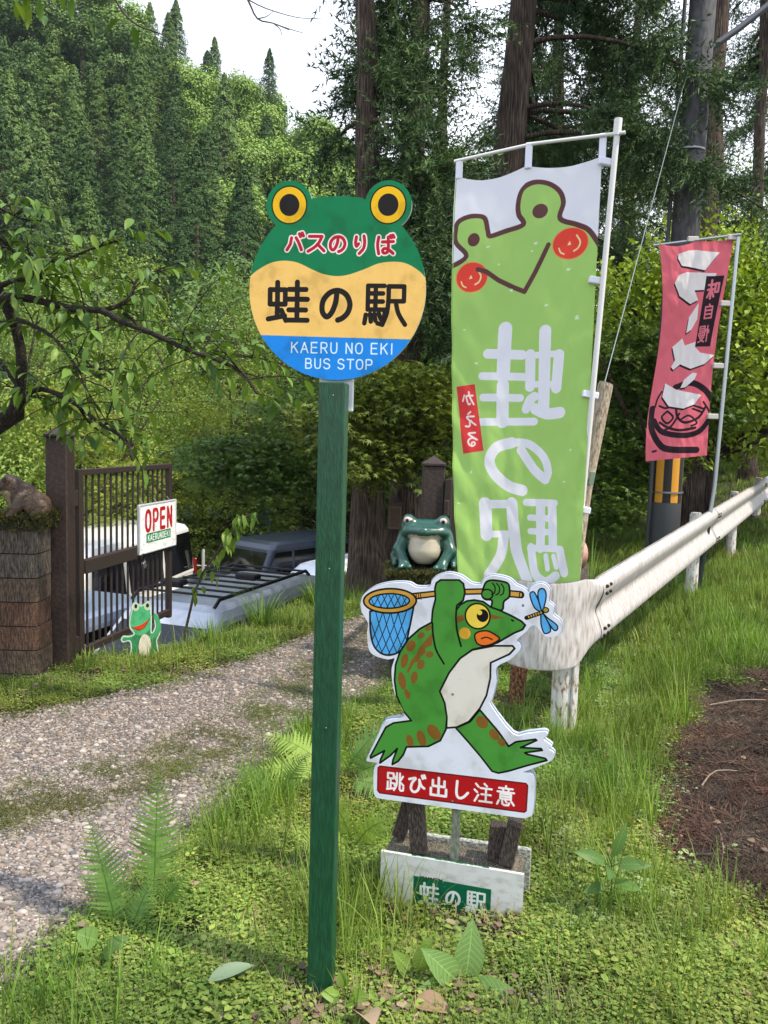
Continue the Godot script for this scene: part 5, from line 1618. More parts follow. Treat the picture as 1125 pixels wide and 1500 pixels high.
# ---------------------------------------------------------------- jumping-out caution board
func caution_board() -> void:
	var r := Rect2(-9, 35, 70, 83)
	var a := Art.new(r, 15, Color(0.86, 0.875, 0.92))
	var ink := Color(0.055, 0.06, 0.05)
	var grn := Color(0.285, 0.565, 0.22)
	var brn := Color(0.50, 0.35, 0.14)
	var blue := Color(0.33, 0.66, 0.90)
	var tan := Color(0.80, 0.60, 0.25)
	var L := 0.62
	# net and handle
	var bag := smooth(pv("-4.1 101.2 -3.7 94.2 -2.5 89.8 -.1 87.4 2.9 86.9 6.2 88.3 8.4 91.1 9.3 95.3 10.7 103.9 10.5 105.7"), 5)
	a.fill(bag, blue)
	for k in 9:
		for s in [-1.0, 1.0]:
			var pl := PackedVector2Array()
			for j in 13: pl.append(Vector2(3.0 + s * (-9.5 + k * 2.6 + j * 0.95 - 0.025 * j * j), 84.5 + j * 1.75))
			for q in Geometry2D.intersect_polyline_with_polygon(pl, bag): a.stroke(q, 0.28, ink)
	a.stroke(bag, L, ink, true)
	a.shape(pv("10.2 108.3 18 109.7 27.7 111 34 111.6 41 111.6 45.5 111.5 46.1 110.5 45.6 109.6 40.4 109.7 33.7 110.0 27.7 109.4 18.1 108.1 10.6 106.5"), tan, 0.5, ink)
	a.stroke(ellipse(45.6, 110.5, 0.7, 0.95), 0.35, ink, true)
	for k in 4: a.stroke(PackedVector2Array([Vector2(10.6 + k * 0.75, 108.4), Vector2(10.9 + k * 0.75, 106.6)]), 0.28, ink)
	a.shape(ellipse(2.6, 105.3, 9.0, 4.1, 0.10), tan, L, ink)
	var inner := ellipse(2.4, 105.25, 6.9, 2.45, 0.10)
	a.fill(inner, blue)
	for k in 7:
		for s in [-1.0, 1.0]:
			for q in Geometry2D.intersect_polyline_with_polygon(PackedVector2Array([Vector2(-5 + k * 2.3, 108), Vector2(-5 + k * 2.3 + s * 3.0, 102)]), inner): a.stroke(q, 0.28, ink)
	a.stroke(inner, 0.5, ink, true)
	# far hand
	a.shape(smooth(pv("33.6 112.5 34.3 113.9 36 114.6 39.5 114.4 41.3 113.7 41.8 111.6 41.7 109.5 40.1 107.9 39.7 105.2 36.4 105.4 36.3 108 34.1 108.2 33 109.6"), 4, true), grn, L, ink)
	a.shape(ellipse(34.7, 109.9, 1.8, 1.6), grn, 0.5, ink)
	for x in [36.2, 37.6, 39.0]: a.stroke(smooth(PackedVector2Array([Vector2(x, 113.6), Vector2(x + 0.9, 112.4), Vector2(x + 0.8, 110.6), Vector2(x - 0.1, 109.9)]), 4), 0.42, ink)
	# running leg, then body, belly
	a.shape(pv("26.2 64.5 30.3 60.4 34.8 55.7 38.6 51.3 40.7 50.9 44.2 52.1 49.8 54.6 56 57.1 55.5 57.7 49.6 58.4 48.9 58.8 54.4 60.3 54 60.8 47.5 60.4 49.4 61.5 52.5 63.4 52.1 63.7 45.9 62.1 43.7 60.3 40.2 64.8 33.8 71.5 30.8 67.1"), grn, L, ink)
	for q in [[34.7, 67.4, 2.2, 1.9, -0.9], [38.8, 63.7, 2.0, 1.5, -0.9], [41.3, 61.4, 1.4, 1.2, -0.9]]: a.fill(ellipse(q[0], q[1], q[2], q[3], q[4]), brn)
	var body := pv("17.6 110.6 18 112.4 19.4 113.5 25.4 113.9 26.9 112.8 27.5 109.9 27 107.3 25 105.5 24.9 104 26.1 105.8 28.2 107.2 30.6 107.7 33.5 107.4 36 105.8 38.5 105.1 42.7 103.5 45.9 102 47.2 100.8 46.4 99.3 43.7 97.9 38.6 94.3 34.1 92.5 30.6 91.3 26.4 87.6 23 82.2 20.4 76.3 22.2 72.5 23.1 67.7 22.9 63.6 21.2 59.6 17.2 57.1 9.8 56 8.8 53.2 7.1 50.7 5.1 49.3 5.3 50.9 6.7 55.1 4.3 52.3 .8 49.3 1 50.6 2.3 53.8 -2.5 50.6 -2.6 51.2 0 56.7 2.5 62 5.1 63.8 11.2 65.3 8.3 68.3 5.9 73.3 5 78.5 5.2 83.8 6.6 88.4 9.4 93.1 13 96.7 16.9 99.2 17.1 103.3 17.9 107")
	a.fill(body, grn)
	for q in [[13.6, 94.6, 1.3, 1.0, 0.6], [10.2, 90.7, 1.5, 2.1, -0.5], [8.2, 85.5, 1.2, 2.6, -0.2], [7.6, 78.6, 1.3, 3.0, 0.2], [9.5, 74.2, 0.9, 1.8, 0.4], [11.7, 80.1, 1.15, 2.2, -0.15], [13.8, 84.7, 1.2, 1.8, -0.4], [16.6, 88.4, 1.3, 1.1, 0.4], [15.9, 97.2, 1.3, 0.8, 0.6], [10.9, 58.2, 1.2, 2.2, 0.3], [14.8, 59.6, 1.5, 2.8, 0.35], [18.9, 62.2, 1.9, 2.9, 0.7]]: a.fill(ellipse(q[0], q[1], q[2], q[3], q[4]), brn)
	a.fill(pv("17 95.6 14.6 92.4 13.2 90.5 12.2 88.1 10.4 85.8 8.9 81.5 9.8 81.6 11.5 85.1 13 85.6 13.7 87.5 15.4 88.8 15 90.3 17.3 91.6 17.4 94.9"), brn)
	a.fill(smooth(pv("20.5 112 17.9 105 17.5 97 18.8 90 21.5 85.7 24 90 26.5 93 25 97 24.9 104 26 110"), 4, true), grn)
	a.stroke(body, L, ink, true)
	a.shape(pv("34.1 92.2 30.6 91.2 26.7 88 23.3 82.9 20.4 76.3 22.2 72.5 23.1 67.7 23.1 64.1 26.5 64.8 30.4 67.1 33.8 71.9 35.8 76.5 36.8 82.4 36.7 87.5 42.6 90.9 44.2 92.9 43.5 93.7 37.6 93.2"), Color(0.87, 0.85, 0.80), L, ink)
	a.stroke(smooth(pv("24.9 104 24.9 101 25.5 96.7 26.9 92.1"), 5), L, ink)
	a.stroke(smooth(pv("17.2 99 17.5 95.3 18.7 90.2 21.5 85.7"), 5), L, ink)
	# face
	a.fill(pv("35.4 103.6 40.5 102.7 36.5 101.7"), brn)
	a.fill(pv("25.1 101.9 27.3 102.6 27.7 100.9 25.3 99.6"), brn)
	a.fill(ellipse(28.0, 96.5, 1.9, 1.95), Color(0.86, 0.66, 0.22))
	a.shape(ellipse(31.9, 102.5, 4.0, 4.15), Color(0.92, 0.80, 0.30), 0.55, ink)
	a.fill(ellipse(33.5, 102.8, 1.9, 2.1), ink)
	a.fill(ellipse(32.5, 103.7, 0.85, 0.8), Color(0.92, 0.80, 0.30))
	a.shape(smooth(pv("31.2 96.1 32.5 97.4 35.3 97.9 38.1 96.7 39.2 95.5 36.8 93.7 34.1 92.9 32 93.6"), 4, true), Color(0.91, 0.45, 0.15), 0.5, ink)
	a.stroke(smooth(pv("33.4 95.2 35 95.8 36.9 95.2"), 5), 0.42, ink)
	a.fill(ellipse(43.1, 102.0, 0.6, 0.32, -0.5), ink)
	# dragonfly
	for q in ["52.3 105.7 49.9 106.6 48.3 110.3 48.5 111.5 49.6 111.6 51.1 108.8", "52.3 105.7 51.1 108.8 50.7 111.6 51.4 112.9 52.6 112.8 53.3 111.1 53 108.2", "52.3 105.3 54.1 103.7 56.9 101.8 57.3 100.4 56.3 99.9 54.5 102", "52.2 105.3 54.5 102 55.2 99.8 54.3 98.8 53.1 98.9 52.1 101.8"]: a.shape(smooth(pv(q), 4, true), blue, 0.42, ink)
	a.stroke(smooth(pv("47.5 103.2 49.3 104 51.3 104.9 52.4 105.5"), 4), 1.35, ink)
	for k in 6: a.fill(ellipse(48.2 + k * 0.75, 103.55 + k * 0.34, 0.25, 0.42, 0.3), Color(0.78, 0.66, 0.25))
	a.shape(ellipse(53.4, 106.2, 0.9, 0.8), Color(0.62, 0.58, 0.2), 0.35, ink)
	# words
	a.shape(pv("1.0 38.8 49.6 38.8 50.2 39.4 50.3 47.9 49.7 48.55 .9 48.2 .2 47.5 .3 39.5"), Color(0.69, 0.09, 0.11), 0.5, Color(0.42, 0.08, 0.09))
	var k2 := ["tobu", "bi", "de", "shi", "chu", "i"]
	for k in 6: glyph(a, k2[k], 6.3 + k * 7.42, 43.5, 6.1, 6.9, 0.72 if k in [0, 4, 5] else 0.9, Color(0.95, 0.93, 0.93))
	for q in [[46.2, 107.1], [24.7, 75.7], [23, 111], [46.4, 58.6], [26, 39.4]]:
		a.fill(ellipse(q[0], q[1], 0.42, 0.42), Color(0.35, 0.36, 0.35)); a.fill(ellipse(q[0], q[1], 0.2, 0.2), Color(0.6, 0.58, 0.55))
	var g := RandomNumberGenerator.new()
	g.seed = 12
	for k in 90: a.fill(ellipse(g.randf_range(-6, 56), g.randf_range(38, 115), 0.07 + 0.08 * g.randf(), 0.07, 0, 8), Color(0.55, 0.52, 0.42))
	var out := smooth(pv("-7.5 103.2 -6.7 106.2 -3.7 109 0 110.6 4.4 111.5 8.8 111.6 11.4 110.5 15.8 111 16.5 113 18.2 114.6 21.8 115.8 25.4 115.3 27.5 114.2 29.7 112.9 32.6 113 33.5 114.9 36.6 116.1 41.5 115.3 43.7 113.5 46.1 112.6 47.9 111.4 48.2 112.8 49.9 114.2 52.6 114.4 54.4 112.5 54.2 109 56 107.4 55.7 104.9 57.8 103.3 58.8 100.9 57.7 98.4 54.4 97.6 52.3 99 50.5 100.9 48.8 100.4 47.8 98.9 44.8 95.8 45.8 94.5 46 92.7 43 89.2 38.7 86.2 38.8 81.2 37.6 75.2 37.3 73.3 44.8 64.6 49.3 65.2 54.8 66.5 55.9 65.6 54.6 64 57.4 62.1 56.3 61.1 58.2 59.7 57.6 57.4 53.2 54.7 48.5 52.2"), 3)
	out = out + smooth(pv("50.6 52.1 52.4 50.5 52.5 39.5 51.2 37.4 49.1 36.7"), 3) + smooth(pv(".9 36.8 -.9 38.1 -1.3 46.6 -.2 49.1 -3.7 49.4 -3.3 51.4 -.1 59 2.4 64.3 8.8 66.5 5.5 73.3 4.3 77.7 3.9 82.2 4.8 86 2.6 85.4 -2.4 86.4 -4.3 88.9 -4.9 94.1 -4.6 97.1 -6.9 100.6"), 3)
	var t := thing("caution_board", "white cut-out board of a running cartoon frog with net, red caution strip below", "sign board", Vector3(0.003, 0, -2.62), deg_to_rad(-13.34))
	var R := Rect2(r.position * 0.01, r.size * 0.01)
	var b := Mb.new()
	b.plate(cm(out), 0.0, 0.004, R, false, true, false)
	put("printed_face", b.mesh(printed(a.tex(), 0.5)), t)
	b = Mb.new()
	b.plate(cm(out), -0.006, 0.0038, R, true, false, true)
	put("front_sheet", b.mesh(mat(Color(0.80, 0.83, 0.88), 0.45)), t)
	var grown: PackedVector2Array = Geometry2D.offset_polygon(cm(out), 0.003)[0]
	b = Mb.new()
	b.plate(grown, -0.026, -0.010, R)
	put("backing_board", b.mesh(mat(Color(0.66, 0.69, 0.75), 0.6)), t)
	# footing: two white panels with concrete between, old stumps and a steel strip
	t = thing("sign_footing", "low white concrete footing with green sticker and old wooden stumps", "footing", Vector3(0.003, 0, -2.62), deg_to_rad(-13.34))
	var a2 := Art.new(Rect2(0, -6, 48.5, 24), 12, Color(0.80, 0.81, 0.80))
	a2.fill(pv("11.6 -6 11.6 11 38 10.4 38 -.2 37.2 .1"), Color(0.03, 0.37, 0.25))
	a2.fill(pv("11.6 -6 11.6 11 38 10.4 38 -6"), Color(0.03, 0.37, 0.25))
	glyph(a2, "kaeru", 17.0, 5.4, 6.6, 8.0, 0.85, Color(0.85, 0.88, 0.86))
	glyph(a2, "no", 25.3, 5.0, 5.6, 6.6, 0.9, Color(0.85, 0.88, 0.86))
	glyph(a2, "eki", 33.0, 5.0, 6.6, 8.4, 0.8, Color(0.85, 0.88, 0.86))
	for k in 8: a2.stroke(smooth(PackedVector2Array([Vector2(14.0 + k * 0.9, 11.2), Vector2(14.5 + k * 0.9, 10.6 + g.randf() * 0.6), Vector2(15.2 + k * 0.9, 11.1)]), 3), 0.3, Color(0.24, 0.17, 0.12))
	for k in 70: a2.fill(ellipse(g.randf_range(0, 48), g.randf_range(-5, 17), 0.1 + 0.25 * g.randf(), 0.08 + 0.1 * g.randf(), g.randf() * 3, 8), Color(0.68, 0.69, 0.64))
	b = Mb.new()
	b.plate(pv(".02 -.06 .505 -.06 .505 .172 .02 .18"), -0.012, 0.0, Rect2(0.02, -0.06, 0.485, 0.24))
	put("front_panel", b.mesh(printed(a2.tex(), 0.6)), t)
	b = Mb.new()
	b.box(Vector3(0.275, 0.06, -0.155), Vector3(0.49, 0.25, 0.02), Basis(), 0.003)
	put("rear_panel", b.mesh(grained("rearpanel", [Color(0.45, 0.46, 0.43), Color(0.6, 0.61, 0.58), Color(0.72, 0.73, 0.7)], [0.3, 0.5, 0.8], 0.03, Vector3(4, 4, 4), 0.2)), t)
	var con := grained("footcrete", [Color(0.30, 0.27, 0.22), Color(0.47, 0.44, 0.38), Color(0.60, 0.57, 0.50)], [0.3, 0.5, 0.8], 0.05, Vector3(5, 5, 5), 1.5)
	b = Mb.new()
	b.box(Vector3(0.262, 0.04, -0.08), Vector3(0.47, 0.245, 0.128), Basis(), 0.004)
	moss_lump(b, 0.47, 0.128, 0.16, 0.012, 17, 0.01)
	var n0 := 0
	for k in range(b.v.size() - 529, b.v.size()): b.v[k] += Vector3(0.262, 0, -0.08)
	put("concrete_fill", b.mesh(con), t)
	var wd := grained("stumpwood", [Color(0.24, 0.195, 0.17), Color(0.34, 0.29, 0.26), Color(0.46, 0.42, 0.39)], [0.3, 0.5, 0.8], 0.03, Vector3(9, 2, 9), 1.0, 0.9, 0.09)
	for q in [[Vector3(0.135, 0.27, -0.045), Vector3(0.055, 0.20, 0.042), 0.10, 0.0], [Vector3(0.082, 0.275, -0.11), Vector3(0.05, 0.19, 0.05), -0.26, 0.1], [Vector3(0.405, 0.225, -0.085), Vector3(0.055, 0.14, 0.05), -0.05, 0.0], [Vector3(0.455, 0.255, -0.045), Vector3(0.05, 0.16, 0.05), -0.16, 0.1]]:
		b = Mb.new()
		b.box(q[0], q[1], Basis(Vector3.BACK, q[2]) * Basis(Vector3.RIGHT, q[3]), 0.004)
		put("wooden_stump", b.mesh(wd), t)
	b = Mb.new()
	b.box(Vector3(0.268, 0.42, -0.036), Vector3(0.03, 0.66, 0.008), Basis(), 0.001)
	put("steel_strip", b.mesh(grained("strip", [Color(0.42, 0.44, 0.38), Color(0.55, 0.57, 0.5)], [0.3, 0.7], 0.03, Vector3(5, 2, 5), 0.1, 0.5)), t)

# ---------------------------------------------------------------- cloth banners
# corners top-left, top-right, bottom-left, bottom-right; art units w x h
func cloth(t: Node3D, c: Array, w: float, h: float, tex: Texture2D, fold: Callable, backl: float) -> void:
	var b := Mb.new()
	var nx := 40
	var ny := 90
	var o := t.position
	var nn: Vector3 = ((c[1] - c[0]) as Vector3).cross(c[0] - c[2]).normalized()
	for j in ny + 1:
		for k in nx + 1:
			var u := float(k) / nx
			var v := float(j) / ny
			var p: Vector3 = c[0].lerp(c[1], u).lerp(c[2].lerp(c[3], u), v)
			var f: Vector3 = fold.call(u, v)
			b.vert(p + nn * f.z + (c[1] - c[0]).normalized() * f.x + Vector3.UP * f.y - o, nn, Vector2(u, v))
	for j in ny + 1:
		for k in nx + 1:
			var x := b.v[j * (nx + 1) + mini(k + 1, nx)] - b.v[j * (nx + 1) + maxi(k - 1, 0)]
			var y := b.v[maxi(j - 1, 0) * (nx + 1) + k] - b.v[mini(j + 1, ny) * (nx + 1) + k]
			b.n[j * (nx + 1) + k] = x.cross(y).normalized()
	for j in ny:
		for k in nx:
			var a := j * (nx + 1) + k
			b.tri(a, a + nx + 1, a + nx + 2); b.tri(a, a + nx + 2, a + 1)
	var m := printed(tex, 0.8)
	m.detail_enabled = false
	m.backlight_enabled = true
	m.backlight = Color(backl, backl, backl)
	m.cull_mode = BaseMaterial3D.CULL_DISABLED
	m.metallic_specular = 0.25
	put("cloth", b.mesh(m), t)

func pole(t: Node3D, called: String, pts: Array, r: float, m: Material) -> MeshInstance3D:
	var b := Mb.new()
	var p := PackedVector3Array()
	var rs := PackedFloat32Array()
	for q in pts:
		p.append(q - t.position)
		rs.append(r)
	b.tube(p, rs, 12)
	return put(called, b.mesh(m), t)

func banners() -> void:
	# art in units 80 x 230, y down in the traces
	var W := 80.0
	var H := 230.0
	var lime := Color(0.66, 0.82, 0.45)
	var pale := Color(0.925, 0.925, 0.955)
	var a := Art.new(Rect2(0, -H, W, H), 7, lime)
	var fl := func(s: String) -> PackedVector2Array:
		var o := PackedVector2Array()
		for q in pv(s): o.append(Vector2(q.x, -q.y))
		return o
	var head: PackedVector2Array = smooth(fl.call("-5.5 49.4 -1.2 48.8 8.3 43.5 2.1 35.9 1.7 29.2 3.3 24.7 9.5 22.1 15.6 22.3 18.6 24.4 20.2 31.1 21.7 33.8 29.8 32.1 39.7 29.9 37.1 24.6 36.5 19 38.4 12 45.1 8.2 52.7 9 58.5 13.4 60.9 20 59.5 28.3 68.7 32.4 74.6 35.7 79.1 41.5 83 48"), 5)
	a.fill(head + PackedVector2Array([Vector2(90, -60), Vector2(90, 10), Vector2(-10, 10), Vector2(-10, -49)]), pale)
	var cheek := Color(0.92, 0.30, 0.25)
	for q in [[11.6, 55.0, 9.3, 8.3], [65.5, 41.8, 9.8, 8.4]]:
		a.fill(ellipse(q[0], -q[1], q[2], q[3]), Color(0.93, 0.62, 0.35)); a.fill(ellipse(q[0], -q[1], q[2] - 0.5, q[3] - 0.5), cheek)
		var wh := Color(0.97, 0.88, 0.62)
		a.stroke(smooth(PackedVector2Array([Vector2(q[0] + 3.2, -q[1] + 4.0), Vector2(q[0] + 5.2, -q[1] + 0.4), Vector2(q[0] + 4.2, -q[1] - 2.6), Vector2(q[0] + 2.0, -q[1] - 4.0)]), 5), 0.9, wh)
		a.stroke(smooth(PackedVector2Array([Vector2(q[0] - 6.0, -q[1] - 2.0), Vector2(q[0] - 5.0, -q[1] - 4.2), Vector2(q[0] - 3.2, -q[1] - 5.2)]), 5), 0.8, wh)
		a.fill(PackedVector2Array([Vector2(q[0] - 1.6, -q[1] - 0.9), Vector2(q[0] + 0.5, -q[1] - 0.6), Vector2(q[0] - 0.4, -q[1] + 1.4)]), wh)
	var brn := Color(0.40, 0.27, 0.27)
	a.stroke(head, 2.6, brn)
	a.stroke(fl.call("15 51 19.7 52.5 26.9 57.8 35.2 62.2 41.5 65 47.2 54.8 53.7 41.3"), 2.5, brn)
	a.fill(ellipse(12.3, -35, 3.4, 3.6, -0.3), brn); a.fill(ellipse(48.6, -23.5, 4.2, 3.8, 0.3), brn)
	var g := RandomNumberGenerator.new()
	g.seed = 5
	for q in fl.call("20.7 39.5 46.8 40.2 26.9 49.4 34.2 63.9 53.7 72.8 70.9 80.5 64.9 55 7.5 82.7 71 80 14.7 101.3 70.2 150.5 11 161.2 67.6 167.6 3 178 45 44"):
		var sh := PackedVector2Array()
		for k in 4: sh.append(q + Vector2(cos(k * 1.6 + g.randf()) * (0.5 + 1.3 * g.randf()), sin(k * 1.6 + g.randf()) * (0.4 + 0.9 * g.randf())))
		a.fill(sh, Color(0.84, 0.93, 0.80))
	for s in [["31.2 83.9 30.4 109.2", 6.6], ["21.2 96.6 41 98.4", 4.4], ["18 108.5 45 110.4", 3.6], ["30.4 114.2 30.1 133.9", 6.0], ["18.5 120.2 40.5 121.5", 3.6], ["17.5 133.6 48.8 134.6", 3.6], ["45.7 98.4 46 115.6", 4.8], ["61.8 99.5 60.9 117", 5.0], ["45.5 98.9 62.5 98.9", 3.0], ["45.9 114.4 62 115.2", 3.0], ["53.7 86.4 54 128.5", 5.6], ["49.5 127.8 56 130.6 63.5 130.3", 5.2], ["43.9 127.6 46 123 48.6 121", 4.2], ["45 123 52 129", 2.5],
		["42.2 172 32.8 168.8 25 161.6 22.6 154.5 27 147.8 35.9 145.6", 5.2], ["35.9 145.4 46.1 146.8 55 154.4 57.6 162.4 56 166.0", 3.8], ["56 166.3 48.8 160.2 41.4 149.9", 4.4],
		["18.5 179 35.3 179.3", 4.0], ["19 178.8 19.4 195.8", 6.4], ["35.6 179 36.8 195 38.6 208.1 45.2 221.6", 6.0], ["18.9 195.6 36.8 196", 3.2], ["30.2 196.9 27.6 208 19.6 218.6", 5.2],
		["53.3 179.9 53.6 203.8", 4.8], ["60.4 180 61.8 203.3", 4.6], ["44.4 178.5 62 179.3", 3.4], ["46.8 187 59 187.7", 3.0], ["46.8 194.6 59 195.2", 3.0], ["46.9 203.9 66 204.3", 3.2], ["47.4 203.9 50.5 217.6 57.4 222.6 64 219.2", 4.6], ["57.3 208.2 58.7 215.3", 2.6], ["62.4 208.3 64.5 214.3", 2.6], ["66.4 205 69.6 217.4", 4.4]]:
		var p: PackedVector2Array = fl.call(s[0])
		a.stroke(smooth(p, 5) if p.size() > 2 else p, s[1] * 1.18, pale)
	var rd: PackedVector2Array = fl.call("2.7 113.6 13.6 112.6 19 149.4 6.4 150.8")
	a.fill(rd, Color(0.87, 0.27, 0.27))
	var kk := ["ka", "e", "ru"]
	var kp := [Vector2(9.6, -120.6), Vector2(10.9, -131.8), Vector2(12.3, -142.8)]
	for k in 3: glyph(a, kk[k], kp[k].x, kp[k].y, 7.4, 8.6, 1.05, Color(0.95, 0.88, 0.86), true, 0.16)
	a.stroke(fl.call(".6 0 .6 230"), 0.5, Color(0.58, 0.74, 0.36))
	var t := thing("banner_flag", "tall lime green nobori banner with frog face and white characters seen in reverse", "banner", Vector3(1.03, 0, -4.32))
	var c := [Vector3(0.333, 2.996, -4.45), Vector3(1.053, 3.035, -4.2), Vector3(0.44, 0.725, -4.38), Vector3(1.06, 0.775, -4.22)]
	var gf := FastNoiseLite.new()
	gf.frequency = 1.0
	gf.seed = 4
	cloth(t, c, W, H, a.tex(), func(u: float, v: float) -> Vector3:
		var edge := 1.0 - u
		var z := 0.020 * sin(v * 9.0 + u * 3.0) * edge + 0.030 * sin(u * 5.0 + v * 4.0 - 1.0) * v + 0.012 * gf.get_noise_2d(u * 5.0 + v * 7.0, v * 4.0 - u * 4.0) * (0.4 + v)
		z += 0.010 * sin((u * 1.2 + v * 3.0) * 9.0) * smoothstep(0.62, 1.0, v)
		z += 0.006 * sin((u * 2.0 - v * 3.3) * 16.0) * exp(-u * 5.0) * smoothstep(0.2, 0.5, v)
		var x := -0.035 * sin(v * PI) * edge
		var y := -0.045 * sin(minf(u * 2.0, 1.0) * PI) * exp(-v * 14.0) - 0.03 * sin(clampf(u * 2.0 - 1.0, 0.0, 1.0) * PI) * exp(-v * 14.0)
		return Vector3(x, y, z), 0.8)
	var pm := mat(Color(0.83, 0.83, 0.82), 0.4)
	pole(t, "flagpole", [Vector3(1.0, -0.05, -4.36), Vector3(1.052, 1.147, -4.25), Vector3(1.07, 1.903, -4.2), Vector3(1.111, 3.173, -4.15)], 0.0145, pm)
	pole(t, "pole_tip", [Vector3(1.109, 3.12, -4.152), Vector3(1.112, 3.19, -4.149), Vector3(1.112, 3.2, -4.149)], 0.020, pm)
	pole(t, "top_rod", [Vector3(0.325, 3.072, -4.45), Vector3(0.72, 3.122, -4.30), Vector3(1.145, 3.128, -4.13)], 0.009, pm)
	var tabm := mat(Color(0.86, 0.87, 0.92), 0.7)
	for q in [[Vector3(0.352, 3.03, -4.446), 0.10, 0.0], [Vector3(0.70, 3.065, -4.312), 0.13, 0.0], [Vector3(1.05, 3.075, -4.185), 0.13, 0.0]]:
		var b := Mb.new()
		b.box(q[0] - t.position, Vector3(0.034, q[1], 0.024), Basis(Vector3.UP, -0.35), 0.004)
		put("loop", b.mesh(tabm), t)
	for q in [Vector3(1.075, 3.0, -4.18), Vector3(1.062, 2.42, -4.205), Vector3(1.06, 1.84, -4.215), Vector3(1.055, 1.235, -4.235)]:
		var b := Mb.new()
		b.box(q - t.position, Vector3(0.085, 0.036, 0.032), Basis(Vector3.BACK, -0.15), 0.005)
		put("side_tab", b.mesh(tabm), t)
	# pink banner, 70 x 215
	W = 70.0
	H = 215.0
	var pink := Color(0.86, 0.42, 0.47)
	var blk := Color(0.17, 0.13, 0.15)
	a = Art.new(Rect2(0, -H, W, H), 6, pink)
	for s in [["27.8 142.7 45.8 139.8 62.8 148.1 73.7 161.2", 6.0], ["7.1 160.9 8.8 152.3 12.6 145.7", 2.0], ["7.8 174.8 18.4 187 43 192.6 59.9 189.7 69.2 180", 5.5], ["4 162.3 5.3 181.5 14.7 198 26.4 205.1 58 208.4", 6.5], ["22.3 166.4 29.3 173.1 23.2 178.7 16.3 172 22 166.4", 2.2], ["39.1 175.7 47.3 172.9 56.6 180.7 50.6 183.6", 2.0], ["14.5 177.1 24.7 183.2 38.1 186.9 55.2 185.8", 2.6], ["62.4 160.3 70 171.4 69.4 181.8", 2.2], ["50.3 162.7 63.3 167.3", 2.0], ["50.7 166.2 61.7 170.6", 2.0], ["31.6 162.9 34.6 173.6 43.8 179.6 58.1 175.6 65.1 165.7", 2.6], ["36 170 28 182 18 186", 2.2], ["12 160 20 163 30 161", 2.0]]:
		a.stroke(smooth(fl.call(s[0]), 5), s[1], blk)
	for s in ["18.2 9.6 27.4 7.2 58.9 11.5 46.2 28.4 21.5 22.5 17.6 14.6", "13.7 39.7 18.5 31.6 27.2 29.2 58.5 31.9 58.1 36.1 48.6 36.3 47.9 47.3 36.4 47.3 41.7 57 33 60.2 19.7 52.1", "42.9 59.7 43.4 75.9 37.8 85.8 32.1 88.8 33.1 73.5", "17.1 101.4 28.1 93.6 32.4 100.8 45.6 98.4 45.1 103.5 52.5 110.1 70.1 114.1 59.6 121.9 43.4 125.4 30 119.5 22.5 124.5 19.3 121.3 22.8 114.7", "34.1 144 37.4 135.6 46.7 129.5 51.8 130.8 49.5 136.6 40.1 143.7", "15.2 137.3 30.1 145.4 59.4 153.1 52.3 162 40.2 165.3 23 161.3 14 151"]:
		var p: PackedVector2Array = fl.call(s)
		var sh := PackedVector2Array()
		for q in p: sh.append(q + Vector2(-1.0, -1.8))
		a.fill(sh, blk); a.fill(p, Color(0.89, 0.86, 0.85))
	a.fill(fl.call("48.1 34 67.1 35.4 63.3 104.9 45.1 103.5"), blk)
	var k3 := ["aji", "ji", "man"]
	for k in 3: glyph(a, k3[k], 57.5 - k * 1.9, -47.5 - k * 22.0, 12.5, [20.0, 15.0, 17.0][k], [2.4, 1.7, 1.5][k], Color(0.84, 0.45, 0.50), true)
	a.stroke(fl.call("8 206 12 205.5"), 2.2, Color(0.2, 0.14, 0.25))
	t = thing("banner_flag", "faded pink nobori banner with white brush strokes and a noodle bowl drawing", "banner", Vector3(3.14, 0.3, -7.6))
	c = [Vector3(2.544, 3.474, -7.8), Vector3(3.144, 3.487, -7.6), Vector3(2.566, 1.418, -7.75), Vector3(3.017, 1.494, -7.55)]
	cloth(t, c, W, H, a.tex(), func(u: float, v: float) -> Vector3:
		var z := 0.04 * sin(v * 7.0 + 1.0) * (1.0 - u * 0.7) + 0.025 * sin(u * 6.0 + v * 5.0) + 0.012 * gf.get_noise_2d(u * 6.0, v * 8.0)
		return Vector3(0.05 * sin(v * 5.2) * (1.0 - u) + 0.03 * sin(v * 4.0 + 2.6) * u, -0.04 * sin(minf(u * 2.0, 1.0) * PI) * exp(-v * 14.0), z), 0.4)
	var gm := mat(Color(0.66, 0.69, 0.70), 0.35, 0.6)
	pole(t, "flagpole", [Vector3(3.09, 0.9, -7.552), Vector3(3.119, 1.2, -7.55), Vector3(3.18, 3.5, -7.55)], 0.018, gm)
	pole(t, "ground_pipe", [Vector3(3.02, -0.1, -7.6), Vector3(3.09, 0.95, -7.552)], 0.028, mat(Color(0.10, 0.16, 0.15), 0.5))
	pole(t, "top_rod", [Vector3(2.5, 3.47, -7.83), Vector3(3.2, 3.52, -7.53)], 0.012, gm)
	for q in [Vector3(3.14, 3.50, -7.57), Vector3(3.11, 2.90, -7.56), Vector3(3.08, 2.33, -7.56), Vector3(3.06, 1.86, -7.56), Vector3(2.82, 3.505, -7.7)]:
		var b := Mb.new()
		b.box(q - t.position, Vector3(0.10, 0.05, 0.04), Basis(), 0.006)
		put("side_tab", b.mesh(mat(Color(0.72, 0.70, 0.68), 0.7)), t)

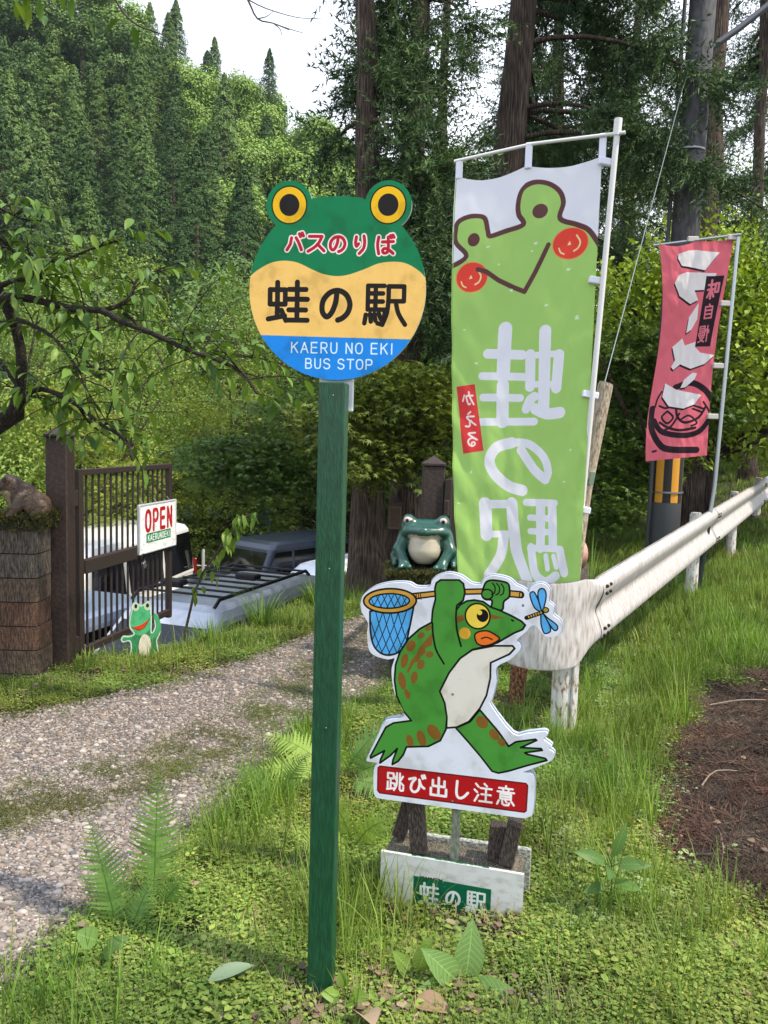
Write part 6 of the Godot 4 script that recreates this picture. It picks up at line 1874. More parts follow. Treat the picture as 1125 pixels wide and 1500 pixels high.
# ---------------------------------------------------------------- frog statues: one blended surface each
func blend_mesh(prims: Array, lo: Vector3, hi: Vector3, cell: float, k: float, bumpy: float, paint: Callable) -> Mb:
	var n := Vector3i(((hi - lo) / cell).ceil()) + Vector3i.ONE
	var f := PackedFloat32Array()
	f.resize(n.x * n.y * n.z)
	f.fill(1.0)
	var nz := FastNoiseLite.new()
	nz.frequency = 45.0
	nz.seed = 2
	for z in n.z:
		for y in n.y:
			for x in n.x:
				var p := lo + Vector3(x, y, z) * cell
				var d := 9.0
				for q in prims:
					var ab: Vector3 = q[1] - q[0]
					var t := clampf((p - q[0]).dot(ab) / maxf(ab.length_squared(), 1e-6), 0.0, 1.0)
					var e: float = p.distance_to(q[0] + ab * t) - lerpf(q[2], q[3], t)
					var h := clampf(0.5 + 0.5 * (d - e) / k, 0.0, 1.0)
					d = lerpf(d, e, h) - k * h * (1.0 - h)
				f[x + n.x * (y + n.y * z)] = d + (bumpy * nz.get_noise_3dv(p) if bumpy > 0.0 else 0.0)
	var id := PackedInt32Array()
	id.resize(f.size())
	id.fill(-1)
	var b := Mb.new()
	var sx := 1; var sy := n.x; var sz := n.x * n.y
	for z in n.z - 1:
		for y in n.y - 1:
			for x in n.x - 1:
				var c0 := x + sy * y + sz * z
				var sum := Vector3.ZERO
				var cnt := 0
				for e in [[0, 1, 0], [2, 3, 0], [4, 5, 0], [6, 7, 0], [0, 2, 1], [1, 3, 1], [4, 6, 1], [5, 7, 1], [0, 4, 2], [1, 5, 2], [2, 6, 2], [3, 7, 2]]:
					var ia: int = e[0]; var ib: int = e[1]
					var va := f[c0 + (ia & 1) * sx + ((ia >> 1) & 1) * sy + (ia >> 2) * sz]
					var vb := f[c0 + (ib & 1) * sx + ((ib >> 1) & 1) * sy + (ib >> 2) * sz]
					if (va < 0.0) != (vb < 0.0):
						var t := va / (va - vb)
						sum += Vector3(ia & 1, (ia >> 1) & 1, ia >> 2).lerp(Vector3(ib & 1, (ib >> 1) & 1, ib >> 2), t)
						cnt += 1
				if cnt:
					var p := lo + (Vector3(x, y, z) + sum / cnt) * cell
					var gr := Vector3(f[c0 + 1] - f[c0], f[c0 + sy] - f[c0], f[c0 + sz] - f[c0]) + Vector3(f[c0 + 1 + sy + sz] - f[c0 + sy + sz], f[c0 + 1 + sy + sz] - f[c0 + 1 + sz], f[c0 + 1 + sy + sz] - f[c0 + 1 + sy])
					b.col = paint.call(p)
					id[c0] = b.vert(p, gr.normalized())
	for z in range(1, n.z - 1):
		for y in range(1, n.y - 1):
			for x in range(1, n.x - 1):
				var c0 := x + sy * y + sz * z
				var inside := f[c0] < 0.0
				for ax in 3:
					var st: int = [sx, sy, sz][ax]
					if inside == (f[c0 + st] < 0.0): continue
					var u: int = [sy, sz, sx][ax]
					var v: int = [sz, sx, sy][ax]
					var q := [id[c0 - u - v], id[c0 - v], id[c0], id[c0 - u]]
					if q.min() < 0: continue
					if inside: b.tri(q[0], q[1], q[2]); b.tri(q[0], q[2], q[3])
					else: b.tri(q[0], q[2], q[1]); b.tri(q[0], q[3], q[2])
	return b

func both(prims: Array) -> Array:   # mirrored in x
	var o := prims.duplicate()
	for q in prims: o.append([q[0] * Vector3(-1, 1, 1), q[1] * Vector3(-1, 1, 1), q[2], q[3]])
	return o

func statues() -> void:
	var V := func(x, y, z): return Vector3(x, y, z)
	var t := thing("frog_statue", "shiny green ceramic frog with cream belly on the mossy plinth", "statue", Vector3(0.278, 0.745, -5.2), deg_to_rad(-9))
	var pr := [[V.call(0, 0.13, -0.04), V.call(0, 0.19, -0.06), 0.135, 0.12], [V.call(0, 0.12, 0.03), V.call(0, 0.17, 0.03), 0.105, 0.10], [V.call(-0.10, 0.258, 0.01), V.call(0.10, 0.258, 0.01), 0.058, 0.058], [V.call(-0.125, 0.232, 0.05), V.call(0.125, 0.232, 0.05), 0.03, 0.03], [V.call(-0.10, 0.24, 0.06), V.call(0.0, 0.245, 0.135), 0.034, 0.03], [V.call(0.10, 0.24, 0.06), V.call(0.0, 0.245, 0.135), 0.034, 0.03]]
	pr += both([[V.call(0.112, 0.295, 0.025), V.call(0.114, 0.305, 0.015), 0.044, 0.042], [V.call(0.13, 0.21, 0.0), V.call(0.168, 0.12, 0.05), 0.05, 0.036], [V.call(0.168, 0.12, 0.05), V.call(0.125, 0.045, 0.11), 0.036, 0.03], [V.call(0.125, 0.03, 0.11), V.call(0.085, 0.018, 0.155), 0.03, 0.02], [V.call(0.125, 0.03, 0.12), V.call(0.14, 0.016, 0.165), 0.026, 0.018], [V.call(0.15, 0.06, -0.08), V.call(0.185, 0.07, 0.0), 0.075, 0.045], [V.call(0.185, 0.05, 0.0), V.call(0.19, 0.02, 0.06), 0.035, 0.02]])
	var green := Color(0.013, 0.078, 0.056)
	var b := blend_mesh(pr, Vector3(-0.27, -0.02, -0.2), Vector3(0.27, 0.39, 0.21), 0.0095, 0.022, 0.0, func(p):
		if p.z > 0.06 and p.y > 0.03 and p.y < 0.222 and pow(p.x / 0.118, 2) + pow((p.y - 0.15) / 0.128, 2) < 1.0: return Color(0.50, 0.45, 0.36)
		if p.z > 0.05 and p.y < 0.2315 and p.y > 0.221 and absf(p.x) < 0.125: return Color(0.02, 0.03, 0.025)
		return green)
	var gm := mat(Color.WHITE, 0.26)
	gm.vertex_color_use_as_albedo = true
	gm.clearcoat_enabled = true
	gm.clearcoat = 0.35
	put("body", b.mesh(gm), t)
	for s in [-1.0, 1.0]:
		b = Mb.new()
		b.ball(Vector3(s * 0.116, 0.308, 0.052), Vector3(0.027, 0.024, 0.018))
		var e := put("eye", b.mesh(mat(Color(0.80, 0.68, 0.66), 0.2)), t)
		b = Mb.new()
		b.ball(Vector3(s * 0.117, 0.308, 0.067), Vector3(0.012, 0.012, 0.006))
		put("pupil", b.mesh(mat(Color(0.05, 0.04, 0.04), 0.15)), e)
		b = Mb.new()
		b.ball(Vector3(s * 0.022, 0.262, 0.150), Vector3(0.005, 0.004, 0.004), Basis(), 8, 6)
		put("nostril", b.mesh(mat(Color(0.02, 0.03, 0.03), 0.4)), t)
	t = thing("toad_statue", "brown warty toad statue on the mossy left pillar", "statue", Vector3(-2.20, 1.035, -4.97), deg_to_rad(22))
	t.scale = Vector3(0.88, 0.97, 0.9)
	pr = [[V.call(0.055, 0.075, 0), V.call(-0.047, 0.125, 0), 0.07, 0.082], [V.call(-0.047, 0.13, 0), V.call(-0.133, 0.20, 0), 0.08, 0.06], [V.call(-0.133, 0.205, 0), V.call(-0.191, 0.195, 0), 0.058, 0.042], [V.call(-0.094, 0.09, 0), V.call(-0.133, 0.15, 0), 0.07, 0.06]]
	for s in [-1.0, 1.0]: pr += [[V.call(-0.156, 0.238, s * 0.04), V.call(-0.160, 0.24, s * 0.042), 0.026, 0.024], [V.call(-0.078, 0.12, s * 0.07), V.call(-0.094, 0.06, s * 0.105), 0.045, 0.032], [V.call(-0.094, 0.06, s * 0.105), V.call(-0.125, 0.018, s * 0.10), 0.032, 0.022], [V.call(-0.125, 0.016, s * 0.10), V.call(-0.156, 0.012, s * 0.11), 0.022, 0.014], [V.call(0.062, 0.06, s * 0.06), V.call(-0.008, 0.075, s * 0.11), 0.065, 0.045], [V.call(-0.008, 0.06, s * 0.11), V.call(0.055, 0.02, s * 0.125), 0.035, 0.022], [V.call(0.055, 0.016, s * 0.125), V.call(-0.008, 0.012, s * 0.14), 0.02, 0.014]]
	b = blend_mesh(pr, Vector3(-0.32, -0.02, -0.18), Vector3(0.17, 0.29, 0.18), 0.0075, 0.020, 0.0085, func(p):
		if p.y < 0.165 and p.x < -0.10 and absf(p.z) < 0.06: return Color(0.17, 0.145, 0.075)
		var w := nzc.get_noise_3dv(p * 40.0)
		return Color(0.045, 0.025, 0.015).lerp(Color(0.125, 0.075, 0.04), clampf(w * 1.5 + 0.4, 0.0, 1.0)))
	var tm := mat(Color.WHITE, 0.5)
	tm.vertex_color_use_as_albedo = true
	put("body", b.mesh(tm), t)
	for s in [-1.0, 1.0]:
		b = Mb.new()
		b.ball(Vector3(-0.162, 0.246, s * 0.057), Vector3(0.014, 0.013, 0.01))
		put("eye", b.mesh(mat(Color(0.12, 0.1, 0.14), 0.12)), t)

var nzc := FastNoiseLite.new()

# ---------------------------------------------------------------- weeds, grasses, ferns
func tuft(sd: int, blades: int, h: float, w: float, spread: float, bend: float) -> Mb:
	var g := RandomNumberGenerator.new()
	g.seed = sd
	var b := Mb.new()
	for k in blades:
		b.col = Color.WHITE * (0.75 + 0.5 * g.randf())
		var a := g.randf() * TAU
		var d := Vector3(cos(a), 0, sin(a))
		b.blade(d * spread * g.randf() + Vector3(0, -0.01, 0), d, h * (0.5 + 0.6 * g.randf()), w * (0.7 + 0.6 * g.randf()), bend * (0.3 + 1.1 * g.randf()), 4)
	return b

func weed(sd: int, n: int, r: float, s: float) -> Mb:   # sprawling small-leaved weed
	var g := RandomNumberGenerator.new()
	g.seed = sd
	var b := Mb.new()
	for k in n:
		b.col = Color.WHITE * (0.72 + 0.56 * g.randf())
		var a := g.randf() * TAU
		var q := r * sqrt(g.randf())
		var p := Vector3(cos(a) * q, 0.006 + 0.028 * g.randf(), sin(a) * q)
		var a2 := g.randf() * TAU
		b.leaf(p, Vector3(cos(a2), 0.1 + 0.5 * g.randf(), sin(a2)), Vector3.UP, s * (0.6 + 0.7 * g.randf()), s * (0.45 + 0.35 * g.randf()), 0.15, 0.4, 3, 0.9)
	return b

func scatter(called: String, m: ArrayMesh, n: int, d0: float, d1: float, pw: float, pal: Array, s0: float, s1: float, ok: Callable, sd: int, label := "", tries := 12) -> void:
	var g := RandomNumberGenerator.new()
	g.seed = sd
	var ts := []
	var cs := PackedColorArray()
	for k in n * tries:
		if ts.size() >= n: break
		var d := d0 + (d1 - d0) * pow(g.randf(), pw)
		var x := (g.randf() * 1.25 - 0.64) * d
		if g.randf() > ok.call(x, -d): continue
		var s := lerpf(s0, s1, g.randf())
		ts.append(Transform3D(Basis.from_euler(Vector3(g.randfn() * 0.08, g.randf() * TAU, g.randfn() * 0.08)).scaled(Vector3(s, s * (0.8 + 0.4 * g.randf()), s)), Vector3(x, land(x, -d), -d)))
		var c: Color = pal[g.randi() % pal.size()].lerp(pal[g.randi() % pal.size()], g.randf())
		var tone := clampf(0.85 + 0.55 * bump.get_noise_2d(x * 90.0 + 700.0, d * 90.0), 0.45, 1.25)
		cs.append(Color(c.r * tone * (1.0 + 0.25 * bump.get_noise_2d(x * 40.0, d * 40.0 + 900.0)), c.g * tone, c.b * tone) * (0.75 + 0.5 * g.randf()))
	var o := many(called, m, ts, cs, null, true)
	if label: o.set_meta("label", label)

func in_drive(x: float, z: float) -> bool: return Geometry2D.is_point_in_polygon(Vector2(x, z), drive_poly)
func in_dirt(x: float, z: float) -> bool: return Geometry2D.is_point_in_polygon(Vector2(x + bump.get_noise_2d(x * 150, z * 150) * 0.25, z + bump.get_noise_2d(z * 150, x * 150) * 0.25), dirt_poly)

func drive_gap(x: float, z: float) -> float:   # distance to the drive's edge
	var best := 99.0
	var p := Vector2(x, z)
	for k in drive_poly.size():
		best = minf(best, p.distance_squared_to(Geometry2D.get_closest_point_to_segment(p, drive_poly[k], drive_poly[(k + 1) % drive_poly.size()])))
	return sqrt(best)

func rail_gap(x: float, z: float) -> float:   # signed distance from the rail, road side positive
	return (x - 1.23) * 0.857 + (z + 4.45) * 0.515

func plants() -> void:
	var lm := leafmat(0.8, 0.5)
	var yel := [Color(0.25, 0.355, 0.075), Color(0.31, 0.41, 0.09), Color(0.19, 0.305, 0.06), Color(0.37, 0.43, 0.105)]
	var grn := [Color(0.13, 0.235, 0.04), Color(0.17, 0.285, 0.048), Color(0.22, 0.33, 0.058)]
	var dul := [Color(0.15, 0.17, 0.05), Color(0.20, 0.205, 0.065), Color(0.12, 0.155, 0.04)]
	var patch := FastNoiseLite.new()
	patch.frequency = 0.9
	patch.seed = 21
	var verge := func(x, z): return 0.12 if pow((x + 0.02) / 0.24, 2) + pow((z + 2.1) / 0.13, 2) < 1.0 else 0.05 if absf(x - 0.26 + 0.2 * (z + 2.5)) < 0.24 and z > -2.62 and z < -2.36 else 0.0 if in_drive(x, z) or in_dirt(x, z) else clampf(0.62 + patch.get_noise_2d(x * 2.3, z * 2.3) * 1.25, 0.03, 1.0)
	scatter("low_weeds", weed(1, 34, 0.065, 0.0105).mesh(lm), 27000, 1.5, 9.0, 1.9, yel, 0.8, 1.4, verge, 101, "yellow green small-leaved weeds carpeting the verge")
	scatter("low_weeds", weed(2, 14, 0.07, 0.021).mesh(lm), 9000, 1.5, 10.0, 1.8, grn + yel, 0.7, 1.3, func(x, z): return verge.call(x, z) * clampf(0.5 + patch.get_noise_2d(x * 3 + 9, z * 3) * 1.6, 0.0, 1.0), 102, "mid green leafy weeds in patches over the verge")
	scatter("pale_clover", weed(9, 12, 0.06, 0.024).mesh(lm), 1300, 2.4, 6.0, 1.0, [Color(0.30, 0.42, 0.17), Color(0.36, 0.47, 0.22), Color(0.24, 0.37, 0.13)], 0.7, 1.2, func(x, z): return 0.0 if in_drive(x, z) else exp(-pow((x - (0.95 - 0.28 * (z + 3.2))) / 0.24, 2)) * clampf(0.6 + patch.get_noise_2d(x * 3, z * 3) * 1.6, 0.0, 1.0), 112, "pale round-leaved clover fringing the bare earth", 40)
	scatter("yellow_flowers", weed(10, 3, 0.05, 0.011).mesh(lm), 160, 1.7, 4.0, 1.0, [Color(0.75, 0.55, 0.04)], 0.6, 1.0, func(x, z): return 0.6 if x > 0.1 and not in_dirt(x, z) else 0.0, 113, "tiny yellow flowers scattered in the weeds")
	# moss and weeds in the middle of the drive
	scatter("track_weeds", weed(3, 12, 0.06, 0.008).mesh(lm), 9000, 2.0, 9.0, 1.2, dul + [Color(0.17, 0.21, 0.055), Color(0.2, 0.22, 0.07)], 0.6, 1.1, func(x, z): return strip(x, z) * clampf(0.42 + patch.get_noise_2d(x * 4, z * 4) * 1.6, 0.0, 1.0) if in_drive(x, z) else 0.0, 103, "thin weeds along the middle of the gravel drive", 60)
	scatter("track_weeds", weed(3, 14, 0.05, 0.012).mesh(lm), 3000, 2.0, 8.0, 1.2, dul, 0.5, 1.0, func(x, z): return (0.9 if drive_gap(x, z) < 0.10 + 0.2 * maxf(0.0, patch.get_noise_2d(x * 3, z * 3)) else 0.0) if in_drive(x, z) else 0.0, 104, "weeds creeping over the edges of the gravel drive", 40)
	# short grass
	scatter("short_grass", tuft(4, 12, 0.075, 0.0032, 0.035, 0.9).mesh(lm), 15000, 1.5, 12.0, 1.6, grn + yel, 0.7, 1.4, func(x, z): return verge.call(x, z) * 0.8, 105, "short grass among the weeds")
	scatter("short_grass", tuft(5, 12, 0.10, 0.005, 0.05, 0.9).mesh(lm), 16000, 5.5, 26.0, 1.0, yel + grn, 0.8, 1.8, func(x, z): return (0.0 if x < 0.1 and z > -8.0 else (1.0 if x > edge_x(-z) - 1.0 and not in_drive(x, z) else 0.12)), 106, "grass on the slope behind and beyond the guardrail")
	# long grass where it is left to grow
	var longg := func(x, z):
		for q in [Vector2(-0.75, -2.45), Vector2(-0.17, -3.5), Vector2(-0.1, -2.95)]:
			if q.distance_to(Vector2(x, z)) < 0.3: return 0.0
		if in_drive(x, z) or in_dirt(x, z): return 0.0
		var p := 0.0
		var r := rail_gap(x, z)
		if z < -3.6: p = maxf(p, 0.95 * exp(-pow((r - 0.25) / 0.36, 2)))
		p = maxf(p, 0.9 * exp(-(pow((x - 1.0) / 0.34, 2) + pow((z + 3.35) / 0.75, 2))))
		p = maxf(p, 0.85 * exp(-(pow((x + 0.05) / 0.16, 2) + pow((z + 2.62) / 0.35, 2))))
		if x < 0.1 and z > -4.4 and drive_gap(x, z) < 0.34: p = maxf(p, 0.15 + 0.5 * smoothstep(2.5, 3.4, -z))
		p = maxf(p, 0.75 * exp(-(pow((x + 0.25) / 0.2, 2) + pow((z + 3.4) / 0.5, 2))))
		if z < -5.0 and x < 0.2 and drive_gap(x, z) < 0.5: p = maxf(p, 0.3)
		return p * clampf(0.75 + patch.get_noise_2d(x * 2.2, z * 2.2) * 1.2, 0.0, 1.0)
	scatter("long_grass", tuft(6, 10, 0.26, 0.0042, 0.05, 0.8).mesh(lm), 1000, 1.7, 9.0, 1.2, [Color(0.17, 0.30, 0.042), Color(0.21, 0.35, 0.05), Color(0.26, 0.38, 0.07)], 0.55, 1.15, longg, 107, "long fine grass by the guardrail, the signs and the drive's edge", 60)
	scatter("long_grass", tuft(7, 7, 0.36, 0.0046, 0.05, 1.0).mesh(lm), 260, 1.7, 9.0, 1.2, [Color(0.15, 0.27, 0.042), Color(0.20, 0.31, 0.06)], 0.55, 1.05, longg, 108, "taller seeding grass standing above the weeds", 90)
	scatter("bank_grass", tuft(8, 12, 0.085, 0.006, 0.09, 0.9).mesh(lm), 2600, 5.0, 12.0, 1.0, yel + grn, 0.8, 1.5, func(x, z):
		var s: float = edge_x(-z) - x
		return 0.9 if s > -0.7 and s < 1.3 and not in_drive(x, z) else 0.0, 109, "bright grass along the bank edge above the parked cars", 60)
	# litter of cedar twigs on the bare soil
	var tb := Mb.new()
	var g := RandomNumberGenerator.new()
	g.seed = 31
	var p0 := Vector3(-0.05, 0.006, 0)
	tb.tube(PackedVector3Array([p0, Vector3(0, 0.012, 0.01), Vector3(0.05, 0.008, 0)]), PackedFloat32Array([0.0022, 0.002, 0.001]), 4, false)
	for k in 34:
		var q := Vector3(-0.045 + 0.095 * g.randf(), 0.009, 0.005)
		var d := Vector3(0.4 + g.randf(), 0.25 * g.randfn(), (1.0 if k % 2 == 0 else -1.0) * (0.5 + g.randf())).normalized()
		tb.tube(PackedVector3Array([q, q + d * 0.018, q + d * 0.034 + Vector3(0, 0.004, 0)]), PackedFloat32Array([0.0013, 0.0010, 0.0004]), 3, false)
	var lit := mat(Color.WHITE, 0.9)
	lit.vertex_color_use_as_albedo = true
	scatter("twig_litter", tb.mesh(lit), 7000, 1.8, 8.0, 1.0, [Color(0.065, 0.042, 0.03), Color(0.10, 0.065, 0.045), Color(0.045, 0.034, 0.028), Color(0.17, 0.13, 0.09)], 0.7, 1.7, func(x, z): return 1.0 if in_dirt(x, z) else (0.012 if not in_drive(x, z) else 0.0), 110, "brown cedar twig litter on the bare earth at the right", 60)
	scatter("twig_litter", tb.mesh(lit), 420, 2.2, 7.0, 1.0, [Color(0.085, 0.042, 0.028), Color(0.13, 0.065, 0.04), Color(0.05, 0.036, 0.03)], 1.4, 2.6, func(x, z): return 1.0 if in_dirt(x, z) and bump.get_noise_2d(x * 120.0, z * 120.0) > 0.0 else 0.0, 111, "larger dead cedar sprays heaped on the bare earth", 90)
	var bare := grained("bareearth", [Color(0.085, 0.07, 0.055), Color(0.15, 0.12, 0.095), Color(0.23, 0.185, 0.15)], [0.3, 0.5, 0.8], 0.04, Vector3.ONE * 2.0, 2.5, 1.0, 0.09, true)
	var eb := Mb.new()
	var zz := -7.2
	while zz < -1.4:
		var xx := 0.9
		while xx < 6.0:
			if in_dirt(xx + 0.04, zz + 0.04):
				var q := []
				for o in [Vector2(0, 1), Vector2(1, 1), Vector2(1, 0), Vector2(0, 0)]: q.append(Vector3(xx + o.x * 0.08, land(xx + o.x * 0.08, zz + o.y * 0.08) + 0.006, zz + o.y * 0.08))
				eb.quad(q[0], q[1], q[2], q[3])
			xx += 0.08
		zz += 0.08
	structure("bare_earth", eb.mesh(bare), "bare dark earth patch at the right of the verge")
	var sb := Mb.new()
	for s in [["1.5 .03 -3.55 1.62 .05 -3.68 1.8 .03 -3.72", 0.005], ["2.0 .03 -4.7 2.2 .05 -4.75 2.4 .03 -4.83", 0.006], ["1.35 .025 -2.95 1.4 .03 -3.1 1.41 .025 -3.2", 0.004]]:
		sb = Mb.new()
		var sp := smooth3(pv3(s[0]), 3)
		var o := sp[0]
		var rr := PackedFloat32Array()
		for k in sp.size():
			sp[k] -= o
			rr.append(s[1] * (1.0 - 0.5 * k / sp.size()))
		sb.tube(sp, rr, 6)
		tag(put("fallen_stick", sb.mesh(mat(lin(0.20, 0.15, 0.11), 0.9))), ["pale fallen stick lying across the bare earth", "pale stick at the far end of the bare earth", "short stick at the near edge of the bare earth"][used["fallen_stick"] - 1], "stick").position = o
	# straw, dead leaves and crumbs of soil round the feet of the signs and through the weeds
	scatter("dry_straw", tuft(11, 5, 0.13, 0.0026, 0.05, 1.6).mesh(lit), 1500, 1.6, 7.0, 1.4, [Color(0.38, 0.31, 0.17), Color(0.30, 0.23, 0.13), Color(0.22, 0.16, 0.09)], 0.6, 1.3, func(x, z): return 0.0 if in_drive(x, z) or in_dirt(x, z) else clampf(0.15 + bump.get_noise_2d(x * 110.0 + 50, z * 110.0) * 1.3 + 0.9 * exp(-(pow((x + 0.05) / 0.25, 2) + pow((z + 2.15) / 0.15, 2))), 0.0, 1.0), 114, "dry straw and dead stems among the weeds")
	scatter("leaf_litter", weed(12, 3, 0.07, 0.032).mesh(lit), 900, 1.6, 6.0, 1.5, [Color(0.24, 0.16, 0.10), Color(0.17, 0.11, 0.07), Color(0.32, 0.24, 0.16), Color(0.12, 0.085, 0.06)], 0.6, 1.4, func(x, z): return 0.0 if in_drive(x, z) else clampf(0.06 + 0.9 * exp(-(pow((x - 0.02) / 0.28, 2) + pow((z + 2.1) / 0.16, 2))) + bump.get_noise_2d(x * 80.0, z * 80.0) * 0.3, 0.0, 1.0), 115, "brown dead leaves lying among the weeds", 60)
	ferns()
	herbs()

func fern_frond(t: Node3D, base: Vector3, dir: Vector3, l: float, w: float, arch: float, col: Color, lm: Material, face: Vector3) -> void:
	var b := Mb.new()
	var n := 26
	var p := base
	var d := dir.normalized()
	var pts := PackedVector3Array()
	var rs := PackedFloat32Array()
	var g := RandomNumberGenerator.new()
	g.seed = int(base.x * 1000 + l * 777)
	for k in n + 1:
		var u := float(k) / n
		pts.append(p)
		rs.append(0.0024 * (1.0 - 0.8 * u))
		if u > 0.14:
			var side := d.cross(face).normalized()
			var nn := side.cross(d).normalized()
			var ll := w * (sin(PI * pow(clampf((u - 0.08) / 0.94, 0.0, 1.0), 0.62)) * 0.95 + 0.04)
			for s in [-1.0, 1.0]:
				b.col = col * (0.8 + 0.4 * g.randf())
				var pd: Vector3 = (side * s + d * (0.28 + 0.25 * u) + nn * g.randfn() * 0.12).normalized()
				# one pinna: saw-edged, so a row of small lobes either side of its rib
				var m := 7
				var pn: Vector3 = pd.cross(nn).normalized() * s
				var first := b.v.size()
				for j in m * 2 + 1:
					var v := j / (m * 2.0)
					var hw := ll * 0.13 * (1.0 - v * 0.85) * (1.0 if j % 2 == 1 else 0.55)
					var c := p + pd * ll * v - nn * ll * 0.16 * v * v
					b.vert(c - pn * hw, nn); b.vert(c, nn); b.vert(c + pn * hw, nn)
				for j in m * 2:
					var a := first + j * 3
					for q in 2: b.tri(a + q, a + q + 1, a + q + 4); b.tri(a + q, a + q + 4, a + q + 3)
		p += d * l / n
		d = (d + Vector3(dir.x, -0.9, dir.z) * arch / n).normalized()
	b.col = col * 0.7
	b.tube(pts, rs, 5, false)
	put("frond", b.mesh(lm), t)

func ferns() -> void:
	var lm := leafmat(0.85, 0.5)
	var front := Vector3(0.15, 0.25, 1).normalized()
	var c1 := Color(0.18, 0.32, 0.08)
	var c2 := Color(0.26, 0.38, 0.075)
	var t := thing("fern", "upright fern with one tall feathery frond at the drive's near edge", "fern", Vector3(-0.73, 0, -2.52), 0.0, "ferns along the drive")
	fern_frond(t, Vector3.ZERO, Vector3(0.02, 1, -0.02), 0.50, 0.10, 0.12, c1, lm, front)
	fern_frond(t, Vector3(0.02, 0, 0.02), Vector3(0.35, 0.8, 0.1), 0.2, 0.05, 0.5, c1, lm, front)
	t = thing("fern", "fern with two leaning fronds left of the tall upright fern", "fern", Vector3(-0.8, 0, -2.38), 0.0, "ferns along the drive")
	fern_frond(t, Vector3.ZERO, Vector3(-0.22, 1, -0.05), 0.40, 0.085, 0.25, c1, lm, front)
	fern_frond(t, Vector3(0.03, 0, 0), Vector3(0.25, 0.9, -0.2), 0.2, 0.05, 0.4, c1, lm, front)
	t = thing("fern", "spreading yellow green fern between the green post and the caution board", "fern", Vector3(-0.17, 0, -3.55), 0.0, "ferns along the drive")
	for q in [[Vector3(-0.9, 0.75, 0.2), 0.42], [Vector3(-0.7, 1.0, -0.2), 0.45], [Vector3(0.35, 1.0, 0.1), 0.5], [Vector3(0.8, 0.9, 0.2), 0.46], [Vector3(0.0, 1.0, 0.35), 0.4], [Vector3(-0.9, 0.45, 0.4), 0.35], [Vector3(0.6, 0.5, 0.5), 0.36]]:
		fern_frond(t, Vector3(q[0].x * 0.03, 0, q[0].z * 0.03), q[0], q[1], 0.10, 1.0, c2 if q[0].x < 0 else c1, lm, Vector3(0.1, 1, 0.6).normalized())
	t = thing("fern", "small light fern low beside the red strip of the caution board", "fern", Vector3(-0.08, 0, -2.95), 0.0, "ferns along the drive")
	for q in [[Vector3(-0.2, 1.0, 0.2), 0.34], [Vector3(0.3, 0.9, 0.3), 0.3], [Vector3(-0.6, 0.7, 0.4), 0.28]]:
		fern_frond(t, Vector3.ZERO, q[0], q[1], 0.075, 0.9, c2, lm, Vector3(0.0, 0.6, 1).normalized())
	t = thing("fern", "fern overhanging the drive edge behind the green post", "fern", Vector3(-0.42, 0, -3.3), 0.0, "ferns along the drive")
	for q in [[Vector3(-0.5, 1.0, 0.2), 0.3], [Vector3(0.3, 1.0, 0.1), 0.3]]:
		fern_frond(t, Vector3.ZERO, q[0], q[1], 0.06, 0.6, c1, lm, front)

func herb(label: String, at: Vector3, leaves: Array, col: Color, lm: Material, stem := 0.0) -> void:
	var t := thing("broadleaf_herb", label, "plant", at, 0.0, "broad-leaved plants in the verge")
	if stem > 0.0:
		var b := Mb.new()
		b.col = Color(0.09, 0.11, 0.04)
		b.tube(PackedVector3Array([Vector3(0, -0.02, 0), Vector3(0.01, stem * 0.5, 0), Vector3(0.0, stem, 0.01)]), PackedFloat32Array([0.003, 0.0025, 0.0012]), 6)
		put("stem", b.mesh(lm), t)
	for q in leaves:   # base height, direction, length, width
		var b := Mb.new()
		b.col = col * (0.85 + 0.35 * rng.randf())
		var d: Vector3 = q[1]
		b.leaf(Vector3(0, q[0], 0) + d.normalized() * 0.02, d, Vector3(0.1, 0.75, 0.75).normalized(), q[2], q[3], 0.22, 0.55, 7, 0.8)
		b.tube(PackedVector3Array([Vector3(0, q[0] - 0.005, 0), Vector3(0, q[0], 0) + d.normalized() * 0.025]), PackedFloat32Array([0.002, 0.0018]), 5)
		put("leaf", b.mesh(lm), t)

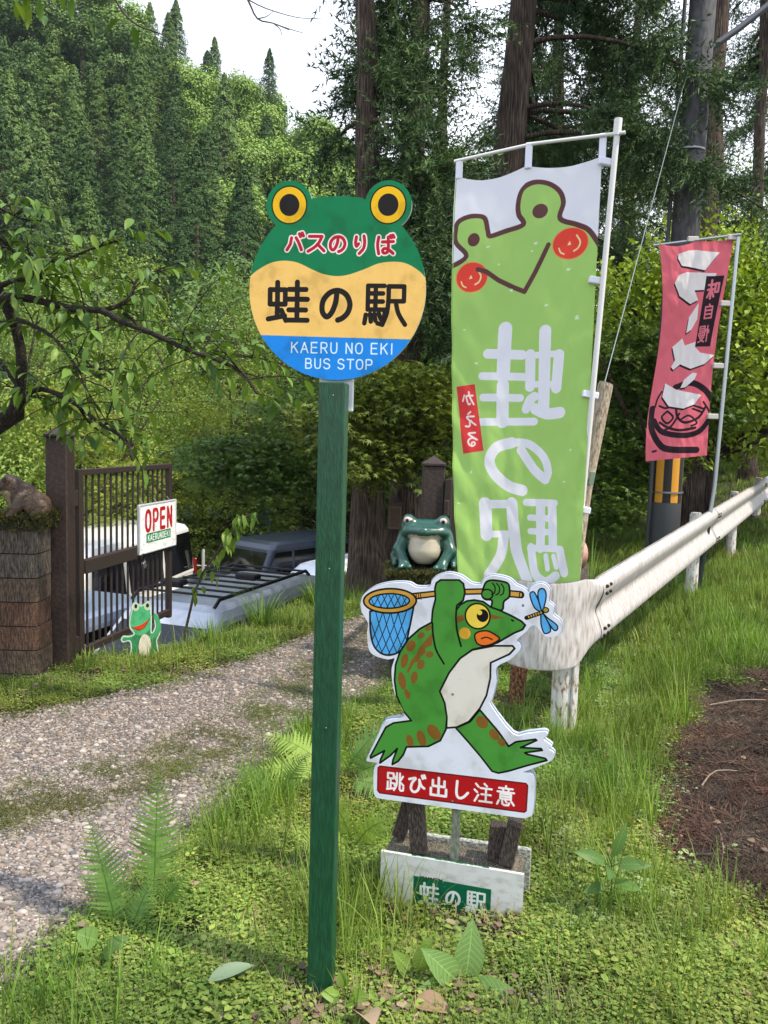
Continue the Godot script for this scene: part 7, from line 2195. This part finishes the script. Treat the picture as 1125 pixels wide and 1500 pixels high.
func herbs() -> void:
	var lm := leafmat(0.75, 0.45)
	var va := Art.new(Rect2(0, 0, 100, 200), 1.6, Color(0.80, 0.82, 0.78))
	for k in 9:
		for s in [-1.0, 1.0]: va.stroke(smooth(PackedVector2Array([Vector2(50, 12 + k * 20), Vector2(50 + s * 25, 26 + k * 20), Vector2(50 + s * 50, 46 + k * 20)]), 4), 2.2, Color(0.98, 1.0, 0.92))
	va.stroke(PackedVector2Array([Vector2(50, 0), Vector2(50, 200)]), 4.5, Color(1, 1, 0.96))
	for k in 26: va.fill(ellipse(rng.randf() * 100, rng.randf() * 200, 0.8 + 1.8 * rng.randf(), 0.8 + 1.4 * rng.randf(), 0, 9), [Color(0.62, 0.55, 0.38), Color(0.70, 0.72, 0.62)][k % 2])
	lm.albedo_texture = va.tex()
	var lg := Color(0.23, 0.38, 0.12)
	var V := func(x, y, z): return Vector3(x, y, z)
	herb("plantain with big pale green leaves below the sign footing", Vector3(0.27, 0, -2.18), [[0.0, V.call(-0.7, 1.0, 0.3), 0.17, 0.08], [0.0, V.call(0.15, 1.0, -0.1), 0.18, 0.085], [0.0, V.call(-0.9, 0.5, 0.6), 0.14, 0.07], [0.0, V.call(0.8, 0.45, 0.5), 0.14, 0.065], [0.0, V.call(0.3, 0.4, 0.9), 0.12, 0.06]], lg, lm)
	herb("small leafy plant with upright leaf by the foot of the green post", Vector3(0.13, 0, -2.2), [[0.02, V.call(0.3, 1.0, 0.1), 0.11, 0.055], [0.01, V.call(-0.5, 0.9, 0.2), 0.10, 0.05], [0.01, V.call(-0.9, 0.3, 0.4), 0.07, 0.04], [0.01, V.call(0.8, 0.3, 0.5), 0.07, 0.04]], Color(0.22, 0.34, 0.07), lm)
	herb("round-leaved seedling just right of the green post's foot", Vector3(-0.07, 0, -2.1), [[0.03, V.call(0.7, 0.4, 0.5), 0.06, 0.04], [0.03, V.call(-0.7, 0.4, 0.4), 0.06, 0.04], [0.02, V.call(0.2, 0.5, 0.9), 0.05, 0.035], [0.04, V.call(-0.2, 0.9, 0.1), 0.05, 0.035]], Color(0.24, 0.37, 0.07), lm, 0.04)
	herb("round-leaved plant in the left corner by the gravel", Vector3(-0.79, 0, -2.2), [[0.10, V.call(-0.4, 0.6, 0.5), 0.08, 0.06], [0.07, V.call(0.7, 0.6, 0.2), 0.085, 0.04], [0.03, V.call(-0.2, 0.2, 1.0), 0.05, 0.04], [0.05, V.call(0.5, 0.8, 0.5), 0.07, 0.035]], lg, lm, 0.11)
	herb("slender young plant with a whorl of leaves at the right", Vector3(0.79, 0, -2.55), [[0.19, V.call(-0.9, 0.5, 0.2), 0.12, 0.042], [0.19, V.call(0.9, 0.25, 0.3), 0.12, 0.042], [0.20, V.call(0.35, 1.0, 0.1), 0.13, 0.036], [0.13, V.call(0.8, 0.2, 0.6), 0.09, 0.036], [0.12, V.call(-0.8, 0.1, 0.5), 0.09, 0.036], [0.18, V.call(-0.2, 0.3, 0.9), 0.09, 0.036]], Color(0.15, 0.28, 0.07), lm, 0.21)
	var pale := mat(Color.WHITE, 0.6)
	pale.vertex_color_use_as_albedo = true
	for q in [["pale grey green fallen leaf lying on the verge left of the post", Vector3(-0.46, 0.05, -2.12), Vector3(1, 0.35, -0.35), 0.14, 0.042, Color(0.13, 0.19, 0.11)], ["crumpled tan dead leaf right of the green post's foot", Vector3(-0.03, 0.03, -2.03), Vector3(0.3, 0.5, 0.6), 0.12, 0.08, Color(0.34, 0.25, 0.17)], ["dry brown dead leaf left of the plantain", Vector3(0.12, 0.03, -2.08), Vector3(0.8, 0.3, 0.4), 0.12, 0.07, Color(0.27, 0.17, 0.10)], ["second tan dead leaf under the plantain", Vector3(0.16, 0.02, -2.04), Vector3(-0.4, 0.15, 0.9), 0.1, 0.06, Color(0.32, 0.22, 0.15)], ["small brown dead leaf at the post's left side", Vector3(-0.25, 0.025, -2.2), Vector3(-0.8, 0.2, 0.5), 0.07, 0.04, Color(0.22, 0.15, 0.09)]]:
		var b := Mb.new()
		b.col = q[5]
		b.leaf(Vector3.ZERO, q[2], Vector3(0.3, 1, 0.3).normalized(), q[3], q[4], 0.5, 0.5, 8, 0.8)
		tag(put("fallen_leaf", b.mesh(pale)), q[0], "leaf", "fallen leaves").position = q[1]
	# tussocks of arching grass beyond the drive and behind the rail
	for q in [["arching grass tussock on the bank before the dark compact car", Vector3(-0.98, -0.08, -6.45), 0.55], ["smaller grass tussock on the bank beside the green post", Vector3(-0.6, 0, -7.2), 0.42], ["brown tipped grass tussock behind the guardrail by the banner", Vector3(1.75, 0.15, -6.6), 0.9], ["grass tussock above the silver wagon's side windows", Vector3(-1.3, -0.1, -6.0), 0.4]]:
		var b := tuft(200 + int(q[1].x * 10), 120, 0.85 * q[2], 0.010, 0.10, 1.5)
		for k in b.c.size(): b.c[k] = b.c[k] * Color(0.18, 0.30, 0.06)
		tag(put("grass_tussock", b.mesh(lm)), q[0], "grass tussock", "arching grass tussocks", "").position = q[1]
